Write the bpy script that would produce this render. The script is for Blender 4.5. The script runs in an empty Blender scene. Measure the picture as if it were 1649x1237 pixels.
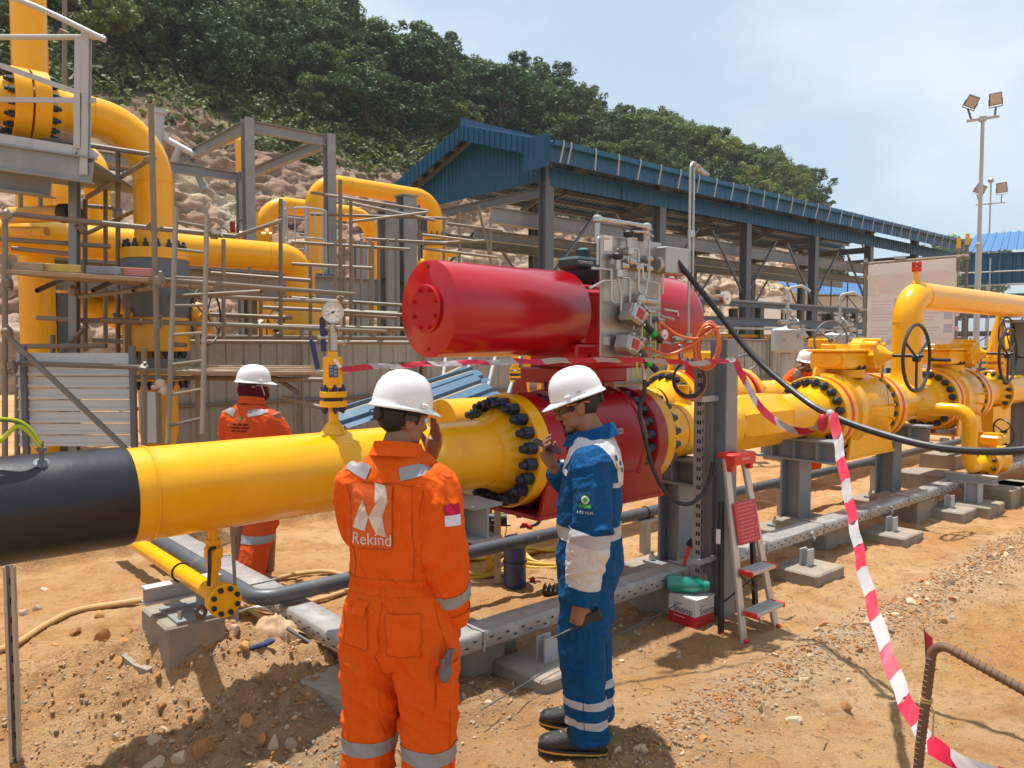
import bpy, bmesh, math, random
import numpy as np
from mathutils import Vector, Matrix, Quaternion
from mathutils.bvhtree import BVHTree
R_ = math.radians
random.seed(7); rng = np.random.default_rng(7)
sc = bpy.context.scene
COL = sc.collection

# ------------------------------------------------------------------ camera, sky, sun, exposure
EYE = 1.8; PITCH = R_(2.96); FPX = 1239.0; IW, IH = 1649.0, 1237.0
cam = bpy.data.cameras.new('camera'); camo = bpy.data.objects.new('camera', cam); COL.objects.link(camo)
cam.sensor_width = 36.0; cam.lens = 36.0*FPX/IW; cam.clip_start = 0.05; cam.clip_end = 3000
camo.location = (0, 0, EYE); camo.rotation_euler = (math.pi/2-PITCH, 0, 0)
sc.camera = camo
sc.view_settings.view_transform = 'Standard'; sc.view_settings.look = 'None'
sc.view_settings.exposure = 0.55; sc.view_settings.gamma = 1.0; sc.view_settings.use_curve_mapping = False
SUNDIR = Vector((0.160, -0.182, -1.0)).normalized()          # the way the light travels
sl = bpy.data.lights.new('sun', 'SUN'); sl.energy = 4.5; sl.angle = R_(0.9); sl.color = (1.0, 0.965, 0.91)
so = bpy.data.objects.new('sun', sl); COL.objects.link(so)
so.rotation_euler = SUNDIR.to_track_quat('-Z', 'Y').to_euler(); so.location = (-5, 6, 30)
world = bpy.data.worlds.new('World'); sc.world = world; world.use_nodes = True
def build_world():
    nt = world.node_tree; N = nt.nodes; L = nt.links
    bg = N['Background']; bg.inputs['Strength'].default_value = 0.095
    sky = N.new('ShaderNodeTexSky'); sky.sky_type = 'NISHITA'; sky.sun_disc = False
    sky.sun_elevation = math.asin(-SUNDIR.z); sky.sun_rotation = math.atan2(-SUNDIR.x, -SUNDIR.y)
    sky.air_density = 1.0; sky.dust_density = 2.2; sky.ozone_density = 1.2; sky.altitude = 20
    tc = N.new('ShaderNodeTexCoord')
    mp = N.new('ShaderNodeMapping'); mp.inputs['Scale'].default_value = (1.0, 1.0, 1.9); mp.inputs['Location'].default_value = (0.52, 0.2, 0.1)
    L.new(tc.outputs['Generated'], mp.inputs['Vector'])
    n1 = N.new('ShaderNodeTexNoise'); n1.inputs['Scale'].default_value = 2.1; n1.inputs['Detail'].default_value = 7; n1.inputs['Roughness'].default_value = 0.52
    L.new(mp.outputs['Vector'], n1.inputs['Vector'])
    r1 = N.new('ShaderNodeValToRGB'); r1.color_ramp.elements[0].position = 0.42; r1.color_ramp.elements[1].position = 0.68
    r1.color_ramp.interpolation = 'EASE'
    L.new(n1.outputs['Fac'], r1.inputs['Fac'])
    m0 = N.new('ShaderNodeMix'); m0.data_type = 'RGBA'; m0.inputs[0].default_value = 0.62   # a thin even veil over the whole sky
    m0.inputs[7].default_value = (5.1, 6.25, 7.2, 1)
    L.new(sky.outputs['Color'], m0.inputs[6])
    m1 = N.new('ShaderNodeMix'); m1.data_type = 'RGBA'; m1.inputs[7].default_value = (6.5, 7.1, 7.7, 1)
    mu = N.new('ShaderNodeMath'); mu.operation = 'MULTIPLY'; mu.inputs[1].default_value = 0.75
    L.new(r1.outputs['Color'], mu.inputs[0]); L.new(mu.outputs[0], m1.inputs[0])
    L.new(m0.outputs[2], m1.inputs[6]); L.new(m1.outputs[2], bg.inputs['Color'])
build_world()

# ------------------------------------------------------------------ plant frame: S runs along the pipeline, N away from the camera
TH = math.atan2(0.6606, 0.7507)
U = Vector((math.cos(TH), math.sin(TH), 0)); A = Vector((-math.sin(TH), math.cos(TH), 0))
def W(S, N, z=0.0): return U*S + A*N + Vector((0, 0, z))
CAM = Vector((0, 0, EYE))
def ray(px, py):
    x = (px-IW/2)/FPX; y = -(py-IH/2)/FPX
    return Vector((x, math.cos(PITCH)+y*math.sin(PITCH), -math.sin(PITCH)+y*math.cos(PITCH)))
def at(px, py, Y): d = ray(px, py); return CAM + d*(Y/d.y)
def atz(px, py, z): d = ray(px, py); return CAM + d*((z-EYE)/d.z)
def atn(px, py, N): d = ray(px, py); return CAM + d*(N/d.dot(A))
def SNz(p): return (p.dot(U), p.dot(A), p.z)
def Sof(px, N, py=600): return atn(px, py, N).dot(U)

# ------------------------------------------------------------------ numpy noise
def _hash(ix, iy, iz, seed):
    h = (ix.astype(np.int64)*374761393 + iy.astype(np.int64)*668265263 + iz.astype(np.int64)*2147483647 + seed*974711) & 0xffffffff
    h = ((h ^ (h >> 13))*1274126177) & 0xffffffff
    h = (h ^ (h >> 16)) & 0xffffffff
    return h.astype(np.float64)/4294967295.0
def vnoise(P, seed=0):
    P = np.asarray(P, float); F = np.floor(P); f = P-F; I = F.astype(np.int64)
    w = f*f*f*(f*(f*6-15)+10); r = 0.0
    for dx in (0, 1):
        wx = w[:, 0] if dx else 1-w[:, 0]
        for dy in (0, 1):
            wy = w[:, 1] if dy else 1-w[:, 1]
            for dz in (0, 1):
                wz = w[:, 2] if dz else 1-w[:, 2]
                r = r + wx*wy*wz*_hash(I[:, 0]+dx, I[:, 1]+dy, I[:, 2]+dz, seed)
    return r*2-1
def fbm(P, octv=4, seed=0, lac=2.03, gain=0.5, ridge=False):
    P = np.asarray(P, float); a = 1.0; s = 0.0; t = 0.0; Q = P.copy()
    for i in range(octv):
        n = vnoise(Q, seed+i*17)
        if ridge: n = 1-2*np.abs(n)
        s = s+a*n; t += a; a *= gain; Q = Q*lac+13.7
    return s/t
def cells(P, seed=0):
    P = np.asarray(P, float); I = np.floor(P).astype(np.int64); best = np.full(len(P), 9.0); val = np.zeros(len(P))
    for dx in (-1, 0, 1):
        for dy in (-1, 0, 1):
            for dz in (-1, 0, 1):
                a, b, c = I[:, 0]+dx, I[:, 1]+dy, I[:, 2]+dz; h = [_hash(a, b, c, seed+k*31) for k in range(6)]
                d = np.stack([a+h[0]-P[:, 0], b+h[1]-P[:, 1], c+h[2]-P[:, 2]], 1); r = (d*d).sum(1); q = r < best; best[q] = r[q]
                v = (h[3]-.5)+1.3*((h[4]-.5)*d[:, 0]+(h[5]-.5)*d[:, 2]); val[q] = v[q]
    return val
def sstep(a, b, x):
    t = np.clip((x-a)/(b-a), 0, 1); return t*t*(3-2*t)

# ------------------------------------------------------------------ mesh builder
def frame_of(d, up=None):
    d = Vector(d).normalized()
    up = Vector(up) if up is not None else Vector((0, 0, 1))
    if abs(d.dot(up)) > 0.98: up = Vector((1, 0, 0)) if abs(d.x) < 0.9 else Vector((0, 1, 0))
    x = up.cross(d).normalized(); y = d.cross(x).normalized()
    return x, y, d
class MB:
    def __init__(s): s.v = []; s.f = []; s.m = []; s.mi = 0
    def add(s, vs, fs):
        o = len(s.v); s.v.extend([tuple(p) for p in vs])
        s.f.extend([tuple(i+o for i in f) for f in fs]); s.m.extend([s.mi]*len(fs)); return s
    def box(s, c, sz, rot=None, bev=0.0):
        hx, hy, hz = sz[0]/2, sz[1]/2, sz[2]/2; c = Vector(c)
        if bev <= 0:
            vs = [Vector((x, y, z)) for x in (-hx, hx) for y in (-hy, hy) for z in (-hz, hz)]
            fs = [(0, 1, 3, 2), (4, 6, 7, 5), (0, 4, 5, 1), (2, 3, 7, 6), (0, 2, 6, 4), (1, 5, 7, 3)]
        else:
            b = min(bev, hx*.9, hy*.9, hz*.9); bm = bmesh.new(); bmesh.ops.create_cube(bm, size=1)
            for v in bm.verts: v.co = Vector((v.co.x*2*hx, v.co.y*2*hy, v.co.z*2*hz))
            bmesh.ops.bevel(bm, geom=bm.edges[:], offset=b, segments=1, affect='EDGES', profile=0.5)
            bm.verts.index_update(); vs = [v.co.copy() for v in bm.verts]; fs = [tuple(v.index for v in f.verts) for f in bm.faces]; bm.free()
        if rot is not None: vs = [rot @ v for v in vs]
        return s.add([v+c for v in vs], fs)
    def bar(s, p0, p1, w, h, up=None, bev=0.0):
        p0 = Vector(p0); p1 = Vector(p1); x, y, d = frame_of(p1-p0, up)
        m = Matrix((x, y, d)).transposed(); return s.box((p0+p1)/2, (w, h, (p1-p0).length), m, bev)
    def ring(s, c, x, y, r, n, ry=None):
        ry = r if ry is None else ry; c = Vector(c)
        return [c+x*(r*math.cos(2*math.pi*i/n))+y*(ry*math.sin(2*math.pi*i/n)) for i in range(n)]
    def loft(s, rings, cap=True, closed=False):
        n = len(rings[0]); vs = [p for r in rings for p in r]; fs = []; k = len(rings)
        for j in range(k-1 if not closed else k):
            a = j*n; b = ((j+1) % k)*n
            for i in range(n): fs.append((a+i, a+(i+1) % n, b+(i+1) % n, b+i))
        if cap and not closed: fs.append(tuple(range(n-1, -1, -1))); fs.append(tuple((k-1)*n+i for i in range(n)))
        return s.add(vs, fs)
    def cyl(s, p0, p1, r0, r1=None, n=16, cap=True):
        r1 = r0 if r1 is None else r1; p0 = Vector(p0); p1 = Vector(p1); x, y, d = frame_of(p1-p0)
        return s.loft([s.ring(p0, x, y, r0, n), s.ring(p1, x, y, r1, n)], cap)
    def lathe(s, prof, p0=(0, 0, 0), d=(1, 0, 0), n=32, cap=True):
        p0 = Vector(p0); x, y, d = frame_of(d)
        return s.loft([s.ring(p0+d*a, x, y, max(r, 1e-5), n) for a, r in prof], cap)
    def tube(s, pts, r, n=8, cap=True, closed=False):
        pts = [Vector(p) for p in pts]; k = len(pts); rs = r if isinstance(r, (list, tuple)) else [r]*k
        tg = []
        for i in range(k):
            a = pts[(i-1) % k] if (closed or i > 0) else pts[i]; b = pts[(i+1) % k] if (closed or i < k-1) else pts[i]
            tg.append((b-a).normalized())
        x, y, _ = frame_of(tg[0]); rings = []
        for i in range(k):
            if i > 0:
                q = tg[i-1].rotation_difference(tg[i]); x = q @ x; x = (x-tg[i]*x.dot(tg[i])).normalized()
            rings.append(s.ring(pts[i], x, tg[i].cross(x), rs[i], n))
        return s.loft(rings, cap, closed)
    def ball(s, c, r, nu=14, nv=9, rot=None):
        rr = (r, r, r) if not isinstance(r, (tuple, list)) else r; c = Vector(c); rings = []
        for j in range(nv+1):
            a = -math.pi/2+math.pi*j/nv; ca = max(math.cos(a), 1e-4); sa = math.sin(a); q = []
            for i in range(nu):
                t = 2*math.pi*i/nu; v = Vector((rr[0]*ca*math.cos(t), rr[1]*ca*math.sin(t), rr[2]*sa))
                q.append(c+(rot @ v if rot is not None else v))
            rings.append(q)
        return s.loft(rings, True)
    def prism(s, poly, o, x, y, t):
        o = Vector(o); x = Vector(x); y = Vector(y); z = x.cross(y).normalized()*t; n = len(poly)
        a = [o+x*p[0]+y*p[1] for p in poly]; b = [p+z for p in a]
        fs = [tuple(range(n-1, -1, -1)), tuple(range(n, 2*n))]+[(i, (i+1) % n, n+(i+1) % n, n+i) for i in range(n)]
        return s.add(a+b, fs)
    def ibeam(s, p0, p1, w, h, t=0.012, up=None):
        p0 = Vector(p0); p1 = Vector(p1); x, y, d = frame_of(p1-p0, up); L = (p1-p0).length
        a, b, q = w/2, h/2, t/2; tf = t*1.3
        poly = [(-a, -b), (a, -b), (a, -b+tf), (q, -b+tf), (q, b-tf), (a, b-tf), (a, b), (-a, b), (-a, b-tf), (-q, b-tf), (-q, -b+tf), (-a, -b+tf)]
        return s.prism(poly, p0, x, y, L)
    def torus(s, c, nrm, R, r, n=28, m=8, a0=0, a1=2*math.pi):
        x, y, d = frame_of(nrm); c = Vector(c); full = abs(a1-a0-2*math.pi) < 1e-6
        k = n if full else n+1
        return s.tube([c+x*(R*math.cos(a0+(a1-a0)*i/n))+y*(R*math.sin(a0+(a1-a0)*i/n)) for i in range(k)], r, m, True, full)
    def mesh(s, name, mats, ang=35):
        me = bpy.data.meshes.new(name); me.from_pydata(s.v, [], s.f)
        for m in (mats if isinstance(mats, (list, tuple)) else [mats]): me.materials.append(m)
        if any(s.m): me.polygons.foreach_set('material_index', np.array(s.m, dtype=np.int32))
        bm = bmesh.new(); bm.from_mesh(me); bmesh.ops.recalc_face_normals(bm, faces=bm.faces); bm.to_mesh(me); bm.free()
        me.polygons.foreach_set('use_smooth', np.ones(len(me.polygons), dtype=bool)); me.set_sharp_from_angle(angle=R_(ang)); me.update(); return me
    def build(s, name, mats, parent=None, ang=35): return put(name, s.mesh(name, mats, ang), parent)
def put(name, me, parent=None, loc=None, rz=None, label=None):
    o = bpy.data.objects.new(name, me); COL.objects.link(o)
    if parent is not None: o.parent = parent
    if loc is not None: o.location = loc
    if rz is not None: o.rotation_euler = (0, 0, rz)
    if label: o['label'] = label
    return o
def tag(o, label, cat, group=None, kind=None):
    o['label'] = label; o['category'] = cat
    if group: o['group'] = group
    if kind: o['kind'] = kind
    return o
def thing(name, label, cat, loc=(0, 0, 0), rz=0.0, group=None):
    o = bpy.data.objects.new(name, None); COL.objects.link(o); o.location = loc; o.rotation_euler = (0, 0, rz); o.empty_display_size = 0.1
    return tag(o, label, cat, group)
def plant(name, label, cat, S, N, z=0.0, group=None): return thing(name, label, cat, W(S, N, z), TH, group)
def dup(root, loc, rz=None, label=None, group=None, sc_=None):
    r = root.copy(); COL.objects.link(r); r.location = loc
    if rz is not None: r.rotation_euler = (0, 0, rz)
    if sc_ is not None: r.scale = sc_
    if label: r['label'] = label
    if group: r['group'] = group
    for ch in list(root.children):
        c = ch.copy(); COL.objects.link(c); c.parent = r
        for g in list(ch.children):
            d = g.copy(); COL.objects.link(d); d.parent = c
    return r
def np_mesh(name, V, F, mats, smooth=True):
    V = np.asarray(V, np.float32); F = np.asarray(F, np.int32); k = F.shape[1]
    me = bpy.data.meshes.new(name); me.vertices.add(len(V)); me.vertices.foreach_set('co', V.ravel())
    me.loops.add(F.size); me.loops.foreach_set('vertex_index', F.ravel()); me.polygons.add(len(F))
    me.polygons.foreach_set('loop_start', np.arange(0, F.size, k, dtype=np.int32))
    me.polygons.foreach_set('use_smooth', np.full(len(F), smooth)); me.update(calc_edges=True)
    for m in (mats if isinstance(mats, (list, tuple)) else [mats]): me.materials.append(m)
    return me
def arc(c, a, b, r, t0=0.0, t1=90.0, n=8):
    c = Vector(c); a = Vector(a); b = Vector(b)
    return [c+a*(r*math.cos(R_(t0+(t1-t0)*i/n)))+b*(r*math.sin(R_(t0+(t1-t0)*i/n))) for i in range(n+1)]
def bend(pts, r, n=7):
    """polyline with every inner corner rounded to radius r"""
    P = [Vector(p) for p in pts]; out = [P[0]]
    for i in range(1, len(P)-1):
        a = (P[i-1]-P[i]); b = (P[i+1]-P[i]); la, lb = a.length, b.length; a.normalize(); b.normalize()
        ang = a.angle(b); q = min(r/math.tan(ang/2) if ang < 3.1 else 0, la*.49, lb*.49)
        if q < 1e-4: out.append(P[i]); continue
        rr = q*math.tan(ang/2); bis = (a+b).normalized(); c = P[i]+bis*(rr/math.sin(ang/2))
        s0 = P[i]+a*q-c; s1 = P[i]+b*q-c; full = s0.angle(s1); ax = s0.cross(s1).normalized()
        for j in range(n+1): out.append(c+Quaternion(ax, full*j/n) @ s0)
    out.append(P[-1]); return out
def spline(pts, n=8):
    P = [Vector(p) for p in pts]; out = []
    for i in range(len(P)-1):
        p0 = P[max(i-1, 0)]; p1 = P[i]; p2 = P[i+1]; p3 = P[min(i+2, len(P)-1)]
        for j in range(n):
            t = j/n; out.append(0.5*((2*p1)+(p2-p0)*t+(2*p0-5*p1+4*p2-p3)*t*t+(3*p1-p0-3*p2+p3)*t**3))
    out.append(P[-1]); return out

# ------------------------------------------------------------------ materials
def M(name, col, rough=0.5, metal=0.0, var=0.12, vs=6.0, bump=0.0, bs=80.0, col2=None, c2s=3.0, c2lo=0.55, c2hi=0.7, coat=0.0, spec=0.5, rvar=0.1, objrand=0.0, trans=0.0):
    m = bpy.data.materials.new(name); m.use_nodes = True; nt = m.node_tree; N = nt.nodes; L = nt.links
    b = N['Principled BSDF']; b.inputs['Metallic'].default_value = metal; b.inputs['Specular IOR Level'].default_value = spec
    b.inputs['Coat Weight'].default_value = coat; b.inputs['Coat Roughness'].default_value = 0.12
    if trans: b.inputs['Transmission Weight'].default_value = trans
    tc = N.new('ShaderNodeTexCoord')
    n1 = N.new('ShaderNodeTexNoise'); n1.inputs['Scale'].default_value = vs; n1.inputs['Detail'].default_value = 6; n1.inputs['Roughness'].default_value = 0.6
    L.new(tc.outputs['Object'], n1.inputs['Vector'])
    mx = N.new('ShaderNodeMix'); mx.data_type = 'RGBA'; L.new(n1.outputs['Fac'], mx.inputs[0])
    mx.inputs[6].default_value = tuple(c*(1-var) for c in col)+(1,); mx.inputs[7].default_value = tuple(min(1, c*(1+var)) for c in col)+(1,)
    out = mx.outputs[2]
    if col2 is not None:
        n2 = N.new('ShaderNodeTexNoise'); n2.inputs['Scale'].default_value = c2s; n2.inputs['Detail'].default_value = 8; n2.inputs['Roughness'].default_value = 0.65
        L.new(tc.outputs['Object'], n2.inputs['Vector'])
        mr = N.new('ShaderNodeMapRange'); mr.inputs[1].default_value = c2lo; mr.inputs[2].default_value = c2hi; L.new(n2.outputs['Fac'], mr.inputs[0])
        m2 = N.new('ShaderNodeMix'); m2.data_type = 'RGBA'; L.new(mr.outputs[0], m2.inputs[0]); L.new(out, m2.inputs[6]); m2.inputs[7].default_value = tuple(col2)+(1,)
        out = m2.outputs[2]
    if objrand:
        oi = N.new('ShaderNodeObjectInfo'); hs = N.new('ShaderNodeHueSaturation')
        mr3 = N.new('ShaderNodeMapRange'); mr3.inputs[3].default_value = 1-objrand; mr3.inputs[4].default_value = 1+objrand
        L.new(oi.outputs['Random'], mr3.inputs[0]); L.new(mr3.outputs[0], hs.inputs['Value']); L.new(out, hs.inputs['Color']); out = hs.outputs['Color']
    L.new(out, b.inputs['Base Color'])
    if rvar:
        rr = N.new('ShaderNodeMapRange'); rr.inputs[3].default_value = max(0.02, rough-rvar); rr.inputs[4].default_value = min(1, rough+rvar)
        L.new(n1.outputs['Fac'], rr.inputs[0]); L.new(rr.outputs[0], b.inputs['Roughness'])
    else: b.inputs['Roughness'].default_value = rough
    if bump:
        n3 = N.new('ShaderNodeTexNoise'); n3.inputs['Scale'].default_value = bs; n3.inputs['Detail'].default_value = 4
        L.new(tc.outputs['Object'], n3.inputs['Vector']); bp = N.new('ShaderNodeBump'); bp.inputs['Strength'].default_value = bump; bp.inputs['Distance'].default_value = 0.01
        L.new(n3.outputs['Fac'], bp.inputs['Height']); L.new(bp.outputs['Normal'], b.inputs['Normal'])
    return m
YEL = M('yellow_paint', (0.80, 0.385, 0.002), 0.25, var=0.06, vs=3, bump=0.02, bs=30, col2=(0.60, 0.27, 0.012), c2s=3.2, c2lo=0.56, c2hi=0.82, coat=0.0, spec=0.42, rvar=.12)
YELD = M('yellow_paint_dusty', (0.72, 0.36, 0.012), 0.42, var=0.09, vs=4, bump=0.05, bs=30, col2=(0.45, 0.27, 0.06), c2s=3.0, c2lo=0.55, c2hi=0.8, coat=0.15)
REDP = M('red_gloss_paint', (0.40, 0.002, 0.010), 0.17, var=0.05, vs=3, bump=0.012, bs=14, coat=0.0, spec=0.5, rvar=.07)
REDV = M('red_valve_paint', (0.31, 0.004, 0.010), 0.24, var=0.08, vs=4, bump=0.02, bs=20, coat=0.0, spec=0.45)
REDS = M('red_stripe', (0.60, 0.03, 0.015), 0.45, var=0.06)
BLKC = M('black_pipe_coating', (0.010, 0.011, 0.013), 0.36, var=0.35, vs=5, bump=0.08, bs=25, col2=(0.04, 0.037, 0.034), c2s=5, c2lo=0.6, c2hi=0.8)
BOLT = M('dark_coated_bolt', (0.018, 0.028, 0.050), 0.42, metal=0.25, var=0.25, vs=20)
NAVY = M('navy_coated_handle', (0.010, 0.022, 0.11), 0.4, var=0.1)
GREY = M('grey_steel_paint', (0.225, 0.24, 0.25), 0.5, var=0.1, vs=3, bump=0.04, bs=25, col2=(0.33, 0.32, 0.30), c2s=3, c2lo=0.55, c2hi=0.75)
GREYD = M('dark_grey_steel', (0.115, 0.13, 0.145), 0.5, var=0.15, vs=3, bump=0.04, bs=20)
GREYP = M('pale_grey_steel', (0.40, 0.41, 0.41), 0.5, var=0.1, vs=3, bump=0.03, bs=20, col2=(0.28, 0.26, 0.23), c2s=4, c2lo=0.58, c2hi=0.8)
GALV = M('galvanised_tube', (0.205, 0.168, 0.128), 0.55, metal=0.15, var=0.22, vs=7, bump=0.06, bs=40, col2=(0.22, 0.14, 0.085), c2s=6, c2lo=0.55, c2hi=0.72, objrand=0.25)
SHEET = M('weathered_sheet', (0.29, 0.29, 0.27), 0.55, metal=0.15, var=0.14, vs=3, bump=0.05, bs=12, col2=(0.21, 0.195, 0.165), c2s=3.5, c2lo=0.52, c2hi=0.75, objrand=0.14)
SHEETW = M('pale_siding_sheet', (0.50, 0.52, 0.53), 0.5, var=0.08, vs=3, col2=(0.36, 0.33, 0.30), c2s=4, c2lo=0.6, c2hi=0.8)
ALU = M('aluminium', (0.52, 0.48, 0.44), 0.42, metal=0.55, var=0.1, vs=8, rvar=0.08)
STAIN = M('stainless_steel', (0.40, 0.385, 0.36), 0.36, metal=0.75, var=0.12, vs=5, bump=0.02, bs=50, rvar=0.1)
STAIND = M('stainless_fitting', (0.46, 0.44, 0.40), 0.3, metal=0.85, var=0.12, vs=20)
CONC = M('concrete', (0.27, 0.235, 0.19), 0.9, var=0.22, vs=9, bump=0.35, bs=45, col2=(0.40, 0.28, 0.17), c2s=5, c2lo=0.5, c2hi=0.75, spec=0.2)
WOOD = M('scaffold_timber', (0.33, 0.235, 0.15), 0.8, var=0.25, vs=6, bump=0.2, bs=30, spec=0.2)
BLUE = M('blue_sheet_metal', (0.006, 0.074, 0.165), 0.42, var=0.1, vs=2, objrand=0.08)
BLUED = M('blue_faded_sheet', (0.055, 0.125, 0.19), 0.45, var=0.14, vs=5, bump=0.06, bs=18, col2=(0.17, 0.22, 0.25), c2s=7, c2lo=0.6, c2hi=0.8)
BLUER = M('blue_roof_sheet', (0.04, 0.15, 0.32), 0.45, var=0.08, vs=2)
WHITEP = M('white_paint', (0.72, 0.72, 0.70), 0.55, var=0.04)
RUBBER = M('black_rubber', (0.017, 0.017, 0.018), 0.45, var=0.3, vs=15)
BLACK = M('black_plastic', (0.014, 0.014, 0.015), 0.5, var=0.2)
ORANGEC = M('orange_cable', (0.60, 0.14, 0.035), 0.45, var=0.08)
TAN = M('tan_hose', (0.50, 0.31, 0.12), 0.5, var=0.12, vs=6)
YHOSE = M('yellow_hose', (0.52, 0.33, 0.02), 0.5, var=0.12)
GYW = M('green_yellow_wire', (0.45, 0.52, 0.03), 0.5, var=0.2, vs=9)
GRNW = M('green_wire', (0.03, 0.16, 0.06), 0.5)
CONDUIT = M('grey_conduit', (0.075, 0.085, 0.095), 0.45, var=0.15, vs=5, col2=(0.20, 0.17, 0.14), c2s=5, c2lo=0.58, c2hi=0.8)
def wrap_mat():
    m = M('plastic_wrapped_tray', (0.30, 0.285, 0.265), 0.3, var=0.22, vs=14, bump=0.35, bs=22, col2=(0.42, 0.41, 0.40), c2s=9, c2lo=0.52, c2hi=0.68)
    return m
WRAP = wrap_mat()
REBAR = M('rusty_rebar', (0.155, 0.085, 0.05), 0.75, metal=0.2, var=0.3, vs=20, bump=0.2, bs=60)
DIAL = M('white_dial', (0.75, 0.74, 0.70), 0.4, var=0.02)
GLASS = M('clear_lens', (0.8, 0.8, 0.8), 0.1, var=0)
TAPER = M('red_tape_film', (0.50, 0.010, 0.040), 0.5, var=0.1)
TAPEW = M('white_tape_film', (0.38, 0.335, 0.33), 0.55, var=0.15)
# ------------------------------------------------------------------ ground
def gfade(x, y):
    S = x*U.x+y*U.y; N = x*A.x+y*A.y; return S, N
def ground_h(x, y, fine=True):
    x = np.atleast_1d(np.asarray(x, float)); y = np.atleast_1d(np.asarray(y, float))
    S, N = gfade(x, y); z0 = np.zeros_like(x); P = np.stack([x, y, z0], 1)
    near = 1-sstep(14, 26, np.hypot(x, y))
    h = 0.030*fbm(P*0.9, 4, 3)*near
    if fine: h = h+near*(0.026*fbm(P*4.5, 5, 9, gain=.58)+0.008*fbm(P*24, 2, 21))
    # spoil heap round the drain footing on the left
    m = np.exp(-(((x+1.72)/0.70)**2+((y-4.00)/0.42)**2))
    m2 = np.exp(-(((x+1.25)/0.75)**2+((y-3.75)/0.40)**2)); m3 = np.exp(-(((x+1.35)/0.55)**2+((y-3.15)/0.28)**2))
    m4 = np.exp(-(((x+2.6)/1.2)**2+((y-3.2)/0.9)**2))
    lump = 0.5+0.9*np.clip(fbm(P*3.1, 5, 41, gain=0.6)+0.35, 0, 1)
    h = h+m*0.27+m2*0.07*lump+m3*0.05*lump+m4*0.03*lump+np.clip(m+m2+m3*.8+m4*.5, 0, 1)*(0.09*np.abs(fbm(P*5.0, 5, 43, gain=0.70))+0.055*fbm(P*12, 4, 44, ridge=True, gain=.62)+0.03*np.abs(fbm(P*24, 3, 46)))
    g = np.random.default_rng(77)                                   # boot dents and scuffs
    for _ in range(90):
        q = W(g.uniform(1.2, 7.5), g.uniform(1.2, 3.3)); a = g.uniform(0, 3.14); dx, dy = x-q.x, y-q.y; k = (np.abs(dx) < .4) & (np.abs(dy) < .4)
        if k.any(): uu = dx[k]*math.cos(a)+dy[k]*math.sin(a); vv = -dx[k]*math.sin(a)+dy[k]*math.cos(a); e = (uu/.13)**2+(vv/.055)**2; h[k] += -.014*np.exp(-e**2)+.007*np.exp(-((np.sqrt(e)-1.35)/.35)**2)
    h = h-0.10*np.exp(-(((x+1.5)/1.1)**2+((y-2.95)/0.45)**2))
    # windrow of gravel and a shallow scrape right of it
    Nw = 2.07+0.10*fbm(np.stack([S*0.8, z0, z0], 1), 2, 5); d = (N-Nw)/0.20
    wm = np.exp(-d*d)*sstep(2.2, 3.1, S)*(1-sstep(9, 16, S))
    h = h+wm*(0.045+0.04*fbm(P*4, 4, 77, gain=0.6))
    d2 = (N-Nw+0.55)/0.35; h = h-0.03*np.exp(-d2*d2)*sstep(2.0, 3.0, S)*(1-sstep(9, 16, S))
    # raised bank behind the third worker
    h = h+0.17*sstep(7.0, 7.22, N+0.09*fbm(P*1.6, 3, 8))*(1-sstep(6, 7.5, S))
    return h
def ground_mask(x, y):
    S, N = gfade(x, y); z0 = np.zeros_like(x)
    Nw = 2.07+0.10*fbm(np.stack([S*0.8, z0, z0], 1), 2, 5)
    g = np.exp(-((N-Nw)/0.22)**2)*sstep(2.2, 3.1, S)*(1-sstep(9, 16, S))
    g2 = 0.8*np.exp(-((N-3.15)/0.4)**2)*sstep(1.0, 1.8, S)*(1-sstep(4.4, 5.2, S))      # grey crushed stone under the tray
    g3 = 0.7*np.exp(-(((x+0.75)/0.5)**2+((y-3.0)/0.35)**2))
    return np.clip(g, 0, 1), np.clip(g2+g3, 0, 1)
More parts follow.
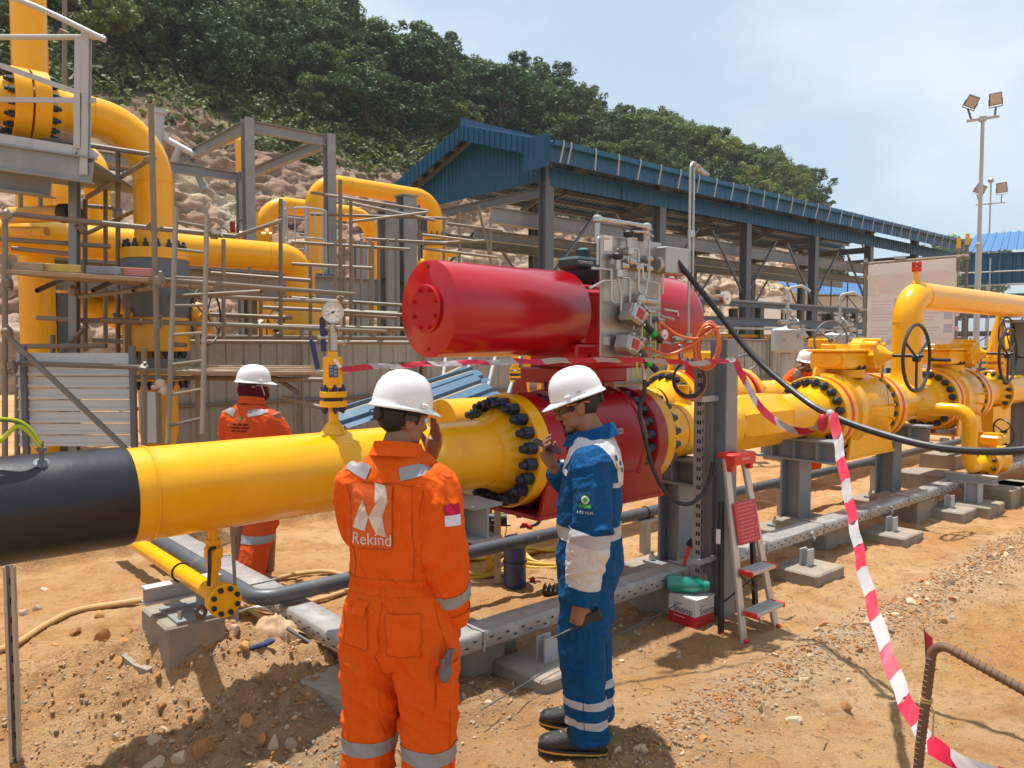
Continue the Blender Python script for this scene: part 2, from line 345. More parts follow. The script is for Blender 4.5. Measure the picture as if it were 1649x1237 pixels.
def ground_mat():
    m = bpy.data.materials.new('red_earth'); m.use_nodes = True; nt = m.node_tree; N = nt.nodes; L = nt.links; b = N['Principled BSDF']
    b.inputs['Roughness'].default_value = 0.95; b.inputs['Specular IOR Level'].default_value = 0.12
    tc = N.new('ShaderNodeTexCoord')
    def noise(s, d=6, r=0.6):
        n = N.new('ShaderNodeTexNoise'); n.inputs['Scale'].default_value = s; n.inputs['Detail'].default_value = d; n.inputs['Roughness'].default_value = r
        L.new(tc.outputs['Object'], n.inputs['Vector']); return n
    def mixc(f, a, bcol):
        x = N.new('ShaderNodeMix'); x.data_type = 'RGBA'; L.new(f, x.inputs[0])
        for i, q in ((6, a), (7, bcol)):
            if isinstance(q, tuple): x.inputs[i].default_value = q+(1,)
            else: L.new(q, x.inputs[i])
        return x.outputs[2]
    def rampf(src, lo, hi):
        r = N.new('ShaderNodeMapRange'); r.inputs[1].default_value = lo; r.inputs[2].default_value = hi; L.new(src, r.inputs[0]); return r.outputs[0]
    def mul(a, k):
        q = N.new('ShaderNodeMath'); q.operation = 'MULTIPLY'; L.new(a, q.inputs[0])
        if isinstance(k, float): q.inputs[1].default_value = k
        else: L.new(k, q.inputs[1])
        return q.outputs[0]
    c = mixc(rampf(noise(0.8, 8, 0.65).outputs['Fac'], 0.38, 0.62), (0.57, 0.285, 0.102), (0.68, 0.43, 0.22))
    c = mixc(rampf(noise(2.6, 8, 0.7).outputs['Fac'], 0.5, 0.72), c, (0.42, 0.19, 0.062))
    c = mixc(mul(rampf(noise(5.5, 8, 0.7).outputs['Fac'], 0.56, 0.74), 0.8), c, (0.60, 0.43, 0.27))
    c = mixc(mul(rampf(noise(11, 8, 0.75).outputs['Fac'], 0.54, 0.66), 0.8), c, (0.32, 0.175, 0.08))
    c = mixc(mul(rampf(noise(1.7, 8, 0.75).outputs['Fac'], 0.54, 0.68), 0.6), c, (0.42, 0.205, 0.07))
    c = mixc(mul(rampf(noise(60, 4, 0.7).outputs['Fac'], 0.56, 0.68), 0.5), c, (0.60, 0.43, 0.27))
    c = mixc(mul(rampf(noise(4.2, 9, 0.78).outputs['Fac'], 0.56, 0.66), 0.5), c, (0.36, 0.165, 0.055))
    c = mixc(mul(rampf(noise(130, 3, 0.6).outputs['Fac'], 0.60, 0.68), 0.6), c, (0.20, 0.11, 0.05))
    a1 = N.new('ShaderNodeAttribute'); a1.attribute_name = 'windrow'; a2 = N.new('ShaderNodeAttribute'); a2.attribute_name = 'crushed'
    c = mixc(mul(a2.outputs['Fac'], rampf(noise(9, 6, 0.7).outputs['Fac'], 0.3, 0.6)), c, (0.34, 0.255, 0.175))
    c = mixc(mul(a1.outputs['Fac'], rampf(noise(12, 6, 0.7).outputs['Fac'], 0.35, 0.65)), c, (0.52, 0.40, 0.28))
    vo = N.new('ShaderNodeTexVoronoi'); vo.inputs['Scale'].default_value = 55; L.new(tc.outputs['Object'], vo.inputs['Vector'])
    c = mixc(mul(rampf(vo.outputs['Distance'], 0.22, 0.12), rampf(noise(3.3, 3).outputs['Fac'], 0.5, 0.66)), c, (0.62, 0.50, 0.37))
    L.new(c, b.inputs['Base Color'])
    nb = noise(38, 8, 0.75); bp = N.new('ShaderNodeBump'); bp.inputs['Strength'].default_value = 1.0; bp.inputs['Distance'].default_value = 0.045; L.new(nb.outputs['Fac'], bp.inputs['Height'])
    bp2 = N.new('ShaderNodeBump'); bp2.inputs['Strength'].default_value = 0.35; bp2.inputs['Distance'].default_value = 0.012; bp2.invert = True
    L.new(rampf(vo.outputs['Distance'], 0.0, 0.35), bp2.inputs['Height']); L.new(bp.outputs['Normal'], bp2.inputs['Normal']); L.new(bp2.outputs['Normal'], b.inputs['Normal'])
    return m
EARTH = ground_mat()
def grid_faces(nx, ny):
    i = np.arange(nx*ny).reshape(ny, nx); return np.stack([i[:-1, :-1].ravel(), i[:-1, 1:].ravel(), i[1:, 1:].ravel(), i[1:, :-1].ravel()], 1)
def build_ground():
    def axis(a, b, fine, lo, hi):
        q = list(np.arange(a, b+1e-6, fine)); d = fine
        x = a
        left = []
        while x > lo: d *= 1.22; x -= d; left.append(max(x, lo))
        d = fine; x = b; right = []
        while x < hi: d *= 1.22; x += d; right.append(min(x, hi))
        return np.array(left[::-1]+q+right)
    xs = axis(-4.0, 5.2, 0.025, -420, 420); ys = axis(2.2, 8.2, 0.025, -60, 420)
    X, Y = np.meshgrid(xs, ys); x = X.ravel(); y = Y.ravel()
    h = ground_h(x, y); V = np.stack([x, y, h], 1)
    me = np_mesh('ground', V, grid_faces(len(xs), len(ys)), EARTH)
    g1, g2 = ground_mask(x, y)
    for nm, g in (('windrow', g1), ('crushed', g2)):
        at_ = me.attributes.new(nm, 'FLOAT', 'POINT'); at_.data.foreach_set('value', g.astype(np.float32))
    o = put('ground', me); o['kind'] = 'structure'; return o
GROUND = build_ground()
def gz(x, y): return float(ground_h(x, y)[0])

# stones: the ones that can be picked out are pieces of the ground, grit is one mass
STONEM = [M('pale_stone', (0.50, 0.37, 0.24), 0.9, var=0.25, vs=14, bump=0.3, bs=40, spec=0.15, objrand=0.2),
          M('clay_clod', (0.44, 0.22, 0.09), 0.95, var=0.25, vs=14, bump=0.4, bs=40, spec=0.1, objrand=0.2),
          M('grey_stone', (0.37, 0.28, 0.20), 0.9, var=0.25, vs=14, bump=0.3, bs=40, spec=0.2, objrand=0.2)]
def stone_mesh(seed, mat, sub=2):
    bm = bmesh.new(); bmesh.ops.create_icosphere(bm, subdivisions=sub, radius=1.0)
    P = np.array([v.co[:] for v in bm.verts]); r = 1+0.35*fbm(P*1.1, 2, seed)+0.16*fbm(P*2.6, 2, seed+5)
    Q = P*r[:, None]; g = np.random.default_rng(seed)
    for _ in range(9):
        d = g.normal(size=3); d /= np.linalg.norm(d); k = Q @ d; lim = g.uniform(.50, .80); Q = Q-np.outer(np.clip(k-lim, 0, None), d)
    for v, q in zip(bm.verts, Q*1.25): v.co = Vector(q)
    me = bpy.data.meshes.new('stone'); bm.to_mesh(me); bm.free(); me.materials.append(mat)
    me.polygons.foreach_set('use_smooth', np.ones(len(me.polygons), bool)); me.set_sharp_from_angle(angle=R_(28)); return me
def build_stones():
    meshes = [[stone_mesh(100+10*k+j, STONEM[k]) for j in range(4)] for k in range(3)]
    r = random.Random(5); n = 0
    def place(x, y, s, k):
        nonlocal n
        o = put('stone', meshes[k][r.randrange(4)], GROUND, (x, y, gz(x, y)-s*0.05))
        o.rotation_euler = (r.uniform(0, 6), r.uniform(0, 6), r.uniform(0, 6)); o.scale = (s*r.uniform(.75, 1.25), s*r.uniform(.7, 1.1), s*r.uniform(.5, .85)); n += 1
    for px, py, s, k in ((265, 1185, .045, 0), (250, 1205, .05, 0), (300, 1212, .035, 0), (190, 1195, .03, 0), (470, 1195, .03, 2), (395, 1185, .045, 1),
                         (330, 1215, .06, 1), (440, 1200, .03, 0), (240, 1230, .05, 0), (290, 1232, .035, 0), (380, 1100, .03, 0), (165, 1085, .055, 1), (205, 1062, .04, 1), (330, 1065, .04, 1),
                         (70, 945, .03, 0), (345, 990, .02, 0), (160, 990, .045, 1), (120, 1010, .035, 1), (90, 1030, .03, 1), (240, 1080, .035, 1), (1280, 1155, .035, 0),
                         (1435, 1018, .03, 2), (1225, 1140, .025, 0), (1535, 985, .03, 2), (380, 985, .035, 1), (40, 980, .04, 2), (60, 975, .03, 2), (420, 1195, .03, 1), (1360, 1130, .03, 1)):
        q = atz(px, py, 0.03); place(q.x, q.y, s, k)
    while n < 130:                                                    # along the gravel windrow
        S = r.uniform(2.5, 7.5); N = 2.07+r.gauss(0, .10); q = W(S, N); place(q.x, q.y, r.uniform(.012, .030)*(1+.4*(r.random() < .15)), r.choice((0, 0, 1, 1)))
    while n < 158:                                                    # spoil heap clods
        x = r.gauss(-1.5, .60); y = r.gauss(3.65, .38)
        if y < 2.9: continue
        place(x, y, r.uniform(.012, .030), r.choice((1, 1, 1, 1, 0)))
    while n < 235:
        S = r.uniform(1.3, 4.8); N = 3.05+r.gauss(0, .28); q = W(S, N); place(q.x, q.y, r.uniform(.010, .022), r.choice((2, 0, 2)))
    # grit: many small stones joined in one mass
    bm = bmesh.new(); bmesh.ops.create_icosphere(bm, subdivisions=1, radius=1.0); base = np.array([v.co[:] for v in bm.verts]); F0 = np.array([[v.index for v in f.verts] for f in bm.faces]); bm.free()
    kinds = []
    for cnt, fn, sz in ((5200, lambda: (rng.uniform(2.2, 9.5), 2.07+rng.normal(0, .10)), (.004, .013)), (1700, lambda: (rng.uniform(1.0, 5.0), 3.05+rng.normal(0, .26)), (.003, .009)),
                        (900, lambda: (rng.uniform(0.2, 8), rng.uniform(1.2, 4.5)), (.003, .007)), (700, lambda: (rng.uniform(3, 8), 1.6+rng.normal(0, .3)), (.003, .008))):
        for _ in range(cnt): s, n_ = fn(); q = W(s, n_); kinds.append((q.x, q.y, rng.uniform(*sz)))
    for _ in range(2000):
        kinds.append((rng.normal(-1.5, .75), max(2.7, rng.normal(3.55, .45)), rng.uniform(.004, .014)))
    K = np.array(kinds); Z = ground_h(K[:, 0], K[:, 1]); n_ = len(K)
    J = 1+rng.uniform(-.28, .28, (n_, len(base), 1)); sq = rng.uniform(.55, 1.1, (n_, 1, 3))
    V = base[None]*J*sq*K[:, 2][:, None, None]
    a = rng.uniform(0, 6.28, n_); ca, sa = np.cos(a)[:, None], np.sin(a)[:, None]
    V = np.stack([V[..., 0]*ca-V[..., 1]*sa, V[..., 0]*sa+V[..., 1]*ca, V[..., 2]], 2)+np.stack([K[:, 0], K[:, 1], Z+K[:, 2]*.15], 1)[:, None, :]
    F = (F0[None]+(np.arange(n_)*len(base))[:, None, None]).reshape(-1, 3)
    me = np_mesh('gravel', V.reshape(-1, 3), F, STONEM, smooth=False)
    me.polygons.foreach_set('material_index', np.repeat(rng.choice([0, 0, 1, 1, 1, 1, 2], n_), len(F0)).astype(np.int32))
    o = put('gravel', me); o['kind'] = 'stuff'; o['label'] = 'loose grit and small stones strewn over the orange earth'; o['category'] = 'gravel'
build_stones()
def build_litter():
    q = np.random.default_rng(17); V = []; F = []
    for i in range(900):
        if i % 3: S, N = q.uniform(1.0, 8.5), q.uniform(1.3, 3.6)
        else: S, N = q.uniform(.2, 3.0), q.uniform(2.2, 5.2)
        p = W(S, N); a = q.uniform(0, 6.28); L = q.uniform(.008, .045); w = q.uniform(.0008, .0022); z = gz0(p.x, p.y)+.004; d = np.array([math.cos(a), math.sin(a), 0]); e = np.array([-d[1], d[0], 0]); c = np.array([p.x, p.y, z]); b = len(V)
        k = e*q.uniform(-.25, .25)*L
        for t in (-1, 0, 1):
            m = c+d*L*t+k*(t == 0)+np.array([0, 0, .004*(t == 0)]); V += [m-e*w, m+e*w, m+np.array([0, 0, w*1.6])]
        for j in (0, 3): F += [(b+j, b+j+1, b+j+4, b+j+3), (b+j+1, b+j+2, b+j+5, b+j+4), (b+j+2, b+j, b+j+3, b+j+5)]
    o = put('litter', np_mesh('litter', V, F, M('dry_twigs', (.16, .10, .06), .9, var=.4, vs=3))); o['kind'] = 'stuff'; o['label'] = 'fine dry twigs and litter strewn over the earth'; o['category'] = 'litter'
gz0 = gz
build_litter()

# ------------------------------------------------------------------ hill: cut rock face with overgrown slope above
def hill_profile(S, t):
    """t in 0..1: foot .. cut edge (0.45) .. ridge (0.9) .. back"""
    z0 = np.zeros_like(S)
    cut = 12.2+1.6*fbm(np.stack([S*.07, z0, z0], 1), 3, 31); foot = 30.5+1.3*fbm(np.stack([S*.08, z0+4, z0], 1), 3, 32)
    kn = [0, .45, .9, 1.0]
    nn = np.where(t < .45, foot+(t/.45)*10.2, np.where(t < .9, foot+10.2+(t-.45)/.45*20, foot+30.2+(t-.9)*100))
    e = np.clip((t-.45)/.45, 0, 1)
    zz = np.where(t < .45, cut*(t/.45)**0.92, np.where(t < .9, cut+13.6*(e**0.9), cut+13.6-(t-.9)*40))
    end = 1-sstep(1.86, 2.16, S/nn)
    return nn, zz*end-0.5*(1-end)
def build_hill():
    Ss = np.concatenate([np.arange(-30, 70, 0.22), np.arange(70, 136, .6)]); ts = np.concatenate([np.linspace(0, .5, 125), np.linspace(.5, 1, 40)[1:]])
    SS, TT = np.meshgrid(Ss, ts); S = SS.ravel(); t = TT.ravel(); nn, zz = hill_profile(S, t)
    P = np.stack([S, nn, zz], 1); rock = 1-sstep(.37, .47, t+.10*fbm(np.stack([S*.16, t*3, S*0], 1), 3, 61))
    big = fbm(P*np.array([.22, .3, .22]), 4, 51, ridge=True, gain=.55); mid = fbm(P*np.array([.8, 1.1, .9]), 4, 52, ridge=True, gain=.55); sm = fbm(P*2.6, 3, 53)
    sm2 = fbm(np.stack([S*1.9+zz*.9, nn*2.2, zz*2.6-S*.7], 1), 4, 57, ridge=True, gain=.6)
    wp = np.stack([S+zz*.55, nn, zz-S*.25], 1)+.5*np.stack([fbm(P*.6, 2, 81), fbm(P*.6, 2, 82), fbm(P*.6, 2, 83)], 1)
    fac = .7*cells(wp*np.array([.42, .42, .7]), 5)+.5*cells(wp*np.array([1.1, 1.1, 1.8]), 6)+.36*cells(wp*np.array([2.4, 2.4, 3.8]), 7)
    d = rock*(0.70*big+0.40*mid+0.16*fac+0.34*sm2+0.16*sm)+(1-rock)*0.5*fbm(P*.35, 3, 54)
    d = d*(1-sstep(1.86, 2.1, S/nn)*.8)*sstep(0, .03, t)
    nn = nn-d*.85; zz = zz+d*.35*sstep(0, .05, t)
    V = np.outer(S, np.array(U[:]))+np.outer(nn, np.array(A[:])); V[:, 2] = zz
    m = bpy.data.materials.new('cut_rock_and_soil'); m.use_nodes = True; nt = m.node_tree; N = nt.nodes; L = nt.links; b = N['Principled BSDF']
    b.inputs['Roughness'].default_value = .95; b.inputs['Specular IOR Level'].default_value = .1
    tc = N.new('ShaderNodeTexCoord')
    def noise(s, d=7, r=.62, scl=None):
        n = N.new('ShaderNodeTexNoise'); n.inputs['Scale'].default_value = s; n.inputs['Detail'].default_value = d; n.inputs['Roughness'].default_value = r
        if scl:
            mp = N.new('ShaderNodeMapping'); mp.inputs['Scale'].default_value = scl; mp.inputs['Rotation'].default_value = (0, R_(35), TH); L.new(tc.outputs['Object'], mp.inputs['Vector']); L.new(mp.outputs[0], n.inputs['Vector'])
        else: L.new(tc.outputs['Object'], n.inputs['Vector'])
        return n.outputs['Fac']
    def mixc(f, a, c, lo=None, hi=None):
        if lo is not None:
            r = N.new('ShaderNodeMapRange'); r.inputs[1].default_value = lo; r.inputs[2].default_value = hi; L.new(f, r.inputs[0]); f = r.outputs[0]
        x = N.new('ShaderNodeMix'); x.data_type = 'RGBA'; L.new(f, x.inputs[0])
        for i, q in ((6, a), (7, c)):
            if isinstance(q, tuple): x.inputs[i].default_value = q+(1,)
            else: L.new(q, x.inputs[i])
        return x.outputs[2]
    c = mixc(noise(.16), (.66, .51, .35), (.56, .33, .235), .42, .6)
    c = mixc(noise(.3, 7, .65, (1, 1, .35)), c, (.78, .69, .56), .5, .66)
    c = mixc(noise(.55, 8, .7, (1, 1, .3)), c, (.42, .25, .085), .53, .66)
    c = mixc(noise(.9, 8, .7, (.4, .4, 1.4)), c, (.16, .095, .065), .55, .68)
    ad = N.new('ShaderNodeAttribute'); ad.attribute_name = 'topsoil'; av = N.new('ShaderNodeAttribute'); av.attribute_name = 'veg'
    dk = mixc(noise(1.3, 6, .7), (.19, .115, .085), (.44, .28, .19), .4, .65)
    c = mixc(ad.outputs['Fac'], c, dk); c = mixc(av.outputs['Fac'], c, (.045, .060, .022))
    L.new(c, b.inputs['Base Color'])
    bp = N.new('ShaderNodeBump'); bp.inputs['Strength'].default_value = 1.0; bp.inputs['Distance'].default_value = .35; L.new(noise(2.2, 9, .78, (.6, .6, 1.6)), bp.inputs['Height']); L.new(bp.outputs['Normal'], b.inputs['Normal'])
    me = np_mesh('hill', V, grid_faces(len(Ss), len(ts)), m)
    top = .8*sstep(.28, .42, t+.16*fbm(np.stack([S*.12, t*4, S*0], 1), 4, 71))*(1-.75*sstep(48, 75, S))
    for nm, g in (('topsoil', top*.9), ('veg', 1-rock)):
        q = me.attributes.new(nm, 'FLOAT', 'POINT'); q.data.foreach_set('value', g.astype(np.float32))
    o = put('hill', me); o['kind'] = 'structure'
build_hill()
def hill_pt(S, t):
    n, z = hill_profile(np.array([float(S)]), np.array([float(t)])); return W(S, float(n[0]), float(z[0]))

# ------------------------------------------------------------------ trees and undergrowth
def leafmat(name, a, b_):
    m = bpy.data.materials.new(name); m.use_nodes = True; nt = m.node_tree; N = nt.nodes; L = nt.links; b = N['Principled BSDF']
    b.inputs['Roughness'].default_value = .6; b.inputs['Specular IOR Level'].default_value = .25
    oi = N.new('ShaderNodeObjectInfo'); geo = N.new('ShaderNodeNewGeometry'); tc = N.new('ShaderNodeTexCoord')
    n = N.new('ShaderNodeTexNoise'); n.inputs['Scale'].default_value = .9; n.inputs['Detail'].default_value = 3; L.new(tc.outputs['Object'], n.inputs['Vector'])
    r = N.new('ShaderNodeMapRange'); r.inputs[1].default_value = .35; r.inputs[2].default_value = .65; L.new(n.outputs['Fac'], r.inputs[0])
    x = N.new('ShaderNodeMix'); x.data_type = 'RGBA'; L.new(r.outputs[0], x.inputs[0]); x.inputs[6].default_value = a+(1,); x.inputs[7].default_value = b_+(1,)
    x2 = N.new('ShaderNodeMix'); x2.data_type = 'RGBA'; L.new(geo.outputs['Random Per Island'], x2.inputs[0]); L.new(x.outputs[2], x2.inputs[6]); x2.inputs[7].default_value = tuple(q*1.35 for q in b_)+(1,)
    hs = N.new('ShaderNodeHueSaturation'); mr = N.new('ShaderNodeMapRange'); mr.inputs[3].default_value = .65; mr.inputs[4].default_value = 1.35; L.new(oi.outputs['Random'], mr.inputs[0]); L.new(mr.outputs[0], hs.inputs['Value']); L.new(x2.outputs[2], hs.inputs['Color'])
    mh = N.new('ShaderNodeMath'); mh.operation = 'MULTIPLY_ADD'; mh.inputs[1].default_value = -.05; mh.inputs[2].default_value = .515; L.new(oi.outputs['Random'], mh.inputs[0]); L.new(mh.outputs[0], hs.inputs['Hue'])
    L.new(hs.outputs['Color'], b.inputs['Base Color'])
    tr = N.new('ShaderNodeBsdfTranslucent'); L.new(hs.outputs['Color'], tr.inputs['Color']); ms = N.new('ShaderNodeMixShader'); ms.inputs[0].default_value = .25
    L.new(b.outputs[0], ms.inputs[1]); L.new(tr.outputs[0], ms.inputs[2]); L.new(ms.outputs[0], N['Material Output'].inputs['Surface'])
    return m
LEAFD = leafmat('dark_leaves', (.026, .060, .014), (.055, .105, .026)); LEAFL = leafmat('light_leaves', (.060, .108, .022), (.115, .165, .038))
LEAFS = leafmat('scrub_leaves', (.034, .060, .016), (.080, .112, .030))
BARK = M('bark', (.10, .075, .05), .9, var=.3, bump=.3, bs=20)
def leaf_cloud(r, centres, rad, per, size, flat=.6):
    C = np.repeat(np.array(centres), per, 0); RR = np.repeat(np.array(rad), per)
    d = r.normal(size=C.shape); d /= np.linalg.norm(d, axis=1)[:, None]; d[:, 2] = d[:, 2]*.75+.12
    P = C+d*(RR*r.uniform(.55, 1.05, len(C)))[:, None]
    nrm = d+r.normal(size=d.shape)*.55; nrm[:, 2] += .45; nrm /= np.linalg.norm(nrm, axis=1)[:, None]
    t = np.cross(nrm, r.normal(size=d.shape)); t /= np.linalg.norm(t, axis=1)[:, None]; bt = np.cross(nrm, t)
    s = size*r.uniform(.6, 1.3, len(C)); a = t*s[:, None]; b = bt*(s*flat)[:, None]
    V = np.stack([P-a, P-b*.9, P+a, P+b*.9], 1).reshape(-1, 3); F = np.arange(len(V)).reshape(-1, 4); return V, F
def tree_protos():
    out = []
    for k in range(6):
        r = np.random.default_rng(40+k); H = 1.0; wide = (.44, .36, .50, .40, .46, .34)[k]; low = (.20, .12, .24, .15, .30, .10)[k]
        cs = []; rd = []
        nlobe = (13, 12, 15, 13, 13, 11)[k]
        for i in range(nlobe):
            a = r.uniform(0, 6.28); q = r.uniform(.2, 1)**.6*wide*.72; z = low+(1-low)*r.uniform(.05, .86); lw = q*(1-.55*max(0, (z-.6)/.4))
            R = r.uniform(.10, .19)
            for j in range(7):
                e = r.normal(size=3); e /= np.linalg.norm(e); cs.append((math.cos(a)*lw+e[0]*R, math.sin(a)*lw+e[1]*R, z+e[2]*R*.7)); rd.append(r.uniform(.05, .095))
        V, F = leaf_cloud(r, cs, rd, 70, .0215)
        crown = np_mesh('crown', V, F, (LEAFD, LEAFD, LEAFL, LEAFD, LEAFD, LEAFL)[k], smooth=False)
        mb = MB(); mb.tube([(0, 0, -.06), (.01, 0, .2), (.0, .015, .45), (.02, 0, .75)], [.026, .02, .015, .005], 7)
        for i in range(8):
            a = r.uniform(0, 6.28); z0 = r.uniform(low*.7, .62); e = Vector((math.cos(a)*wide*.75, math.sin(a)*wide*.75, z0+r.uniform(.12, .3)))
            mb.tube(spline([(0.005, 0, z0), (e.x*.45, e.y*.45, z0+.08), e], 3), [.010, .009, .008, .006, .005, .004, .002], 5)
        out.append((crown, mb.mesh('trunk', BARK)))
    return out
def build_trees():
    protos = tree_protos(); r = random.Random(12); n = 0
    kinds = ['dense dark green tree in the wood covering the hill', 'slim dark green tree in the wood covering the hill', 'pale green bushy tree in the wood covering the hill',
             'round dark tree in the wood covering the hill', 'broad dark tree with bare lower limbs in the hill wood', 'small light green tree in the wood covering the hill']
    def tree(p, h, k, label, group=None, wx=1.0):
        t = thing('tree', label, 'tree', p, r.uniform(0, 6.28), group); t.scale = (h*wx, h*wx, h)
        put('crown', protos[k][0], t); put('trunk', protos[k][1], t); return t
    spots = []
    for i in range(5000):
        S = r.uniform(-24, 124); t = r.uniform(.52, .93)
        if t < .60 and r.random() < .55: continue
        if S < 5 and r.random() < .5: continue
        nn, _ = hill_profile(np.array([S]), np.array([t])); nn = float(nn[0])
        if S/nn > 2.02: continue
        if all((S-a)**2+((nn-b)*1.1)**2 > 2.85**2 for a, b, _ in spots): spots.append((S, nn, t))
        if len(spots) >= 290: break
    for S, nn, t in spots:
        k = r.choice((0, 1, 2, 3, 3, 4, 5, 0)); h = r.uniform(4.3, 7.2)*(1-.25*(t < .62))*(1.0 if S < 108 else .85); p = hill_pt(S, t); p.z -= .4
        tree(p, h, k, kinds[k], 'trees of the hill wood: '+('dense', 'slim', 'pale', 'round', 'broad', 'small')[k], r.uniform(.95, 1.35))
    for i, (px, py, Y, h, lab) in enumerate(((1523, 384, 190, 19, 'leftmost of the far round trees above the end of the blue shed roof'), (1548, 374, 205, 22, 'tallest of the far round trees between shed roof and lamp pole'),
                                        (1566, 380, 215, 20, 'far round tree just left of the tall lamp pole'), (1590, 386, 220, 17, 'low far tree right of the tall lamp pole, behind the blue roof'), (1535, 380, 230, 19, 'far dark tree in the gap between the two round ones'))):
        p = at(px, py, Y); tree(Vector((p.x, p.y, p.z-h)), h, i % 4, lab, None, 1.15)
    # low undergrowth over the slope: one mass
    q = np.random.default_rng(3); cs = []; rd = []
    n_ = 5200; S = q.uniform(-26, 124, n_); t = .39+q.beta(1.1, 2.0, n_)*.42; nn, zz = hill_profile(S, t); k_ = S/nn < 1.98; S, t, nn, zz = S[k_], t[k_], nn[k_], zz[k_]; n_ = len(S)
    P = np.stack([S, nn, zz], 1); keep = fbm(P*.3, 2, 91)+.35+6*(t-.43) > 0; S, nn, zz = S[keep], nn[keep], zz[keep]
    w = q.uniform(.35, .85, len(S)); C = np.outer(S, np.array(U[:]))+np.outer(nn, np.array(A[:])); C[:, 2] = zz+w*.35
    V, F = leaf_cloud(q, C, w, 34, .17); o = put('undergrowth', np_mesh('undergrowth', V, F, LEAFS, smooth=False)); tag(o, 'low green scrub covering the slope above the rock cut', 'undergrowth', kind='stuff')
    # tufts on ledges of the cut face
    n_ = 200; S = q.uniform(0, 66, n_); t = q.uniform(.05, .44, n_); nn, zz = hill_profile(S, t); w = q.uniform(.2, .5, n_)
    keep = fbm(np.stack([S*.2, t*6, t*0], 1), 2, 93) > .05; S, nn, zz, w = S[keep], nn[keep], zz[keep], w[keep]
    C = np.outer(S, np.array(U[:]))+np.outer(nn-.3, np.array(A[:])); C[:, 2] = zz
    V, F = leaf_cloud(q, C, w, 40, .11); o = put('scrub', np_mesh('scrub', V, F, LEAFS, smooth=False)); tag(o, 'sparse tufts of scrub clinging to the bare rock face', 'scrub', kind='stuff')
build_trees()
# ------------------------------------------------------------------ blue-roofed shelter
def corr(mb, o, ex, ey, w, l, amp=.018, pitch=.19, th=.004):
    """ribbed sheet: w along ex, l along ey, ribs run along ey"""
    o = Vector(o); ex = Vector(ex).normalized(); ey = Vector(ey).normalized(); nz = ex.cross(ey).normalized()
    xs = []; x = 0.0
    while x < w-1e-6:
        for a, h in ((0, 0), (.30, 0), (.38, 1), (.62, 1), (.70, 0)):
            q = x+a*pitch
            if q <= w: xs.append((q, h*amp))
        x += pitch
    xs.append((w, 0))
    vs = []; n = len(xs)
    for q, h in xs:
        for e in (0, l):
            for k in (0, th): vs.append(o+ex*q+ey*e+nz*(h+k))
    fs = []
    for i in range(n-1):
        a = i*4; b = a+4; fs += [(a, b, b+2, a+2), (a+1, a+3, b+3, b+1), (a, a+1, b+1, b), (a+2, b+2, b+3, a+3)]
    fs += [(0, 2, 3, 1), ((n-1)*4, (n-1)*4+1, (n-1)*4+3, (n-1)*4+2)]
    return mb.add(vs, fs)
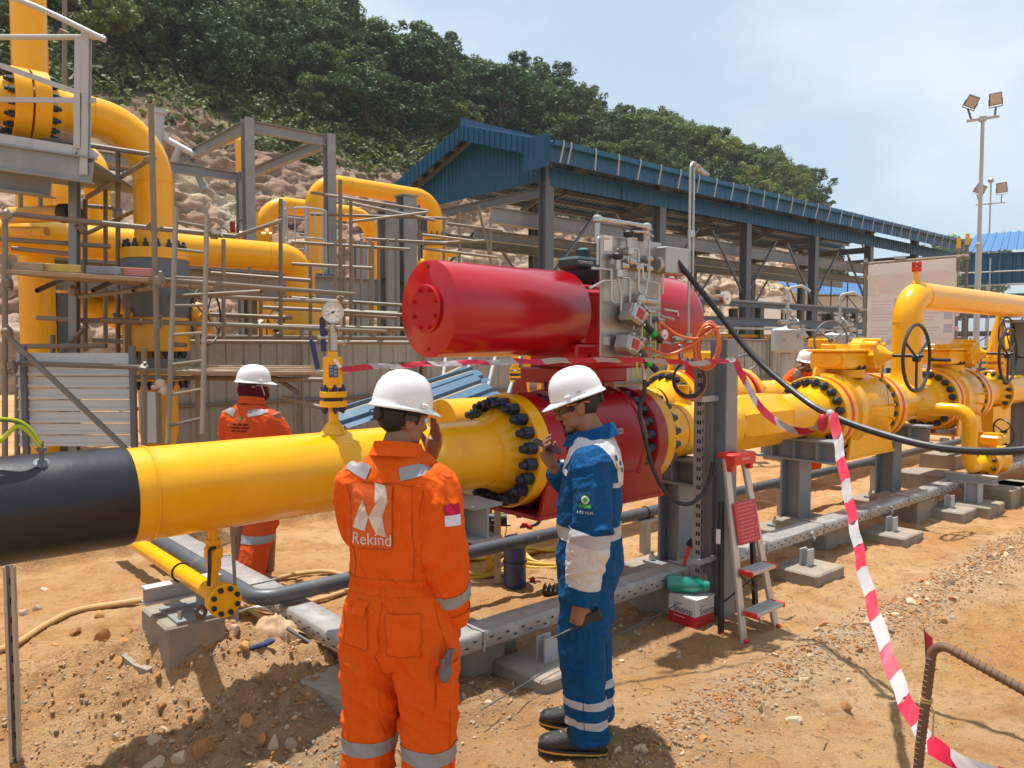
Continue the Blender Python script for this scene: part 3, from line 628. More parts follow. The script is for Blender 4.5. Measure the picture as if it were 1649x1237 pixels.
def build_shelter():
    S0, S1 = 14.16, 43.9; N0, NR, N1 = 14.58, 18.35, 22.12; ZE, ZR = 7.06, 8.26
    root = plant('open_shed', 'long open steel shed with blue ribbed roof standing below the hill', 'shed', S0, N0)
    def P(S, N, z): return Vector((S-S0, N-N0, z))
    nb = 10; w = (S1-S0)/nb
    me_n = MB(); e = Vector((0, NR-N0, ZR-ZE)); corr(me_n, (0, 0, 0), (1, 0, 0), e, w-.004, e.length, .03, .25); mn = me_n.mesh('roof_panel', BLUE)
    me_f = MB(); e2 = Vector((0, N1-NR, ZE-ZR)); corr(me_f, (0, 0, 0), (1, 0, 0), e2, w-.004, e2.length, .03, .25); mf = me_f.mesh('roof_panel', BLUE)
    for i in range(nb):
        put('roof_panel', mn, root, P(S0+i*w, N0, ZE)); put('roof_panel', mf, root, P(S0+i*w, NR, ZR))
    mb = MB(); mb.bar(P(S0-.02, NR, ZR+.045), P(S1, NR, ZR+.045), .35, .05, (0, 1, 0)); mb.build('ridge_cap', BLUE, root)
    # fascia and gutter along the near eave, in bays, with its white brackets
    fb = MB(); corr(fb, (0, 0, -.50), (1, 0, 0), (0, 0, 1), w-.01, .50, .012, .25); fm = fb.mesh('fascia_panel', BLUE)
    gb = MB(); gb.box((w/2, -.09, -.10), (w-.02, .17, .03)); gb.box((w/2, -.17, -.04), (w-.02, .02, .13)); gm = gb.mesh('gutter', BLUE)
    for i in range(nb): put('fascia_panel', fm, root, P(S0+i*w, N0, ZE)); put('gutter', gm, root, P(S0+i*w, N0, ZE))
    b = MB(); b.tube([(0, -.19, .05), (0, -.20, -.08), (0.015, -.10, -.52)], .022, 5); bm_ = b.mesh('gutter_bracket', GREYP)
    r = random.Random(2); s = S0+.3; k = 0
    while s < S1-.2:
        o = put('gutter_bracket', bm_, root, P(s, N0, ZE)); o.rotation_euler = (0, r.uniform(-.12, .12), 0); s += .95 if k else .28; k += 1
    # side cladding below the fascia
    cb = MB(); corr(cb, (0, 0, 0), (1, 0, 0), (0, 0, 1), w-.004, .50, .02, .25); cm = cb.mesh('cladding_panel', BLUE)
    for i in range(nb): put('cladding_panel', cm, root, P(S0+.69+i*(w-.07), N0+.72, 6.12))
    # gable cladding: vertical ribbed sheets stepped under the rake
    Sg = S0+.66; n = 8; gw = (N1-N0-1.4)/n
    for i in range(n):
        a = N0+.7+i*gw; top = ZE+(ZR-ZE)*(1-abs((a+gw/2)-NR)/(NR-N0))-.05
        g = MB(); corr(g, P(Sg, a+gw, 6.3), (0, -1, 0), (0, 0, 1), gw-.004, top-6.3, .02, .19); g.build('gable_sheet', BLUE, root)
    # barge boards along the rake and the low end returns
    for a, za, b_, zb in ((N0, ZE, NR, ZR), (NR, ZR, N1, ZE)):
        nn = 4
        for i in range(nn):
            f0, f1 = i/nn, (i+1)/nn; na, nb_ = a+(b_-a)*f0, a+(b_-a)*f1; z0, z1 = za+(zb-za)*f0, za+(zb-za)*f1
            m = MB(); m.prism([(0, 0), (nb_-na-.006, z1-z0), (nb_-na-.006, z1-z0-.46), (0, -.46)], P(S0-.02, na, z0+.02), (0, 1, 0), (0, 0, 1), .03)
            for q in range(4): x = (nb_-na)*(q+.5)/4; zc = (z1-z0)*(q+.5)/4; m.box(P(S0-.035, na+x, z0+zc-.21), (.03, .05, .44))
            m.build('barge_board', BLUE, root)
    m = MB(); corr(m, P(S0-.03, N0+1.0, ZE-.62), (0, -1, 0), (0, 0, 1), 1.0, .85, .02, .19); m.build('corner_flashing', BLUE, root)
    # steel: columns, rafters, crane beams, eave beam, knee braces, purlins
    Ss = [14.85+4.99*i for i in range(6)]
    cmesh = MB().ibeam((0, 0, 0), (0, 0, 6.9), .30, .30, .016, (0, 1, 0)).mesh('column', GREYD); c2 = cmesh
    for s in Ss:
        put('column', cmesh, root, P(s, 15.45, 0)); put('column', c2, root, P(s, 21.3, 0))
        for a, za, b_, zb in ((N0+.2, ZE-.22, NR, ZR-.22), (NR, ZR-.22, N1-.2, ZE-.22)): MB().ibeam(P(s, a, za), P(s, b_, zb), .15, .28, .012, (1, 0, 0)).build('rafter', GREYD, root)
        MB().ibeam(P(s, 15.45, 6.0), P(s, 21.3, 6.0), .15, .25, .012, (0, 0, 1)).build('tie_beam', GREYD, root)
    for n_, z in ((15.95, 5.25), (20.8, 5.25)): MB().ibeam(P(S0-.9, n_, z), P(S1-.3, n_, z), .2, .42, .014, (0, 0, 1)).build('crane_beam', GREY, root)
    MB().ibeam(P(S0-.3, 17.4, 4.95), P(S1-.3, 17.4, 4.95), .2, .30, .014, (0, 0, 1)).build('crane_beam', GREY, root)
    for i in range(5):
        a, b_ = Ss[i], Ss[i+1]
        for n_ in (15.45, 21.3):
            MB().bar(P(a+.1, n_, 3.6), P(a+2.1, n_, 5.7), .07, .07).build('knee_brace', GREYD, root); MB().bar(P(b_-.1, n_, 3.6), P(b_-2.1, n_, 5.7), .07, .07).build('knee_brace', GREYD, root)
        MB().bar(P(a, 15.5, 5.6), P(b_, 18.3, 7.6), .05, .05).build('roof_brace', GREYD, root)
    for q in range(6):
        for sd in (0, 1):
            f = (q+.4)/6; n_ = N0+(NR-N0)*f if sd == 0 else N1-(N1-NR)*f; z = ZE+(ZR-ZE)*f-.09
            MB().bar(P(S0+.05, n_, z), P(S1-.05, n_, z), .06, .12, (0, 0, 1)).build('purlin', GREY, root)
build_shelter()

def build_far():
    # walkway rack running in front of the shed
    root = plant('pipe_rack', 'grey steel pipe rack deck on posts in front of the shed columns', 'pipe rack', 17.5, 12.4)
    for z, h in ((2.95, .14), (2.45, .24)): MB().ibeam((0, 0, z), (12.9, 0, z), .16, h, .012, (0, 0, 1)).build('beam', GREYD, root)
    MB().box((6.4, .5, 3.05), (12.9, 1.1, .05)).build('deck', GREY, root)
    pm = MB().ibeam((0, 0, 0), (0, 0, 2.9), .2, .2, .012, (0, 1, 0)).mesh('post', GREYD)
    for i in range(5): put('post', pm, root, (.3+i*3.1, .1, 0)); put('post', pm, root, (.3+i*3.1, 1.0, 0))
    MB().bar((0, -.3, 2.25), (7.5, -.3, 2.25), .35, .06, (0, 0, 1)).build('tray', GREYP, root)
    for i, z in enumerate((2.05, 1.95, 1.62)): MB().cyl((0, .1+i*.25, z), (12.8, .1+i*.25, z), .05, n=10).build('rack_pipe', YELD, root)
    # row of small process fittings standing behind the fence of the right side
    r = random.Random(9)
    for i, (px, py, Y, lab) in enumerate(((1268, 545, 15.5, 'white filter vessel left of the far worker, behind the fence'), (1352, 552, 16.2, 'white filter vessel behind the gear box of the first yellow valve'))):
        p = at(px, py, Y); t = thing('filter_vessel', lab, 'filter vessel', (p.x, p.y, 0), TH, 'white filter vessels'); z = p.z
        MB().lathe([(0, .02), (.02, .28), (.05, .31), (.46, .31), (.50, .27), (.53, .10), (.56, .02)], (0, 0, z-.30), (0, 0, 1), 24).build('vessel', GREYP, t)
        MB().cyl((0, 0, 0), (0, 0, z-.3), .13, n=14).build('pedestal', GREYP, t)
        MB().tube(bend([(0, 0, z+.25), (0, 0, z+1.0), (.16, -.2, z+1.05), (.26, -.33, z+.93)], .08, 5), .03, 8).build('vent_pipe', GREYP, t)
        for j in range(4):
            a = Vector((r.uniform(-.7, .1), -.3, z+r.uniform(.0, .6))); m = MB(); m.cyl(a-Vector((.16, 0, 0)), a+Vector((.16, 0, 0)), .045, n=8); m.cyl(a, a+Vector((0, 0, .18)), .025, n=6); m.box(a+Vector((0, 0, .2)), (.14, .06, .04)); m.build('fitting', STAIN, t)
        MB().tube(bend([(-.9, -.3, z+.3), (-.1, -.3, z+.32), (-.1, -.1, z+.5), (0, 0, z+.5)], .06, 4), .022, 6).build('tubing', STAIN, t)
    # white hut with blue roof far behind the shed
    p0 = at(1290, 520, 46); root = thing('white_hut', 'small white hut with light blue roof behind the shed columns', 'hut', (p0.x, p0.y, 0), R_(12))
    Wd = 6.4
    MB().box((Wd/2, 2.5, 2.4), (Wd, 5, 4.8)).build('wall', WHITEP, root)
    for k in range(8):
        m = MB(); corr(m, ((k*(Wd+1)/8)-.5, -.6, 4.75), (1, 0, 0), (0, 3.1, 1.15), (Wd+1)/8-.005, 3.3, .03, .3); m.build('roof_sheet', BLUER, root)
    for x in (1.7, 4.9):
        MB().box((x, -.03, 3.2), (.95, .10, .95)).build('window', GREYP, root); MB().box((x, -.09, 3.2), (.8, .03, .8)).build('window_pane', BLACK, root)
    MB().box((3.3, -.02, 2.6), (.9, .1, 2.2)).build('door', M('brown_door', (.13, .06, .05), .5), root)
    for x in (2.4, 4.1, 5.7):
        c = MB(); c.box((x, -.25, 2.0), (.8, .3, .55), bev=.02); c.cyl((x-.1, -.40, 2.0), (x-.1, -.43, 2.0), .2, n=16); c.build('air_conditioner', GREYP, root)
    # scaffold tubes standing before the hut
    sc_ = thing('hut_scaffold', 'dark scaffold frame standing in front of the white hut', 'scaffold', at(1310, 560, 40)*1, 0); sc_.location.z = 0
    for i in range(5): MB().cyl((i*.85, 0, 0), (i*.85, 0, 6.2), .03, n=6).build('tube', GREYD, sc_)
    for z in (2.3, 3.3, 4.3, 5.3): MB().cyl((-.3, -.05, z), (3.8, -.05, z), .03, n=6).build('tube', GREYD, sc_)
    for a, b in (((0, 2.3), (1.7, 4.3)), ((1.7, 2.3), (0, 4.3)), ((1.7, 4.3), (3.4, 2.3)), ((3.4, 4.3), (1.7, 2.3))): MB().cyl((a[0], .05, a[1]), (b[0], .05, b[1]), .025, n=6).build('brace', GREYD, sc_)
    # second shed at the right edge
    p = at(1548, 560, 30); root = thing('right_shed', 'second open shed with pale blue ribbed roof at the right edge', 'shed', (p.x, p.y, 0), R_(-34))
    ze = 1.8+143*30/1239; n = 9; e = Vector((0, 5.6, 1.35))
    for i in range(n):
        m = MB(); corr(m, (i*1.1+.1, -.6, ze), (1, 0, 0), e, 1.09, e.length, .04, .3); m.build('roof_panel', BLUER, root)
    for i in range(n): m = MB(); corr(m, (i*1.1+.1, -.35, ze-1.2), (1, 0, 0), (0, 0, 1), 1.09, 1.15, .03, .3); m.build('cladding_panel', BLUE, root)
    cm = MB().ibeam((0, 0, 0), (0, 0, ze), .22, .22, .014, (0, 1, 0)).mesh('column', GREYD)
    for x in (.1, 3.1, 6.1): put('column', cm, root, (x, 0, 0))
    for z in (2.2, 2.9, 3.6): MB().ibeam((-.4, -.1, z), (9, -.1, z), .14, .2, .012, (0, 0, 1)).build('beam', GREYD, root)
    for z in (4.0, 4.5): MB().cyl((-.5, -.7, z), (9, -.7, z), .028, n=6).build('rail', GREYP, root)
    for x in (.9, 2.7, 4.5): MB().cyl((x, -.7, 0), (x, -.7, 5.0), .028, n=6).build('rail_post', GREYP, root)
    rr = random.Random(4)
    for i in range(9): x = rr.uniform(0, 5); z = rr.uniform(1.0, 2.8); MB().cyl((x, -.3, z), (x+rr.uniform(-1, 1), -.3, z+rr.uniform(-1, 1)), .03, n=6).build('brace', GREYD, root)
    for i in range(3): MB().box((.6+i*1.3, .6, .9+.3*i), (.9, .8, 1.6), bev=.03).build('cabinet', (GREYD, GREYP, GREY)[i], root)
    # lamp poles
    def flood(name, px, ptop, Y, label, head, arm, ball=False):
        p = at(px, ptop, Y); t = thing(name, label, 'light pole', (p.x, p.y, 0), R_(-25)); z = p.z
        MB().cyl((0, 0, 0), (0, 0, z*.57), .078, .070, 12).build('lower_pole', GREYP, t); MB().cyl((0, 0, z*.57), (0, 0, z-.12), .052, .042, 12).build('upper_pole', GREYP, t)
        MB().lathe([(0, .05), (.03, .08), (.08, .08), (.1, .05)], (0, 0, z*.57-.05), (0, 0, 1), 12).build('joint_collar', GREYP, t)
        zz = z-.1 if not ball else z-1.35
        m = MB(); m.bar((-arm, 0, zz-.02), (0, 0, zz), .05, .06); m.bar((0, 0, zz), (arm, 0, zz+.02), .05, .06); m.box((0, 0, zz), (.16, .14, .13), bev=.01); m.cyl((0, 0, zz-.12), (0, 0, zz), .03, .08, 8); m.build('cross_arm', GREYP, t)
        for sx, rot in ((-1, Matrix.Rotation(R_(28), 3, 'Y') @ Matrix.Rotation(R_(35), 3, 'X')), (1, Matrix.Rotation(R_(-6), 3, 'Y') @ Matrix.Rotation(R_(20), 3, 'X'))):
            c = Vector((sx*arm*.72, -.05, zz+.42*head/.26)); mb = MB(); mb.box(c, (head, .07, head*1.08), rot, .012); hd = mb.build('floodlight', GREYD, t)
            q = MB(); q.box(c+rot @ Vector((0, -.04, 0)), (head*.86, .008, head*.92), rot); q.build('lens', M('floodlight_lens', (.42, .36, .30), .25), hd)
            q = MB(); q.tube([c+rot @ Vector((-head*.53, 0, 0)), c+rot @ Vector((-head*.53, 0, -head*.7)), c+rot @ Vector((head*.53, 0, -head*.7)), c+rot @ Vector((head*.53, 0, 0))], .014, 6); q.cyl(c+rot @ Vector((0, 0, -head*.7)), (sx*arm*.72, 0, zz+.02), .025, n=8); q.build('bracket', GREYD, hd)
        if ball: MB().ball((0, 0, z), .16).build('lightning_ball', STAIN, t)
    flood('lamp_pole', 1583, 185, 20, 'tall pale lamp pole with two floodlights rising behind the banner', .28, .36)
    flood('lamp_pole', 1596, 291, 46, 'distant thin lamp pole with ball tip and two dark floodlights', .55, .75, True)
    # hazard banner on scaffold tubes, seen from behind
    pL = at(1393, 590, 15.2); pR = at(1543, 590, 14.4); d = (pR-pL); d.z = 0; Lb = d.length; rz = math.atan2(d.y, d.x)
    fr = thing('banner_scaffold', 'scaffold tube frame holding up the large white banner', 'scaffold', (pL.x, pL.y, 0), rz)
    zt = at(1393, 425, 15.2).z; zt2 = at(1540, 412, 14.4).z
    for x, z in ((-.03, zt+.12), (Lb-.05, zt2+.28), (Lb+.09, zt2+.34)): MB().cyl((x, .04, 0), (x, .04, z), .028, n=8).build('tube', GALV, fr)
    for z0, z1 in ((zt, zt2), (at(1393, 500, 15.2).z, at(1543, 502, 14.4).z), (at(1393, 545, 15.2).z, at(1543, 545, 14.4).z)): MB().cyl((-.12, -.01, z0), (Lb+.12, -.01, z1), .026, n=8).build('tube', GALV, fr)
    for x in (-.03, Lb-.05, Lb+.09): MB().box((x, .0, zt+.02), (.09, .09, .08), bev=.01).build('coupler', GALV, fr)
    MB().box((Lb+.09, .04, zt2+.30), (.07, .07, .2)).build('sleeve', YELD, fr)
    MB().box((Lb-.05, .04, zt2+.24), (.07, .07, .2)).build('sleeve', YELD, fr)
    cm_ = MB(); cm_.box((Lb*.36, 0, zt+.09), (.20, .06, .05)); cm_.cyl((Lb*.36, 0, zt), (Lb*.36, 0, zt+.1), .025, n=6); cm_.build('clamp', STAIN, fr)
    ban = thing('banner', 'white safety banner seen from behind with faint mirrored red print', 'banner', (pL.x, pL.y, 0), rz)
    nx, nz_ = 40, 40; z0 = at(1393, 592, 15.2).z; xs = np.linspace(.02, Lb-.08, nx); fs = np.linspace(0, 1, nz_)
    X, Fz = np.meshgrid(xs, fs); X = X.ravel(); Fz = Fz.ravel(); Z = z0+(zt-.03+(zt2-zt)*(X/Lb)-z0)*Fz
    def wob(X, Z): return .05+.022*fbm(np.stack([X*2.2+Z*1.4, Z*1.2-X, X*0], 1), 4, 6)
    V = np.stack([X, -wob(X, Z), Z], 1)
    vm = M('banner_vinyl', (.80, .78, .78), .55, var=.03); nt = vm.node_tree; tr = nt.nodes.new('ShaderNodeBsdfTranslucent'); tr.inputs['Color'].default_value = (.85, .82, .82, 1); ms = nt.nodes.new('ShaderNodeMixShader'); ms.inputs[0].default_value = .4; nt.links.new(nt.nodes['Principled BSDF'].outputs[0], ms.inputs[1]); nt.links.new(tr.outputs[0], ms.inputs[2]); nt.links.new(ms.outputs[0], nt.nodes['Material Output'].inputs['Surface']); me = np_mesh('sheet', V, grid_faces(nx, nz_), vm); sh = put('sheet', me, ban)
    b2 = V.copy(); b2[:, 1] += .004; put('print_side', np_mesh('print_side', b2, grid_faces(nx, nz_)[:, ::-1], vm), ban)
    pk = M('faint_pink_print', (.70, .56, .59), .55, var=.04); pg = M('faint_olive_print', (.63, .60, .53), .55, var=.04); pr = M('faint_red_print', (.60, .42, .43), .55, var=.03); pb = M('faint_blue_print', (.42, .44, .50), .55, var=.04); pw = M('pale_print', (.70, .67, .66), .55, var=.02)
    Hb = zt-z0
    def onb(name, mb, m_, lift=.003):
        a = np.array(mb.v); xx = a[:, 0]; zz = a[:, 2]; a[:, 1] = -wob(xx, zz)-lift
        mb.v = [tuple(q) for q in a]; o = mb.build(name, m_, ban); return o
    def quad(x0, z0_, x1, z1, k=10):
        m = MB(); vs = []; fs_ = []
        for i in range(k+1):
            for j in range(3): vs.append((x0+(x1-x0)*i/k, 0, z0_+(z1-z0_)*j/2))
        for i in range(k):
            for j in range(2): a = i*3+j; fs_.append((a, a+3, a+4, a+1))
        return m.add(vs, fs_)
    f = lambda q: z0+Hb*q
    onb('print_band', quad(Lb*.16, f(.71), Lb*.86, f(.90), 14), pk)
    for x0, x1 in ((.02, .15), (.80, .96)): onb('print_panel', quad(Lb*x0, f(.68), Lb*x1, f(.88), 4), pg)
    def text(body, size, x, z, m_, lift=.006, mirror=True):
        c = bpy.data.curves.new('t', 'FONT'); c.body = body; c.size = size; c.align_x = 'CENTER'; c.align_y = 'CENTER'; o = bpy.data.objects.new('t', c); COL.objects.link(o)
        dg = bpy.context.evaluated_depsgraph_get(); mm = bpy.data.meshes.new_from_object(o.evaluated_get(dg)); bpy.data.objects.remove(o)
        bm = bmesh.new(); bm.from_mesh(mm); bmesh.ops.triangulate(bm, faces=bm.faces[:]); mb = MB()
        mb.add([Vector(((-v.co.x if mirror else v.co.x)+x, 0, v.co.y+z)) for v in bm.verts], [tuple(q.index for q in fc.verts) for fc in bm.faces]); bm.free()
        return onb('lettering', mb, m_, lift)
    text('KETENTUAN KESELAMATAN', .125, Lb*.5, f(.865), pw)
    for z, ws in ((.805, (.18, .44, .12)), (.745, (.10, .20, .16, .30))):
        x = Lb*.5-sum(ws)/2-.03*(len(ws)-1)
        for w_ in ws: onb('print_word', quad(x, f(z)-.045, x+w_, f(z)+.045, 4), pg, .006); x += w_+.06
    for i, z in enumerate((.60, .48, .35)):
        for j in range(3): onb('print_line', quad(Lb*.06, f(z+.03-.03*j), Lb*(.30-.02*j), f(z+.036-.03*j), 4), pr); onb('print_line', quad(Lb*.58, f(z+.03-.03*j), Lb*(.80-.03*j), f(z+.036-.03*j), 4), pr)
        onb('pictogram', quad(Lb*.31, f(z-.02), Lb*.40, f(z+.06), 2), pb); onb('pictogram', quad(Lb*.84, f(z-.02), Lb*.93, f(z+.06), 2), pb)
        for cx in (.45, .97): 
            m = MB(); m.add([(Lb*cx+.045*math.cos(k*.524), 0, f(z+.02)+.045*math.sin(k*.524)) for k in range(12)], [tuple(range(12))]); onb('print_dot', m, pr)
    for i in range(5): m = MB(); m.add([(Lb*(.08+.09*i)+.05*math.cos(k*.524), 0, f(.245)+.05*math.sin(k*.524)) for k in range(12)], [tuple(range(12))]); onb('print_dot', m, pb)
    for cx in (.085, .88):
        m = MB(); m.add([(Lb*cx-.10, 0, f(.71)), (Lb*cx+.10, 0, f(.71)), (Lb*cx, 0, f(.84)), (Lb*cx-.06, 0, f(.725)), (Lb*cx+.06, 0, f(.725)), (Lb*cx, 0, f(.805))], [(0, 1, 4, 3), (1, 2, 5, 4), (2, 0, 3, 5)]); onb('warning_triangle', m, pw, .006)
build_far()

# ------------------------------------------------------------------ sheet fence across the middle
def build_fence():
    N = 10.3; SF = 2.9; root = plant('sheet_fence', 'weathered grey ribbed sheet fence behind the second pipe', 'fence', SF, N)
    w = .72; r = random.Random(3); pm = MB(); corr(pm, (0, 0, 0), (1, 0, 0), (0, 0, 1), w, 1.88, .022, .24); pmesh = pm.mesh('sheet', SHEET)
    pm2 = MB(); corr(pm2, (0, 0, 1.5), (1, 0, 0), (0, 0, 1), w, .40, .022, .24); pshort = pm2.mesh('sheet', SHEET)
    for i in range(30):
        S = i*w
        if SF+S > 25: break
        short = 6.15 < SF+S < 7.0
        o = put('sheet', pshort if short else pmesh, root, (S, r.uniform(-.012, .012), .02+r.uniform(-.03, .03)))
    for z in (1.90, 1.0): MB().cyl((-.3, -.06, z), (21.4, -.06, z), .026, n=8).build('rail', GALV, root)
    for i in range(11): MB().cyl((i*2.1, -.09, 0), (i*2.1, -.09, 2.0), .026, n=8).build('post', GALV, root)
    # pipe that comes through the gap
    t = plant('crossing_pipe', 'yellow pipe coming through the gap in the sheet fence', 'pipe', 6.35, 10.6)
    MB().cyl((-.10, -.7, .98), (2.6, .1, .98), .185, n=28).build('pipe_wall', YEL, t); MB().torus((.35, -.567, .98), (2.7, .8, 0), .187, .008, 28, 6).build('weld_bead', YELD, t)
    MB().box((.9, -.4, .45), (.2, .2, .9)).build('pedestal', GREYD, t)
    # faded blue sheets leaning over it
    g = 'faded blue sheets leaning on the fence'
    for i, (a, b, wd, dz, lab) in enumerate((((640, 700), (806, 634), .30, 0, 'broad faded blue ribbed sheet lying lowest, nearest the red valve'), ((560, 690), (790, 612), .22, .05, 'middle faded blue ribbed sheet resting above the broad one'),
                                       ((700, 642), (772, 605), .16, .08, 'short faded blue ribbed sheet uppermost and farthest back'))):
        p = atn(a[0], a[1], 6.6+i*.35); q = atn(b[0], b[1], 6.9+i*.35); t = thing('blue_sheet', lab, 'roofing sheet', p, 0, g); e = q-p
        m = MB(); side = e.cross(Vector((0, 0, 1))).normalized()*-1; side = (side+Vector((0, 0, .55))).normalized()
        corr(m, (0, 0, 0), side, e, wd*1.6, e.length, .035, .2); m.build('sheet', BLUED, t)
        m = MB(); m.bar(Vector((0, 0, -.05))+side*.3, Vector((0, 0, -.05))+e*.98+side*.3, .05, .05); m.build('batten', WOOD, t)
build_fence()

# ------------------------------------------------------------------ flanges and bolts used by every pipe
def bolt_mesh(r=.030, L=.05, stud=.035):
    mb = MB(); c = [Vector((-L, r*math.cos(k*math.pi/3), r*math.sin(k*math.pi/3))) for k in range(6)]; c2 = [v+Vector((L, 0, 0)) for v in c]
    ci = [Vector((-L-r*.22, v.y*.82, v.z*.82)) for v in c]
    mb.loft([ci, c, c2]); mb.cyl((-L-stud, 0, 0), (-L, 0, 0), r*.56, n=10); mb.cyl((-L-stud-.006, 0, 0), (-L-stud, 0, 0), r*.40, r*.56, 10)
    return mb.mesh('bolt', BOLT, 30)
BM = {}
def bolt(r, L, stud, parent, loc, flip=False, axis=None):
    k = (round(r, 4), round(L, 4), round(stud, 4))
    if k not in BM: BM[k] = bolt_mesh(*k)
    o = put('bolt', BM[k], parent, loc)
    if axis is not None: o.rotation_mode = 'QUATERNION'; o.rotation_quaternion = Vector((-1, 0, 0)).rotation_difference(Vector(axis))
    elif flip: o.rotation_euler = (0, 0, math.pi)
    return o
def flange(parent, x, R, th, rin, mat, nb=20, br=.030, rb=None, side='both', axis='x', o=(0, 0, 0), L=.05, stud=.04, hub=None, phase=.5, name='flange'):
    """disc from x to x+th along the axis with nuts on the -x side and/or +x side; hub = (radius, length) weld neck towards -x (or +x if negative length)"""
    o = Vector(o); ax = {'x': Vector((1, 0, 0)), 'y': Vector((0, 1, 0)), 'z': Vector((0, 0, 1))}[axis] if isinstance(axis, str) else Vector(axis)
    c = .006; mb = MB(); mb.lathe([(x, rin), (x, R-c), (x+c, R), (x+th-c, R), (x+th, R-c), (x+th, rin)], o, ax, 56, False)
    if hub:
        hr, hl = hub
        if hl > 0: mb.lathe([(x-hl, rin), (x-hl*.82, rin+.004), (x-hl*.2, hr), (x-.0, hr*1.04)], o, ax, 48, False)
        else: mb.lathe([(x+th, hr*1.04), (x+th-hl*.2, hr), (x+th-hl*.82, rin+.004), (x+th-hl, rin)], o, ax, 48, False)
    f = mb.build(name, mat, parent); rb = rb or R*.86; e1, e2, _ = frame_of(ax)
    for i in range(nb):
        a = 2*math.pi*(i+phase)/nb; v = e1*(rb*math.cos(a))+e2*(rb*math.sin(a))
        if side in ('both', '-'): bolt(br, L, stud, f, o+ax*x+v, axis=-ax)
        if side in ('both', '+'): bolt(br, L, stud, f, o+ax*(x+th)+v, axis=ax)
    return f
def handwheel(parent, c, nrm, R, rr=.014, spokes=3, mat=None, name='handwheel'):
    c = Vector(c); mb = MB(); mb.torus(c, nrm, R, rr, 40, 8); x, y, d = frame_of(nrm)
    for k in range(spokes):
        a = 2*math.pi*k/spokes+.5; mb.cyl(c, c+x*(R*math.cos(a))+y*(R*math.sin(a)), rr*.75, n=8)
    mb.cyl(c-d*.03, c+d*.03, rr*2.2, n=12); return mb.build(name, mat or RUBBER, parent)
def elbow_pipe(name, label, pts, r, bendr, parts=None, mat=YEL, n=30, grp=None, welds=True):
    """pipe thing whose origin sits at its first point"""
    P = [Vector(p) for p in pts]; base = Vector((P[0].x, P[0].y, 0)); t = thing(name, label, 'pipe', base, 0, grp); Q = [p-base for p in P]
    MB().tube(bend(Q, bendr, 10), r, n).build('pipe_wall', mat, t)
    if welds:
        for i in range(1, len(Q)-1):
            for s in (-1, 1):
                d = (Q[i+s]-Q[i]); l = d.length; d.normalize()
                if l > bendr*1.05: MB().torus(Q[i]+d*min(bendr, l*.49), d, r*1.003, .006, 30, 5).build('weld_bead', mat, t)
    return t, base
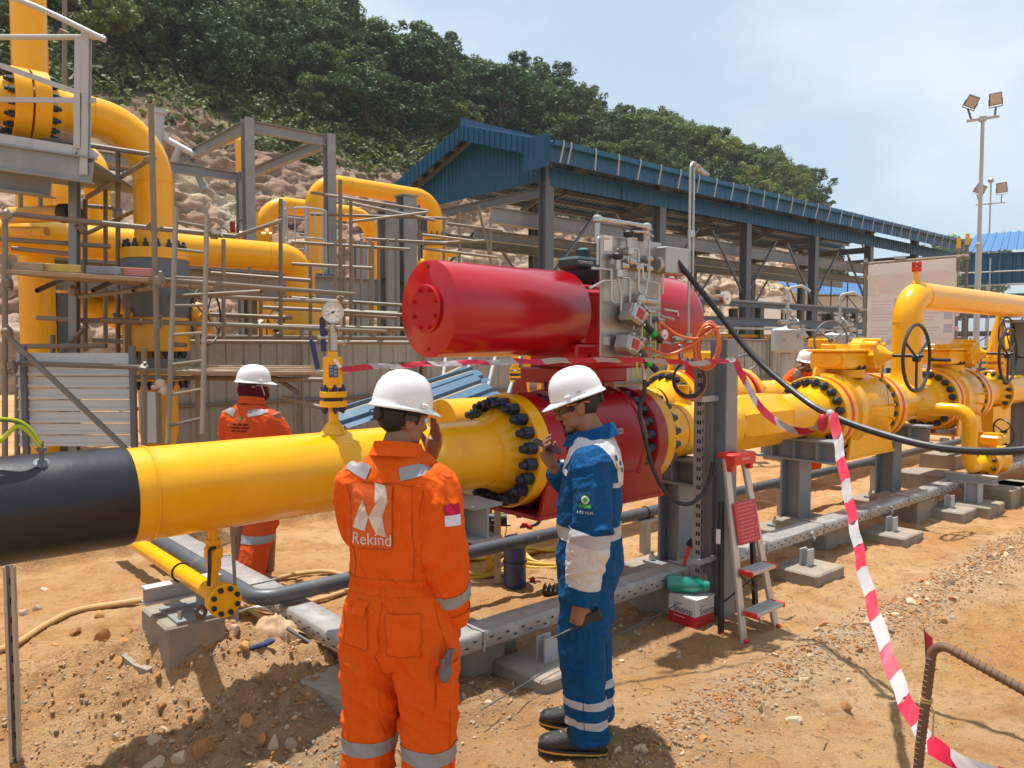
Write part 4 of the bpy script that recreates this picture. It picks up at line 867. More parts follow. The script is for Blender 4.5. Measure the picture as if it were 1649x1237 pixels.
# ------------------------------------------------------------------ left plant: tall yellow pipes, valve, scaffold
def build_left_plant():
    # pipe 1: tall riser behind the platform
    p = at(61, 500, 10.3); t = thing('riser_pipe', 'tall yellow riser pipe standing farthest left, leaving the picture at the top', 'pipe', (p.x, p.y, 0))
    MB().cyl((0, 0, 0), (0, 0, 9), .212, n=32).build('pipe_wall', YEL, t)
    for z in (1.45, 4.2): MB().torus((0, 0, z), (0, 0, 1), .213, .006, 32, 5).build('weld_bead', YEL, t)
    # pipe 2: flanged run that turns down into the block valve
    N2 = 9.3; pc = atn(247, 300, N2); S2 = pc.dot(U); r = .212; ztop = 4.24
    t = plant('bend_pipe', 'thick yellow pipe bending down from the platform into the tall valve', 'pipe', S2, N2)
    MB().tube(bend([(-2.9, 0, ztop), (0, 0, ztop), (0, 0, 2.86)], .62, 12), r, 32).build('pipe_wall', YEL, t)
    MB().torus((0, 0, ztop-.62), (0, 0, 1), r+.001, .007, 32, 5).build('weld_bead', YEL, t); MB().torus((-.62, 0, ztop), (1, 0, 0), r+.001, .007, 32, 5).build('weld_bead', YEL, t)
    flange(t, -1.36, .36, .15, r, YEL, 16, .034, .305, '-', o=(0, 0, ztop), hub=(.26, .16), stud=.03); flange(t, -1.19, .36, .15, r, YEL, 16, .034, .305, '+', o=(0, 0, ztop), hub=(.26, -.16), stud=.03)
    flange(t, 2.75, .36, .12, r, YEL, 16, .03, .31, '+', 'z', hub=(.26, -.14))
    v = plant('block_valve', 'tall yellow block valve with grey masking under the bend pipe', 'valve', S2, N2)
    MB().lathe([(2.55, .36), (2.745, .36)], (0, 0, 0), (0, 0, 1), 48).build('upper_flange', GREYD, v)
    m = MB(); m.lathe([(1.72, .34), (1.74, .355), (2.08, .355), (2.1, .34)], (0, 0, 0), (0, 0, 1), 48); m.build('lower_body', YELD, v)
    m = MB(); m.lathe([(2.1, .34), (2.32, .345), (2.50, .345), (2.55, .33)], (0, 0, 0), (0, 0, 1), 48); m.build('masked_body', GREYD, v)
    for k in range(16):
        a = k*math.pi/8; bolt(.028, .05, .03, v, (.29*math.cos(a), .29*math.sin(a), 1.72), axis=(0, 0, -1))
    MB().lathe([(1.52, .35), (1.64, .35)], (0, 0, 0), (0, 0, 1), 48).build('neck_flange', GREYD, v)
    flange(v, 1.39, .36, .12, r, YEL, 16, .03, .31, '-', 'z', hub=(.26, .14), name='lower_flange')
    m = MB(); m.cyl((-.36, -.14, 2.12), (-.36, -.14, 1.52), .035, n=12); m.cyl((-.36, -.14, 2.10), (-.20, -.1, 2.16), .05, n=12); m.ball((-.36, -.14, 2.14), .06); m.build('drain_tube', YEL, v)
    MB().lathe([(0, .02), (.04, .16), (.25, .21), (1.1, .21), (1.3, .21)], (0, 0, .55), (0, 0, 1), 32).build('lower_pipe', YELD, v)
    gp = MB(); gp.ball((.43, -.1, 2.14), (.14, .1, .15)); gp.cyl((.3, 0, 2.1), (.45, -.1, 2.14), .1, n=14); gp.cyl((.43, -.12, 2.12), (.43, -.34, 2.12), .035, n=10); gp.cyl((.40, -.22, 2.1), (.40, -.22, 1.75), .04, n=10); gp.build('gear_box', YELD, v)
    handwheel(v, (.43, -.36, 2.12), A, .33, .012, 4)
    # pipe 3: long horizontal pipe to the second block valve
    N3 = 11.2; a = atn(485, 480, N3); S3 = a.dot(U); z3 = 3.12
    t = plant('header_pipe', 'long yellow pipe crossing behind the scaffold and turning down beside the gauge', 'pipe', S3, N3); r = .22
    MB().tube(bend([(-5.2, 0, z3), (0, 0, z3), (0, 0, 2.42)], .56, 12), r, 32).build('pipe_wall', YEL, t); MB().torus((-.56, 0, z3), (1, 0, 0), r+.001, .006, 32, 5).build('weld_bead', YEL, t); MB().torus((-2.4, 0, z3), (1, 0, 0), r+.001, .006, 32, 5).build('weld_bead', YEL, t)
    flange(t, 2.34, .34, .10, r, YEL, 16, .026, .29, '+', 'z', hub=(.25, -.12))
    v = plant('block_valve', 'yellow block valve below the long crossing pipe', 'valve', S3, N3)
    MB().lathe([(1.72, .30), (1.78, .36), (2.24, .36), (2.33, .34)], (0, 0, 0), (0, 0, 1), 40).build('body', YELD, v); MB().lathe([(1.0, .2), (1.7, .2)], (0, 0, 0), (0, 0, 1), 24).build('lower_pipe', YELD, v)
    MB().box((-.1, -.36, 2.02), (.10, .02, .13)).build('name_plate', STAIN, v); m = MB(); m.ball((-.45, -.2, 2.0), (.16, .13, .16)); m.cyl((-.5, -.2, 2), (-.1, -.1, 2), .12, n=16); m.build('gear_box', YELD, v)
    handwheel(v, (-.62, -.45, 2.0), A, .31, .012, 4); handwheel(v, (-.15, .6, 2.02), A, .33, .012, 4)
    # inverted U pipes and J bends at the far left
    p = at(160, 400, 12.2); q = at(185, 505, 12.2)
    elbow_pipe('loop_pipe', 'yellow pipe looping over and sweeping low behind the planks', [p+Vector((-1.4, .9, 5.15-p.z-.35)), Vector((p.x, p.y, 4.8)), Vector((p.x, p.y, 2.15)), Vector((p.x+1.6, p.y+.4, 2.15))], .19, .5)
    p = at(107, 400, 11.6)
    elbow_pipe('loop_pipe', 'yellow pipe with low sweeping bend just right of the tall riser', [Vector((p.x-1.3, p.y+.6, 4.45)), Vector((p.x, p.y, 4.45)), Vector((p.x, p.y, 2.3)), Vector((p.x+1.1, p.y+.25, 2.3))], .185, .5)
    # back arches
    N5 = 15.0; pa = atn(506, 330, N5); pb = atn(701, 360, N5); za = 5.22; zb = za
    t, b = elbow_pipe('arch_pipe', 'yellow pipe arch right of the steel frame ending in a flanged valve', [Vector((pa.x, pa.y, 1.5)), Vector((pa.x, pa.y, za)), Vector((pb.x, pb.y, zb)), Vector((pb.x, pb.y, 3.0))], .19, .55)
    o = pb-b; o.z = 0
    flange(t, 4.25, .30, .1, .19, YEL, 12, .024, .25, '+', 'z', o=(o.x, o.y, 0)); MB().lathe([(4.13, .29), (4.24, .29)], (o.x, o.y, 0), (0, 0, 1), 32).build('gasket_ring', GREYD, t); MB().lathe([(3.3, .26), (3.4, .30), (4.0, .30), (4.12, .26)], (o.x, o.y, 0), (0, 0, 1), 32).build('valve_body', YEL, t)
    m = MB(); m.cyl((o.x-.5, o.y-.1, 3.7), (o.x, o.y, 3.7), .12, n=14); m.ball((o.x-.5, o.y-.1, 3.7), .17); m.cyl((o.x, o.y, 3.9), (o.x+.5, o.y, 3.95), .07, n=10); m.build('gear_box', YEL, t)
    N6 = 17.5; pa = atn(424, 340, N6); pb = atn(600, 370, N6)
    elbow_pipe('arch_pipe', 'smaller yellow pipe arch farther back between the steel columns', [Vector((pa.x, pa.y, 1.5)), Vector((pa.x, pa.y, 5.1)), Vector((pb.x, pb.y, 5.1)), Vector((pb.x, pb.y, 2.6))], .20, .6)
    p = at(387, 330, 17.5); elbow_pipe('thin_riser', 'thin yellow riser pipe behind the grey frame column', [Vector((p.x, p.y, 2)), Vector((p.x, p.y, 6.45)), Vector((p.x-.45, p.y+.4, 6.45))], .085, .2)
    # small yellow gate valves in the middle distance
    for px, py, Y, lab in ((412, 372, 14.2, 'small yellow valve with wheel in front of the frame column'), (375, 385, 15.5, 'small yellow valve with red spindle left of the frame column')):
        p = at(px, py, Y); t = thing('gate_valve', lab, 'valve', p, .3, 'small yellow gate valves'); m = MB(); m.cyl((-.28, 0, -.1), (.28, 0, -.1), .09, n=14); m.cyl((-.22, 0, -.1), (-.17, 0, -.1), .16, n=16); m.cyl((.17, 0, -.1), (.22, 0, -.1), .16, n=16); m.cyl((0, 0, -.1), (0, 0, .12), .09, n=12); m.build('body', YEL, t)
        MB().cyl((0, 0, .12), (0, 0, .34), .05, n=10).build('bonnet', REDV if px < 400 else YEL, t); handwheel(t, (-.18, -.2, .02), (.6, -.8, 0), .16, .012, 4); MB().cyl((0, 0, -.6), (0, 0, -.1), .05, n=8).build('stand', GREYD, t)
build_left_plant()

def build_frame():
    Yc = 13.0; pA = at(400, 300, Yc); S, N, _ = SNz(pA); zt = 5.55
    t = plant('steel_portal', 'grey steel portal frame of columns and beams above the pipes', 'steel frame', S, N)
    cm = MB().ibeam((0, 0, 0), (0, 0, zt), .16, .18, .012, (0, 1, 0)).mesh('column', GREY)
    xB = 1.5
    for x, y in ((0, 0), (xB, 0), (0, 4.0), (xB, 4.0)): put('column', cm, t, (x, y, 0))
    q = lambda a, b: MB().ibeam(a, b, .12, .18, .01, (0, 0, 1)).build('beam', GREY, t)
    for y in (0, 4.0):
        q((.08, y, zt-.12), (xB-.08, y, zt-.12))
    for x in (0, xB): q((x, .1, zt-.12), (x, 3.9, zt-.12))
    q((.0, 4.0, 3.1), (xB, 4.0, 3.1)); q((-2.4, 2.0, zt-.55), (.0, 2.0, zt-.55)); q((-2.2, 4.0, zt-.14), (-.08, 4.0, zt-.14)); put('column', cm, t, (-.9, 2.0, -.6)); MB().bar((0, 2.0, zt-.9), (.0, 2.7, zt-.2), .09, .09).build('brace', GREY, t)
    # long girder lower down and its deck
    MB().ibeam((-3.4, -.6, 2.75), (xB+.6, -.6, 2.75), .18, .42, .014, (0, 0, 1)).build('girder', GREY, t); MB().box((-1.0, .2, 2.99), (4.6, 1.4, .05)).build('deck', GREYD, t)
    for x in (-2.9, -1.2, .6): MB().ibeam((x, -.6, 0), (x, -.6, 2.5), .16, .16, .01, (0, 1, 0)).build('post', GREYD, t)
    # vent mast and hand pipe at left
    p = at(256, 260, 15); t = thing('vent_mast', 'grey capped vent mast with slanted arm behind the bend pipe', 'mast', (p.x, p.y, 0))
    MB().lathe([(0, .11), (6.2, .11), (6.2, .15), (6.28, .15), (6.3, .05)], (0, 0, 0), (0, 0, 1), 20).build('mast', GREYP, t); m = MB(); m.cyl((.12, 0, 5.75), (.85, -.2, 5.35), .06, n=12); m.cyl((.45, -.1, 5.55), (.1, 0, 4.9), .07, n=12); m.build('arm', GREYP, t)
    # pair of heavy columns right of the ladder cage
    for i, (px, Y, zt, lab) in enumerate(((626, 14.0, 4.25, 'heavy grey H column nearer the ladder cage, left of the pair'), (655, 14.6, 4.55, 'heavy grey H column right of the pair, under the arch pipe'), (578, 17.0, 4.0, 'darker grey H column standing behind the arch pipe'))):
        p = at(px, 450, Y); t = thing('pipe_column', lab, 'column', (p.x, p.y, 0), TH, 'heavy pipe columns'); MB().ibeam((0, 0, 0), (0, 0, zt), .28, .28, .018, (0, 1, 0)).build('shaft', GREY, t); MB().box((0, 0, zt+.02), (.34, .34, .03)).build('cap_plate', GREY, t); MB().box((0, 0, .02), (.4, .4, .04)).build('base_plate', GREY, t)
        for z in (1.5, 3.0): MB().box((0, 0, z), (.26, .26, .015)).build('stiffener', GREYD, t)
    # caged ladder
    p = at(490, 420, 13.5); t = thing('caged_ladder', 'grey caged ladder with hoops beside the frame column', 'ladder', (p.x, p.y, 0), TH)
    for x in (-.22, .22): MB().cyl((x, .3, 1.4), (x, .3, 4.3), .025, n=8).build('rail', GREYP, t)
    for k in range(10): MB().cyl((-.22, .3, 1.6+k*.27), (.22, .3, 1.6+k*.27), .014, n=6).build('rung', GREYP, t)
    for k in range(5):
        m = MB(); m.tube([(.36*math.cos(a), .36*math.sin(a)-.05, 2.1+k*.5) for a in np.linspace(math.pi*.98, math.pi*2.02, 12)], .018, 6); m.build('hoop', GREYP, t)
    for k in range(7): a = math.pi*(1.05+.9*k/6); MB().cyl((.36*math.cos(a), .36*math.sin(a)-.05, 2.1), (.36*math.cos(a), .36*math.sin(a)-.05, 4.1), .012, n=6).build('cage_bar', GREYP, t)
build_frame()

def build_scaffold():
    t = thing('scaffold', 'rusty tube scaffold with plank deck round the tall yellow valve', 'scaffold', (0, 0, 0)); TM = {}
    def tube(a, b, r=.0255):
        L = (b-a).length; k = round(L, 2)
        if k not in TM: mb = MB(); mb.lathe([(0, .021), (0, .0255), (k, .0255), (k, .021), (k-.02, .019)], (0, 0, 0), (0, 0, 1), 12, False); TM[k] = mb.mesh('tube', GALV)
        o = put('tube', TM[k], t, a); o.rotation_mode = 'QUATERNION'; o.rotation_quaternion = Vector((0, 0, 1)).rotation_difference(b-a); return o
    cmesh = MB(); cmesh.box((0, 0, 0), (.085, .075, .075), bev=.012); cmesh.cyl((-.06, .03, 0), (.06, .03, 0), .014, n=8); cmesh.box((.055, -.02, .02), (.03, .05, .03)); cm = cmesh.mesh('coupler', GALV)
    def coup(p, rz=0): o = put('coupler', cm, t, p); o.rotation_euler = (rz, rz*.7, rz); return o
    def vert(px, y0, y1, Y, px2=None):
        a = at(px, y1, Y); b = at(px2 if px2 else px, y0, Y); return tube(a, b)
    def line(x0, y0, x1, y1, Ya, Yb=None): return tube(at(x0, y0, Ya), at(x1, y1, Yb or Ya))
    # standards
    vert(8, 335, 735, 7.3); vert(257, 168, 715, 7.2, 243); vert(104, 0, 225, 9.0); vert(120, 290, 545, 8.6); vert(137, 320, 560, 8.8); vert(190, 230, 585, 8.7); vert(232, 560, 735, 7.0)
    vert(452, 320, 545, 9.5); vert(548, 290, 480, 10.2); vert(565, 320, 545, 11.0); vert(675, 330, 420, 14.0); vert(318, 535, 730, 8.0); vert(28, 600, 735, 7.6); vert(420, 440, 560, 10.4)
    # ledgers and braces
    line(0, 343, 380, 381, 7.4, 8.0); line(0, 385, 177, 397, 7.9, 8.6); line(60, 222, 250, 250, 8.0, 8.3); line(140, 318, 245, 255, 8.9, 8.2); line(143, 332, 180, 335, 9.4); line(140, 376, 215, 340, 9.2)
    line(250, 450, 570, 474, 7.3, 9.4); line(160, 515, 640, 535, 7.6, 10.0); line(255, 520, 650, 530, 9.9); line(300, 550, 660, 552, 9.8); line(30, 585, 240, 592, 7.4, 7.3); line(30, 558, 172, 557, 7.9)
    line(5, 535, 205, 725, 7.2, 7.0); line(75, 590, 140, 525, 8.2); line(130, 478, 250, 463, 8.0, 7.4); line(235, 597, 500, 603, 7.3, 8.3); line(60, 605, 520, 612, 8.2); line(278, 478, 420, 470, 8.6, 8.4)
    line(300, 475, 560, 488, 8.8, 10.2); line(560, 326, 700, 355, 13.5); line(500, 310, 690, 340, 13.6); line(500, 345, 720, 352, 13.7); line(560, 358, 690, 342, 13.4); line(680, 400, 800, 415, 13.4); line(690, 392, 780, 388, 13.8); line(680, 378, 760, 388, 13.6)
    line(380, 380, 455, 355, 9.3); line(470, 390, 660, 402, 12.0); line(520, 500, 660, 508, 10.5); line(530, 505, 640, 512, 11.0); line(770, 330, 790, 420, 14.0); line(455, 640, 560, 668, 8.3); line(415, 590, 480, 632, 8.3)
    rr = random.Random(31)
    for a in ((300, 505, 470, 512, 9.6), (340, 440, 500, 452, 9.8), (420, 495, 640, 505, 10.8), (60, 512, 230, 520, 8.4), (170, 440, 330, 455, 8.8), (20, 400, 120, 410, 8.5), (590, 385, 720, 392, 12.8), (720, 360, 810, 372, 14.2), (470, 425, 600, 432, 11.6), (150, 548, 300, 556, 8.6)): line(*a)
    for px, y0, y1, Y in ((360, 385, 545, 9.4), (402, 430, 545, 10.0), (500, 430, 545, 10.6), (600, 390, 545, 11.8), (715, 345, 425, 14.2), (740, 340, 425, 14.6), (790, 350, 425, 15.0), (170, 300, 560, 9.2), (205, 470, 590, 8.2), (85, 540, 600, 8.2)): vert(px, y0, y1, Y)
    for k in range(8): line(540+k*14, 385, 540+k*14, 545, 12.0+.1*k)
    for k in range(6): line(470+k*30, 480+k*2, 500+k*30, 482+k*2, 11.2)
    for px, py, Y in ((240, 257, 7.9), (248, 367, 7.5), (255, 450, 7.2), (258, 452, 7.1), (130, 367, 8.3), (120, 470, 8.2), (190, 515, 8.2), (9, 345, 7.2), (12, 535, 7.2), (12, 455, 7.2), (345, 378, 7.8), (232, 595, 6.9), (455, 466, 9.2), (452, 470, 8.8), (450, 540, 9.3), (190, 345, 8.6), (104, 55, 8.9), (420, 520, 10.2), (318, 600, 7.9), (255, 520, 7.3), (137, 560, 8.6), (20, 590, 7.3), (548, 480, 9.9), (675, 350, 13.8)): coup(at(px, py, Y), px*.13)
    # plank deck
    cols = [(.33, .235, .15), (.30, .22, .13), (.38, .30, .21), (.26, .20, .14), (.36, .25, .16)]
    a = at(12, 438, 7.4); b = at(250, 452, 7.3); dpt = Vector((.15, 1, 0)).normalized(); n = 0
    for k in range(5):
        o = dpt*(k*.235); mb = MB(); mb.bar(a+o, b+o, .22, .04, (0, 0, 1), .004); mb.build('plank', M('plank_timber', cols[k], .8, var=.25, vs=7, bump=.2, bs=30, spec=.2), t)
    for x0, x1, c in ((16, 70, (.30, .24, .17)), (72, 130, (.50, .36, .08)), (140, 195, (.22, .24, .27)), (196, 246, (.42, .16, .14))):
        p = at(x0, 427+x0*.05, 7.35); q = at(x1, 427+x1*.05, 7.3); MB().bar(p, q, .03, .075, (0, 0, 1), .004).build('toe_board', M('painted_board', c, .75, var=.25, vs=9, col2=(.3, .22, .14), c2s=9), t)
    for x in (60, 150, 215): line(x, 468, x+40, 450, 7.5, 8.4)
    # second plank stage by the fence
    for k in range(4):
        p = at(280, 591+k*3, 8.0-.22*k); q = at(500, 592+k*3, 9.0-.22*k); MB().bar(p, q, .22, .04, (0, 0, 1), .004).build('plank', WOOD, t)
    # rags tied to the tubes
    for px, py, Y in ((258, 618, 7.1), (270, 625, 7.15)):
        p = at(px, py, Y); m = MB(); m.ball(p, (.05, .03, .045), 9, 6); m.ball(p+Vector((.03, 0, -.06)), (.035, .02, .05), 8, 5); m.ball(p+Vector((-.05, 0, -.03)), (.04, .02, .02), 8, 5); m.build('tied_rag', M('pale_rag', (.55, .50, .42), .9, var=.2), t)
    # pole ladder made of tube
    l = thing('scaffold_ladder', 'rusty tube ladder leaning on the scaffold in front of the fence', 'ladder', at(285, 720, 7.0)); o = l.location.copy()
    c = [at(270, 715, 6.9)-o, at(284, 335, 7.6)-o, at(326, 700, 6.9)-o, at(333, 345, 7.6)-o]
    MB().cyl(c[0], c[1], .024, n=10).build('rail', GALV, l); MB().cyl(c[2], c[3], .024, n=10).build('rail', GALV, l)
    for k in range(8): f = .07+.124*k; MB().cyl(c[0].lerp(c[1], f), c[2].lerp(c[3], f), .014, n=8).build('rung', GALV, l)
    # pale siding panel behind the scaffold foot
    s = thing('siding_panel', 'pale grey horizontal siding panel behind the scaffold foot', 'panel', (0, 0, 0)); p0 = at(33, 722, 7.5); p1 = at(216, 722, 7.5); w = (p1-p0).length
    for k in range(8):
        z = p0.z+.02+k*.115; m = MB(); m.box(((p0.x+p1.x)/2, p0.y, z+.055), (w, .02, .108), bev=.004); m.box(((p0.x+p1.x)/2, p0.y-.016, z+.02), (w, .018, .03)); m.build('siding_board', SHEETW, s)
    for x in (p0.x+.08, p1.x+.02): MB().bar((x, p0.y-.03, p0.z-.4), (x, p0.y-.03, p0.z+1.0), .05, .05).build('post', GREYD, s)
    m = MB(); m.box((p1.x+.15, p0.y+.05, p0.z+.3), (.2, .03, .5)); m.build('lower_sheet', SHEETW, s)
    # access platform at top left: kick plates, beams, hand rail
    q = thing('access_platform', 'grey steel access platform with handrail round the flanged pipe', 'platform', (0, 0, 0)); Y = 7.6
    def PP(px, py, Y=Y): return at(px, py, Y)
    MB().ibeam(PP(-60, 245), PP(150, 275), .10, .25, .012, (0, 0, 1)).build('edge_beam', GREY, q); MB().ibeam(PP(-60, 285, 7.9), PP(82, 302, 7.9), .2, .20, .012, (0, 0, 1)).build('bearer', GREY, q)
    MB().bar(PP(-60, 213), PP(125, 243), .012, .09, (0, 0, 1)).build('kick_plate', GREYP, q)
    d0 = PP(-60, 236); d1 = PP(148, 262); back = Vector((-.3, 1.6, 0)); m = MB(); m.add([d0, d1, d1+back, d0+back, d0+Vector((0, 0, .03)), d1+Vector((0, 0, .03)), d1+back+Vector((0, 0, .03)), d0+back+Vector((0, 0, .03))], [(0, 1, 2, 3), (7, 6, 5, 4), (0, 4, 5, 1), (1, 5, 6, 2), (2, 6, 7, 3), (3, 7, 4, 0)]); m.build('deck', GREYD, q)
    MB().tube(spline([PP(-30, -20, 7.5), PP(60, 12, 7.5), PP(160, 60, 7.5), PP(166, 63, 7.5)], 5), .027, 10).build('handrail', GREYP, q)
    MB().cyl(PP(-30, 60), PP(168, 60), .026, n=10).build('handrail', GREYP, q)
    for px, y0, y1 in ((137, 52, 282), (127, 62, 240)): MB().ibeam(PP(px, y1), PP(px+2, y0), .075, .06, .008, (0, 1, 0)).build('rail_post', GREYP, q)
    MB().bar(PP(-30, 95), PP(128, 150), .012, .05, (0, 0, 1)).build('mid_rail', GREYP, q); MB().bar(PP(-30, 160), PP(155, 162), .012, .05, (0, 0, 1)).build('mid_rail', GREYP, q); MB().bar(PP(125, 243), PP(150, 262), .012, .2, (0, 0, 1)).build('toe_plate', GREYP, q)
    for px, y1 in ((120, 750), (-20, 750)): MB().ibeam(PP(px, y1, 8.3), PP(px, 285, 8.3), .085, .085, .008, (0, 1, 0)).build('leg', GREY, q)
    # cable-fed actuator hanging under the platform
    h = thing('line_actuator', 'short yellow actuator with black end under the access platform', 'actuator', PP(60, 345, 8.6)); 
    m = MB(); m.cyl((-.42, .1, 0), (.3, -.05, .0), .09, n=18); m.build('cylinder', YELD, h); m = MB(); m.cyl((.3, -.05, 0), (.42, -.07, 0), .105, n=18); m.cyl((.42, -.07, 0), (.52, -.09, 0), .06, n=12); m.build('end_cap', BLACK, h); m = MB(); m.cyl((-.35, .1, -.17), (.1, 0, -.19), .05, n=12); m.build('side_tube', YELD, h)
    for x in (-.2, .02): MB().bar((x, .03, .08), (x, .03, .35), .06, .02).build('hanger', GREYP, h)
    # things standing on the deck
    for px, lab in ((46, 'folded pale tool bag standing on the platform, left'), (62, 'pale wrapped tool standing on the platform, right')):
        p = PP(px, 218, 8.0); m = MB(); m.ball((0, 0, .12), (.05, .04, .15), 10, 7); b_ = thing('tool_bundle', lab, 'tool bundle', p); m.build('bundle', M('canvas', (.58, .56, .52), .85, var=.2), b_)
build_scaffold()
# ------------------------------------------------------------------ main gas line
ZP = 1.143; NP = 3.593; RP = .205
def build_main():
    t = plant('gas_pipe', 'big yellow gas pipe with black coated end crossing behind the two front workers', 'pipe', 0, NP, ZP)
    MB().lathe([(-1.6, .214), (.905, .214), (.93, .209)], n=64, cap=False).build('coated_section', BLKC, t)
    MB().lathe([(.90, RP), (2.93, RP)], n=64, cap=False).build('pipe_wall', YEL, t)
    MB().torus((1.01, 0, 0), (1, 0, 0), RP+.001, .006, 64, 6).build('weld_bead', YEL, t)
    MB().torus((2.915, 0, 0), (1, 0, 0), RP+.002, .006, 64, 6).build('weld_bead', YEL, t)
    f = flange(t, 3.075, .352, .095, RP, YEL, 20, .039, .300, '-', hub=(.262, .165), L=.06, stud=.045)
    # cadweld lugs and bonding wires on the black coating
    for s, h in ((.18, .06), (.60, .055)):
        m = MB(); a = R_(62); m.lathe([(0, .034), (.006, .030), (.012, .014)], (s, -.205*math.cos(a), .205*math.sin(a)+.005), (0, -math.cos(a), math.sin(a)), 16); m.cyl((s, -.1, .19), (s, -.1, .19+h+.03), .009, n=8); m.cyl((s, -.1, .235), (s, -.1, .25), .02, n=6); m.build('bonding_lug', GREYD, t)
    for k, (pts, mt, lab) in enumerate((([(-.6, -.1, .37), (-.1, -.1, .39), (.3, -.1, .37), (.52, -.1, .36), (.60, -.1, .26)], GRNW, 'green yellow striped bonding wire arching higher over the black pipe'), ([(-.6, -.1, .21), (0, -.13, .23), (.3, -.1, .235), (.45, -.1, .28), (.53, -.1, .34), (.60, -.1, .25)], GYW, 'yellow green bonding wire lying low along the black pipe'))):
        w = plant('bonding_wire', lab, 'wire', 0, NP, ZP, 'bonding wires on the black pipe'); p = spline(pts, 8); MB().tube(p, .009, 8).build('insulation', mt, w)
        if k == 0: MB().tube([q+Vector((0, -.006, .005)) for q in p], .0055, 6).build('stripe', GYW, w)
    # ---------------- red ball valve
    v = plant('ball_valve', 'large red ball valve bolted between yellow flanges behind the worker in blue', 'valve', 0, NP, ZP)
    MB().lathe([(3.172, .2), (3.172, .352), (3.178, .357), (3.285, .357), (3.292, .350), (3.292, .28), (3.36, .285), (3.43, .30)], n=64, cap=False).build('end_flange', REDV, v)
    MB().lathe([(3.40, .30), (3.42, .360), (3.43, .365), (3.475, .365), (3.48, .357), (3.52, .357), (4.00, .357), (4.01, .366), (4.045, .366), (4.05, .357), (4.055, .30), (4.16, .285)], n=64, cap=False).build('body', REDV, v)
    MB().lathe([(4.15, .28), (4.175, .352), (4.182, .357), (4.275, .357), (4.282, .35), (4.282, .2)], n=64, cap=False).build('end_flange', REDV, v)
    for x, ax, n in ((3.295, (1, 0, 0), 22), (3.395, (-1, 0, 0), 22), (4.065, (1, 0, 0), 22), (4.172, (-1, 0, 0), 22)):
        for k in range(n): a = 2*math.pi*(k+.5)/n; bolt(.032, .05, .006, v, (x, .315*math.cos(a), .315*math.sin(a)), axis=ax)
    for x in (3.20, 4.02):
        m = MB(); m.prism([(-.06, 0), (.06, 0), (.045, .07), (.02, .10), (-.02, .10), (-.045, .07)], (x, -.04, .345), (1, 0, 0), (0, 0, 1), -.022); m.build('lifting_lug', REDV, v)
    m = MB()
    for y in (-.30, .26): m.prism([(3.12, -.37), (4.32, -.37), (4.22, -.05), (3.22, -.05)], (0, y, 0), (1, 0, 0), (0, 0, 1), -.025)
    m.build('foot_web', REDV, v); MB().box((3.72, 0, -.38), (1.24, .62, .025)).build('foot_plate', REDV, v)
    m = MB(); m.box((3.75, -.357, .10), (.095, .012, .035)); m.build('name_plate', STAIND, v); m = MB(); m.box((3.75, -.365, .10), (.07, .004, .012)); m.build('stamp', GREYD, v)
    # following spool
    p = plant('gas_pipe', 'yellow pipe spool with faceted clamp between red valve and striped valve', 'pipe', 0, NP, ZP)
    flange(p, 4.285, .352, .095, RP, YEL, 20, .038, .300, '+', hub=(.262, -.165), L=.055, stud=.045)
    MB().lathe([(4.5, RP), (7.0, RP)], n=56, cap=False).build('pipe_wall', YEL, p)
    m = MB(); x, y, d = frame_of((1, 0, 0)); oct_ = lambda s, r: [Vector((s, r*math.cos(math.pi/8+k*math.pi/4), r*math.sin(math.pi/8+k*math.pi/4))) for k in range(8)]
    m.loft([oct_(5.50, .215), oct_(5.56, .238), oct_(6.22, .238), oct_(6.28, .215)]); m.build('clamp', YEL, p, 20)
    for s in (4.74, 6.75): MB().torus((s, 0, 0), (1, 0, 0), RP+.001, .006, 48, 6).build('weld_bead', YEL, p)
    m = MB(); m.cyl((4.93, 0, .18), (4.93, 0, .26), .07, .05, 16); m.cyl((4.93, 0, .26), (4.93, 0, .34), .045, n=14); m.build('branch_stub', YEL, p)
    # ---------------- yellow ball valves with gear boxes
    def yvalve(s0, s1, label, plab):
        v = plant('ball_valve', label, 'valve', 0, NP, ZP, None)
        for side, x in ((1, s0), (-1, s1)):
            d = side; fl = flange(v, x if d > 0 else x-.10, .352, .10, RP, YEL, 20, .038, .300, '-' if d > 0 else '+', hub=(.27, .16*d), L=.05, stud=.015)
            a, b = (x+.10, x+.155) if d > 0 else (x-.155, x-.10); MB().lathe([(a, .30), (a, .353), (b, .353), (b, .30)], n=56, cap=False).build('red_stripe', REDS, v)
            c, e = (x+.155, x+.23) if d > 0 else (x-.23, x-.155); MB().lathe([(c, .29), (c, .352), (e, .352), (e, .29)], n=56, cap=False).build('valve_flange', YEL, v)
        L = s1-s0
        MB().lathe([(s0+.22, .28), (s0+.26, .33), (s0+.28, .375), (s0+.40, .385), (s0+.46, .352), (s1-.36, .352), (s1-.34, .33), (s1-.22, .30)], n=64, cap=False).build('body', YEL, v)
        for k in range(20):
            a = 2*math.pi*(k+.5)/20; bolt(.028, .04, .01, v, (s1-.232, .315*math.cos(a), .315*math.sin(a)), axis=(-1, 0, 0))
        for k in range(4): a = -.9+.35*k; q = MB(); q.cyl((s1-.45, -.35*math.cos(a), .35*math.sin(a)), (s1-.45, -.40*math.cos(a), .40*math.sin(a)), .014, n=8); q.build('grease_nipple', YEL, v)
        m = MB()
        for y in (-.28, .25): m.prism([(s0+.2, -.42), (s1-.2, -.42), (s1-.28, -.12), (s0+.28, -.12)], (0, y, 0), (1, 0, 0), (0, 0, 1), -.022)
        m.box(((s0+s1)/2, 0, -.425), (L-.36, .58, .02)); m.build('foot', YEL, v)
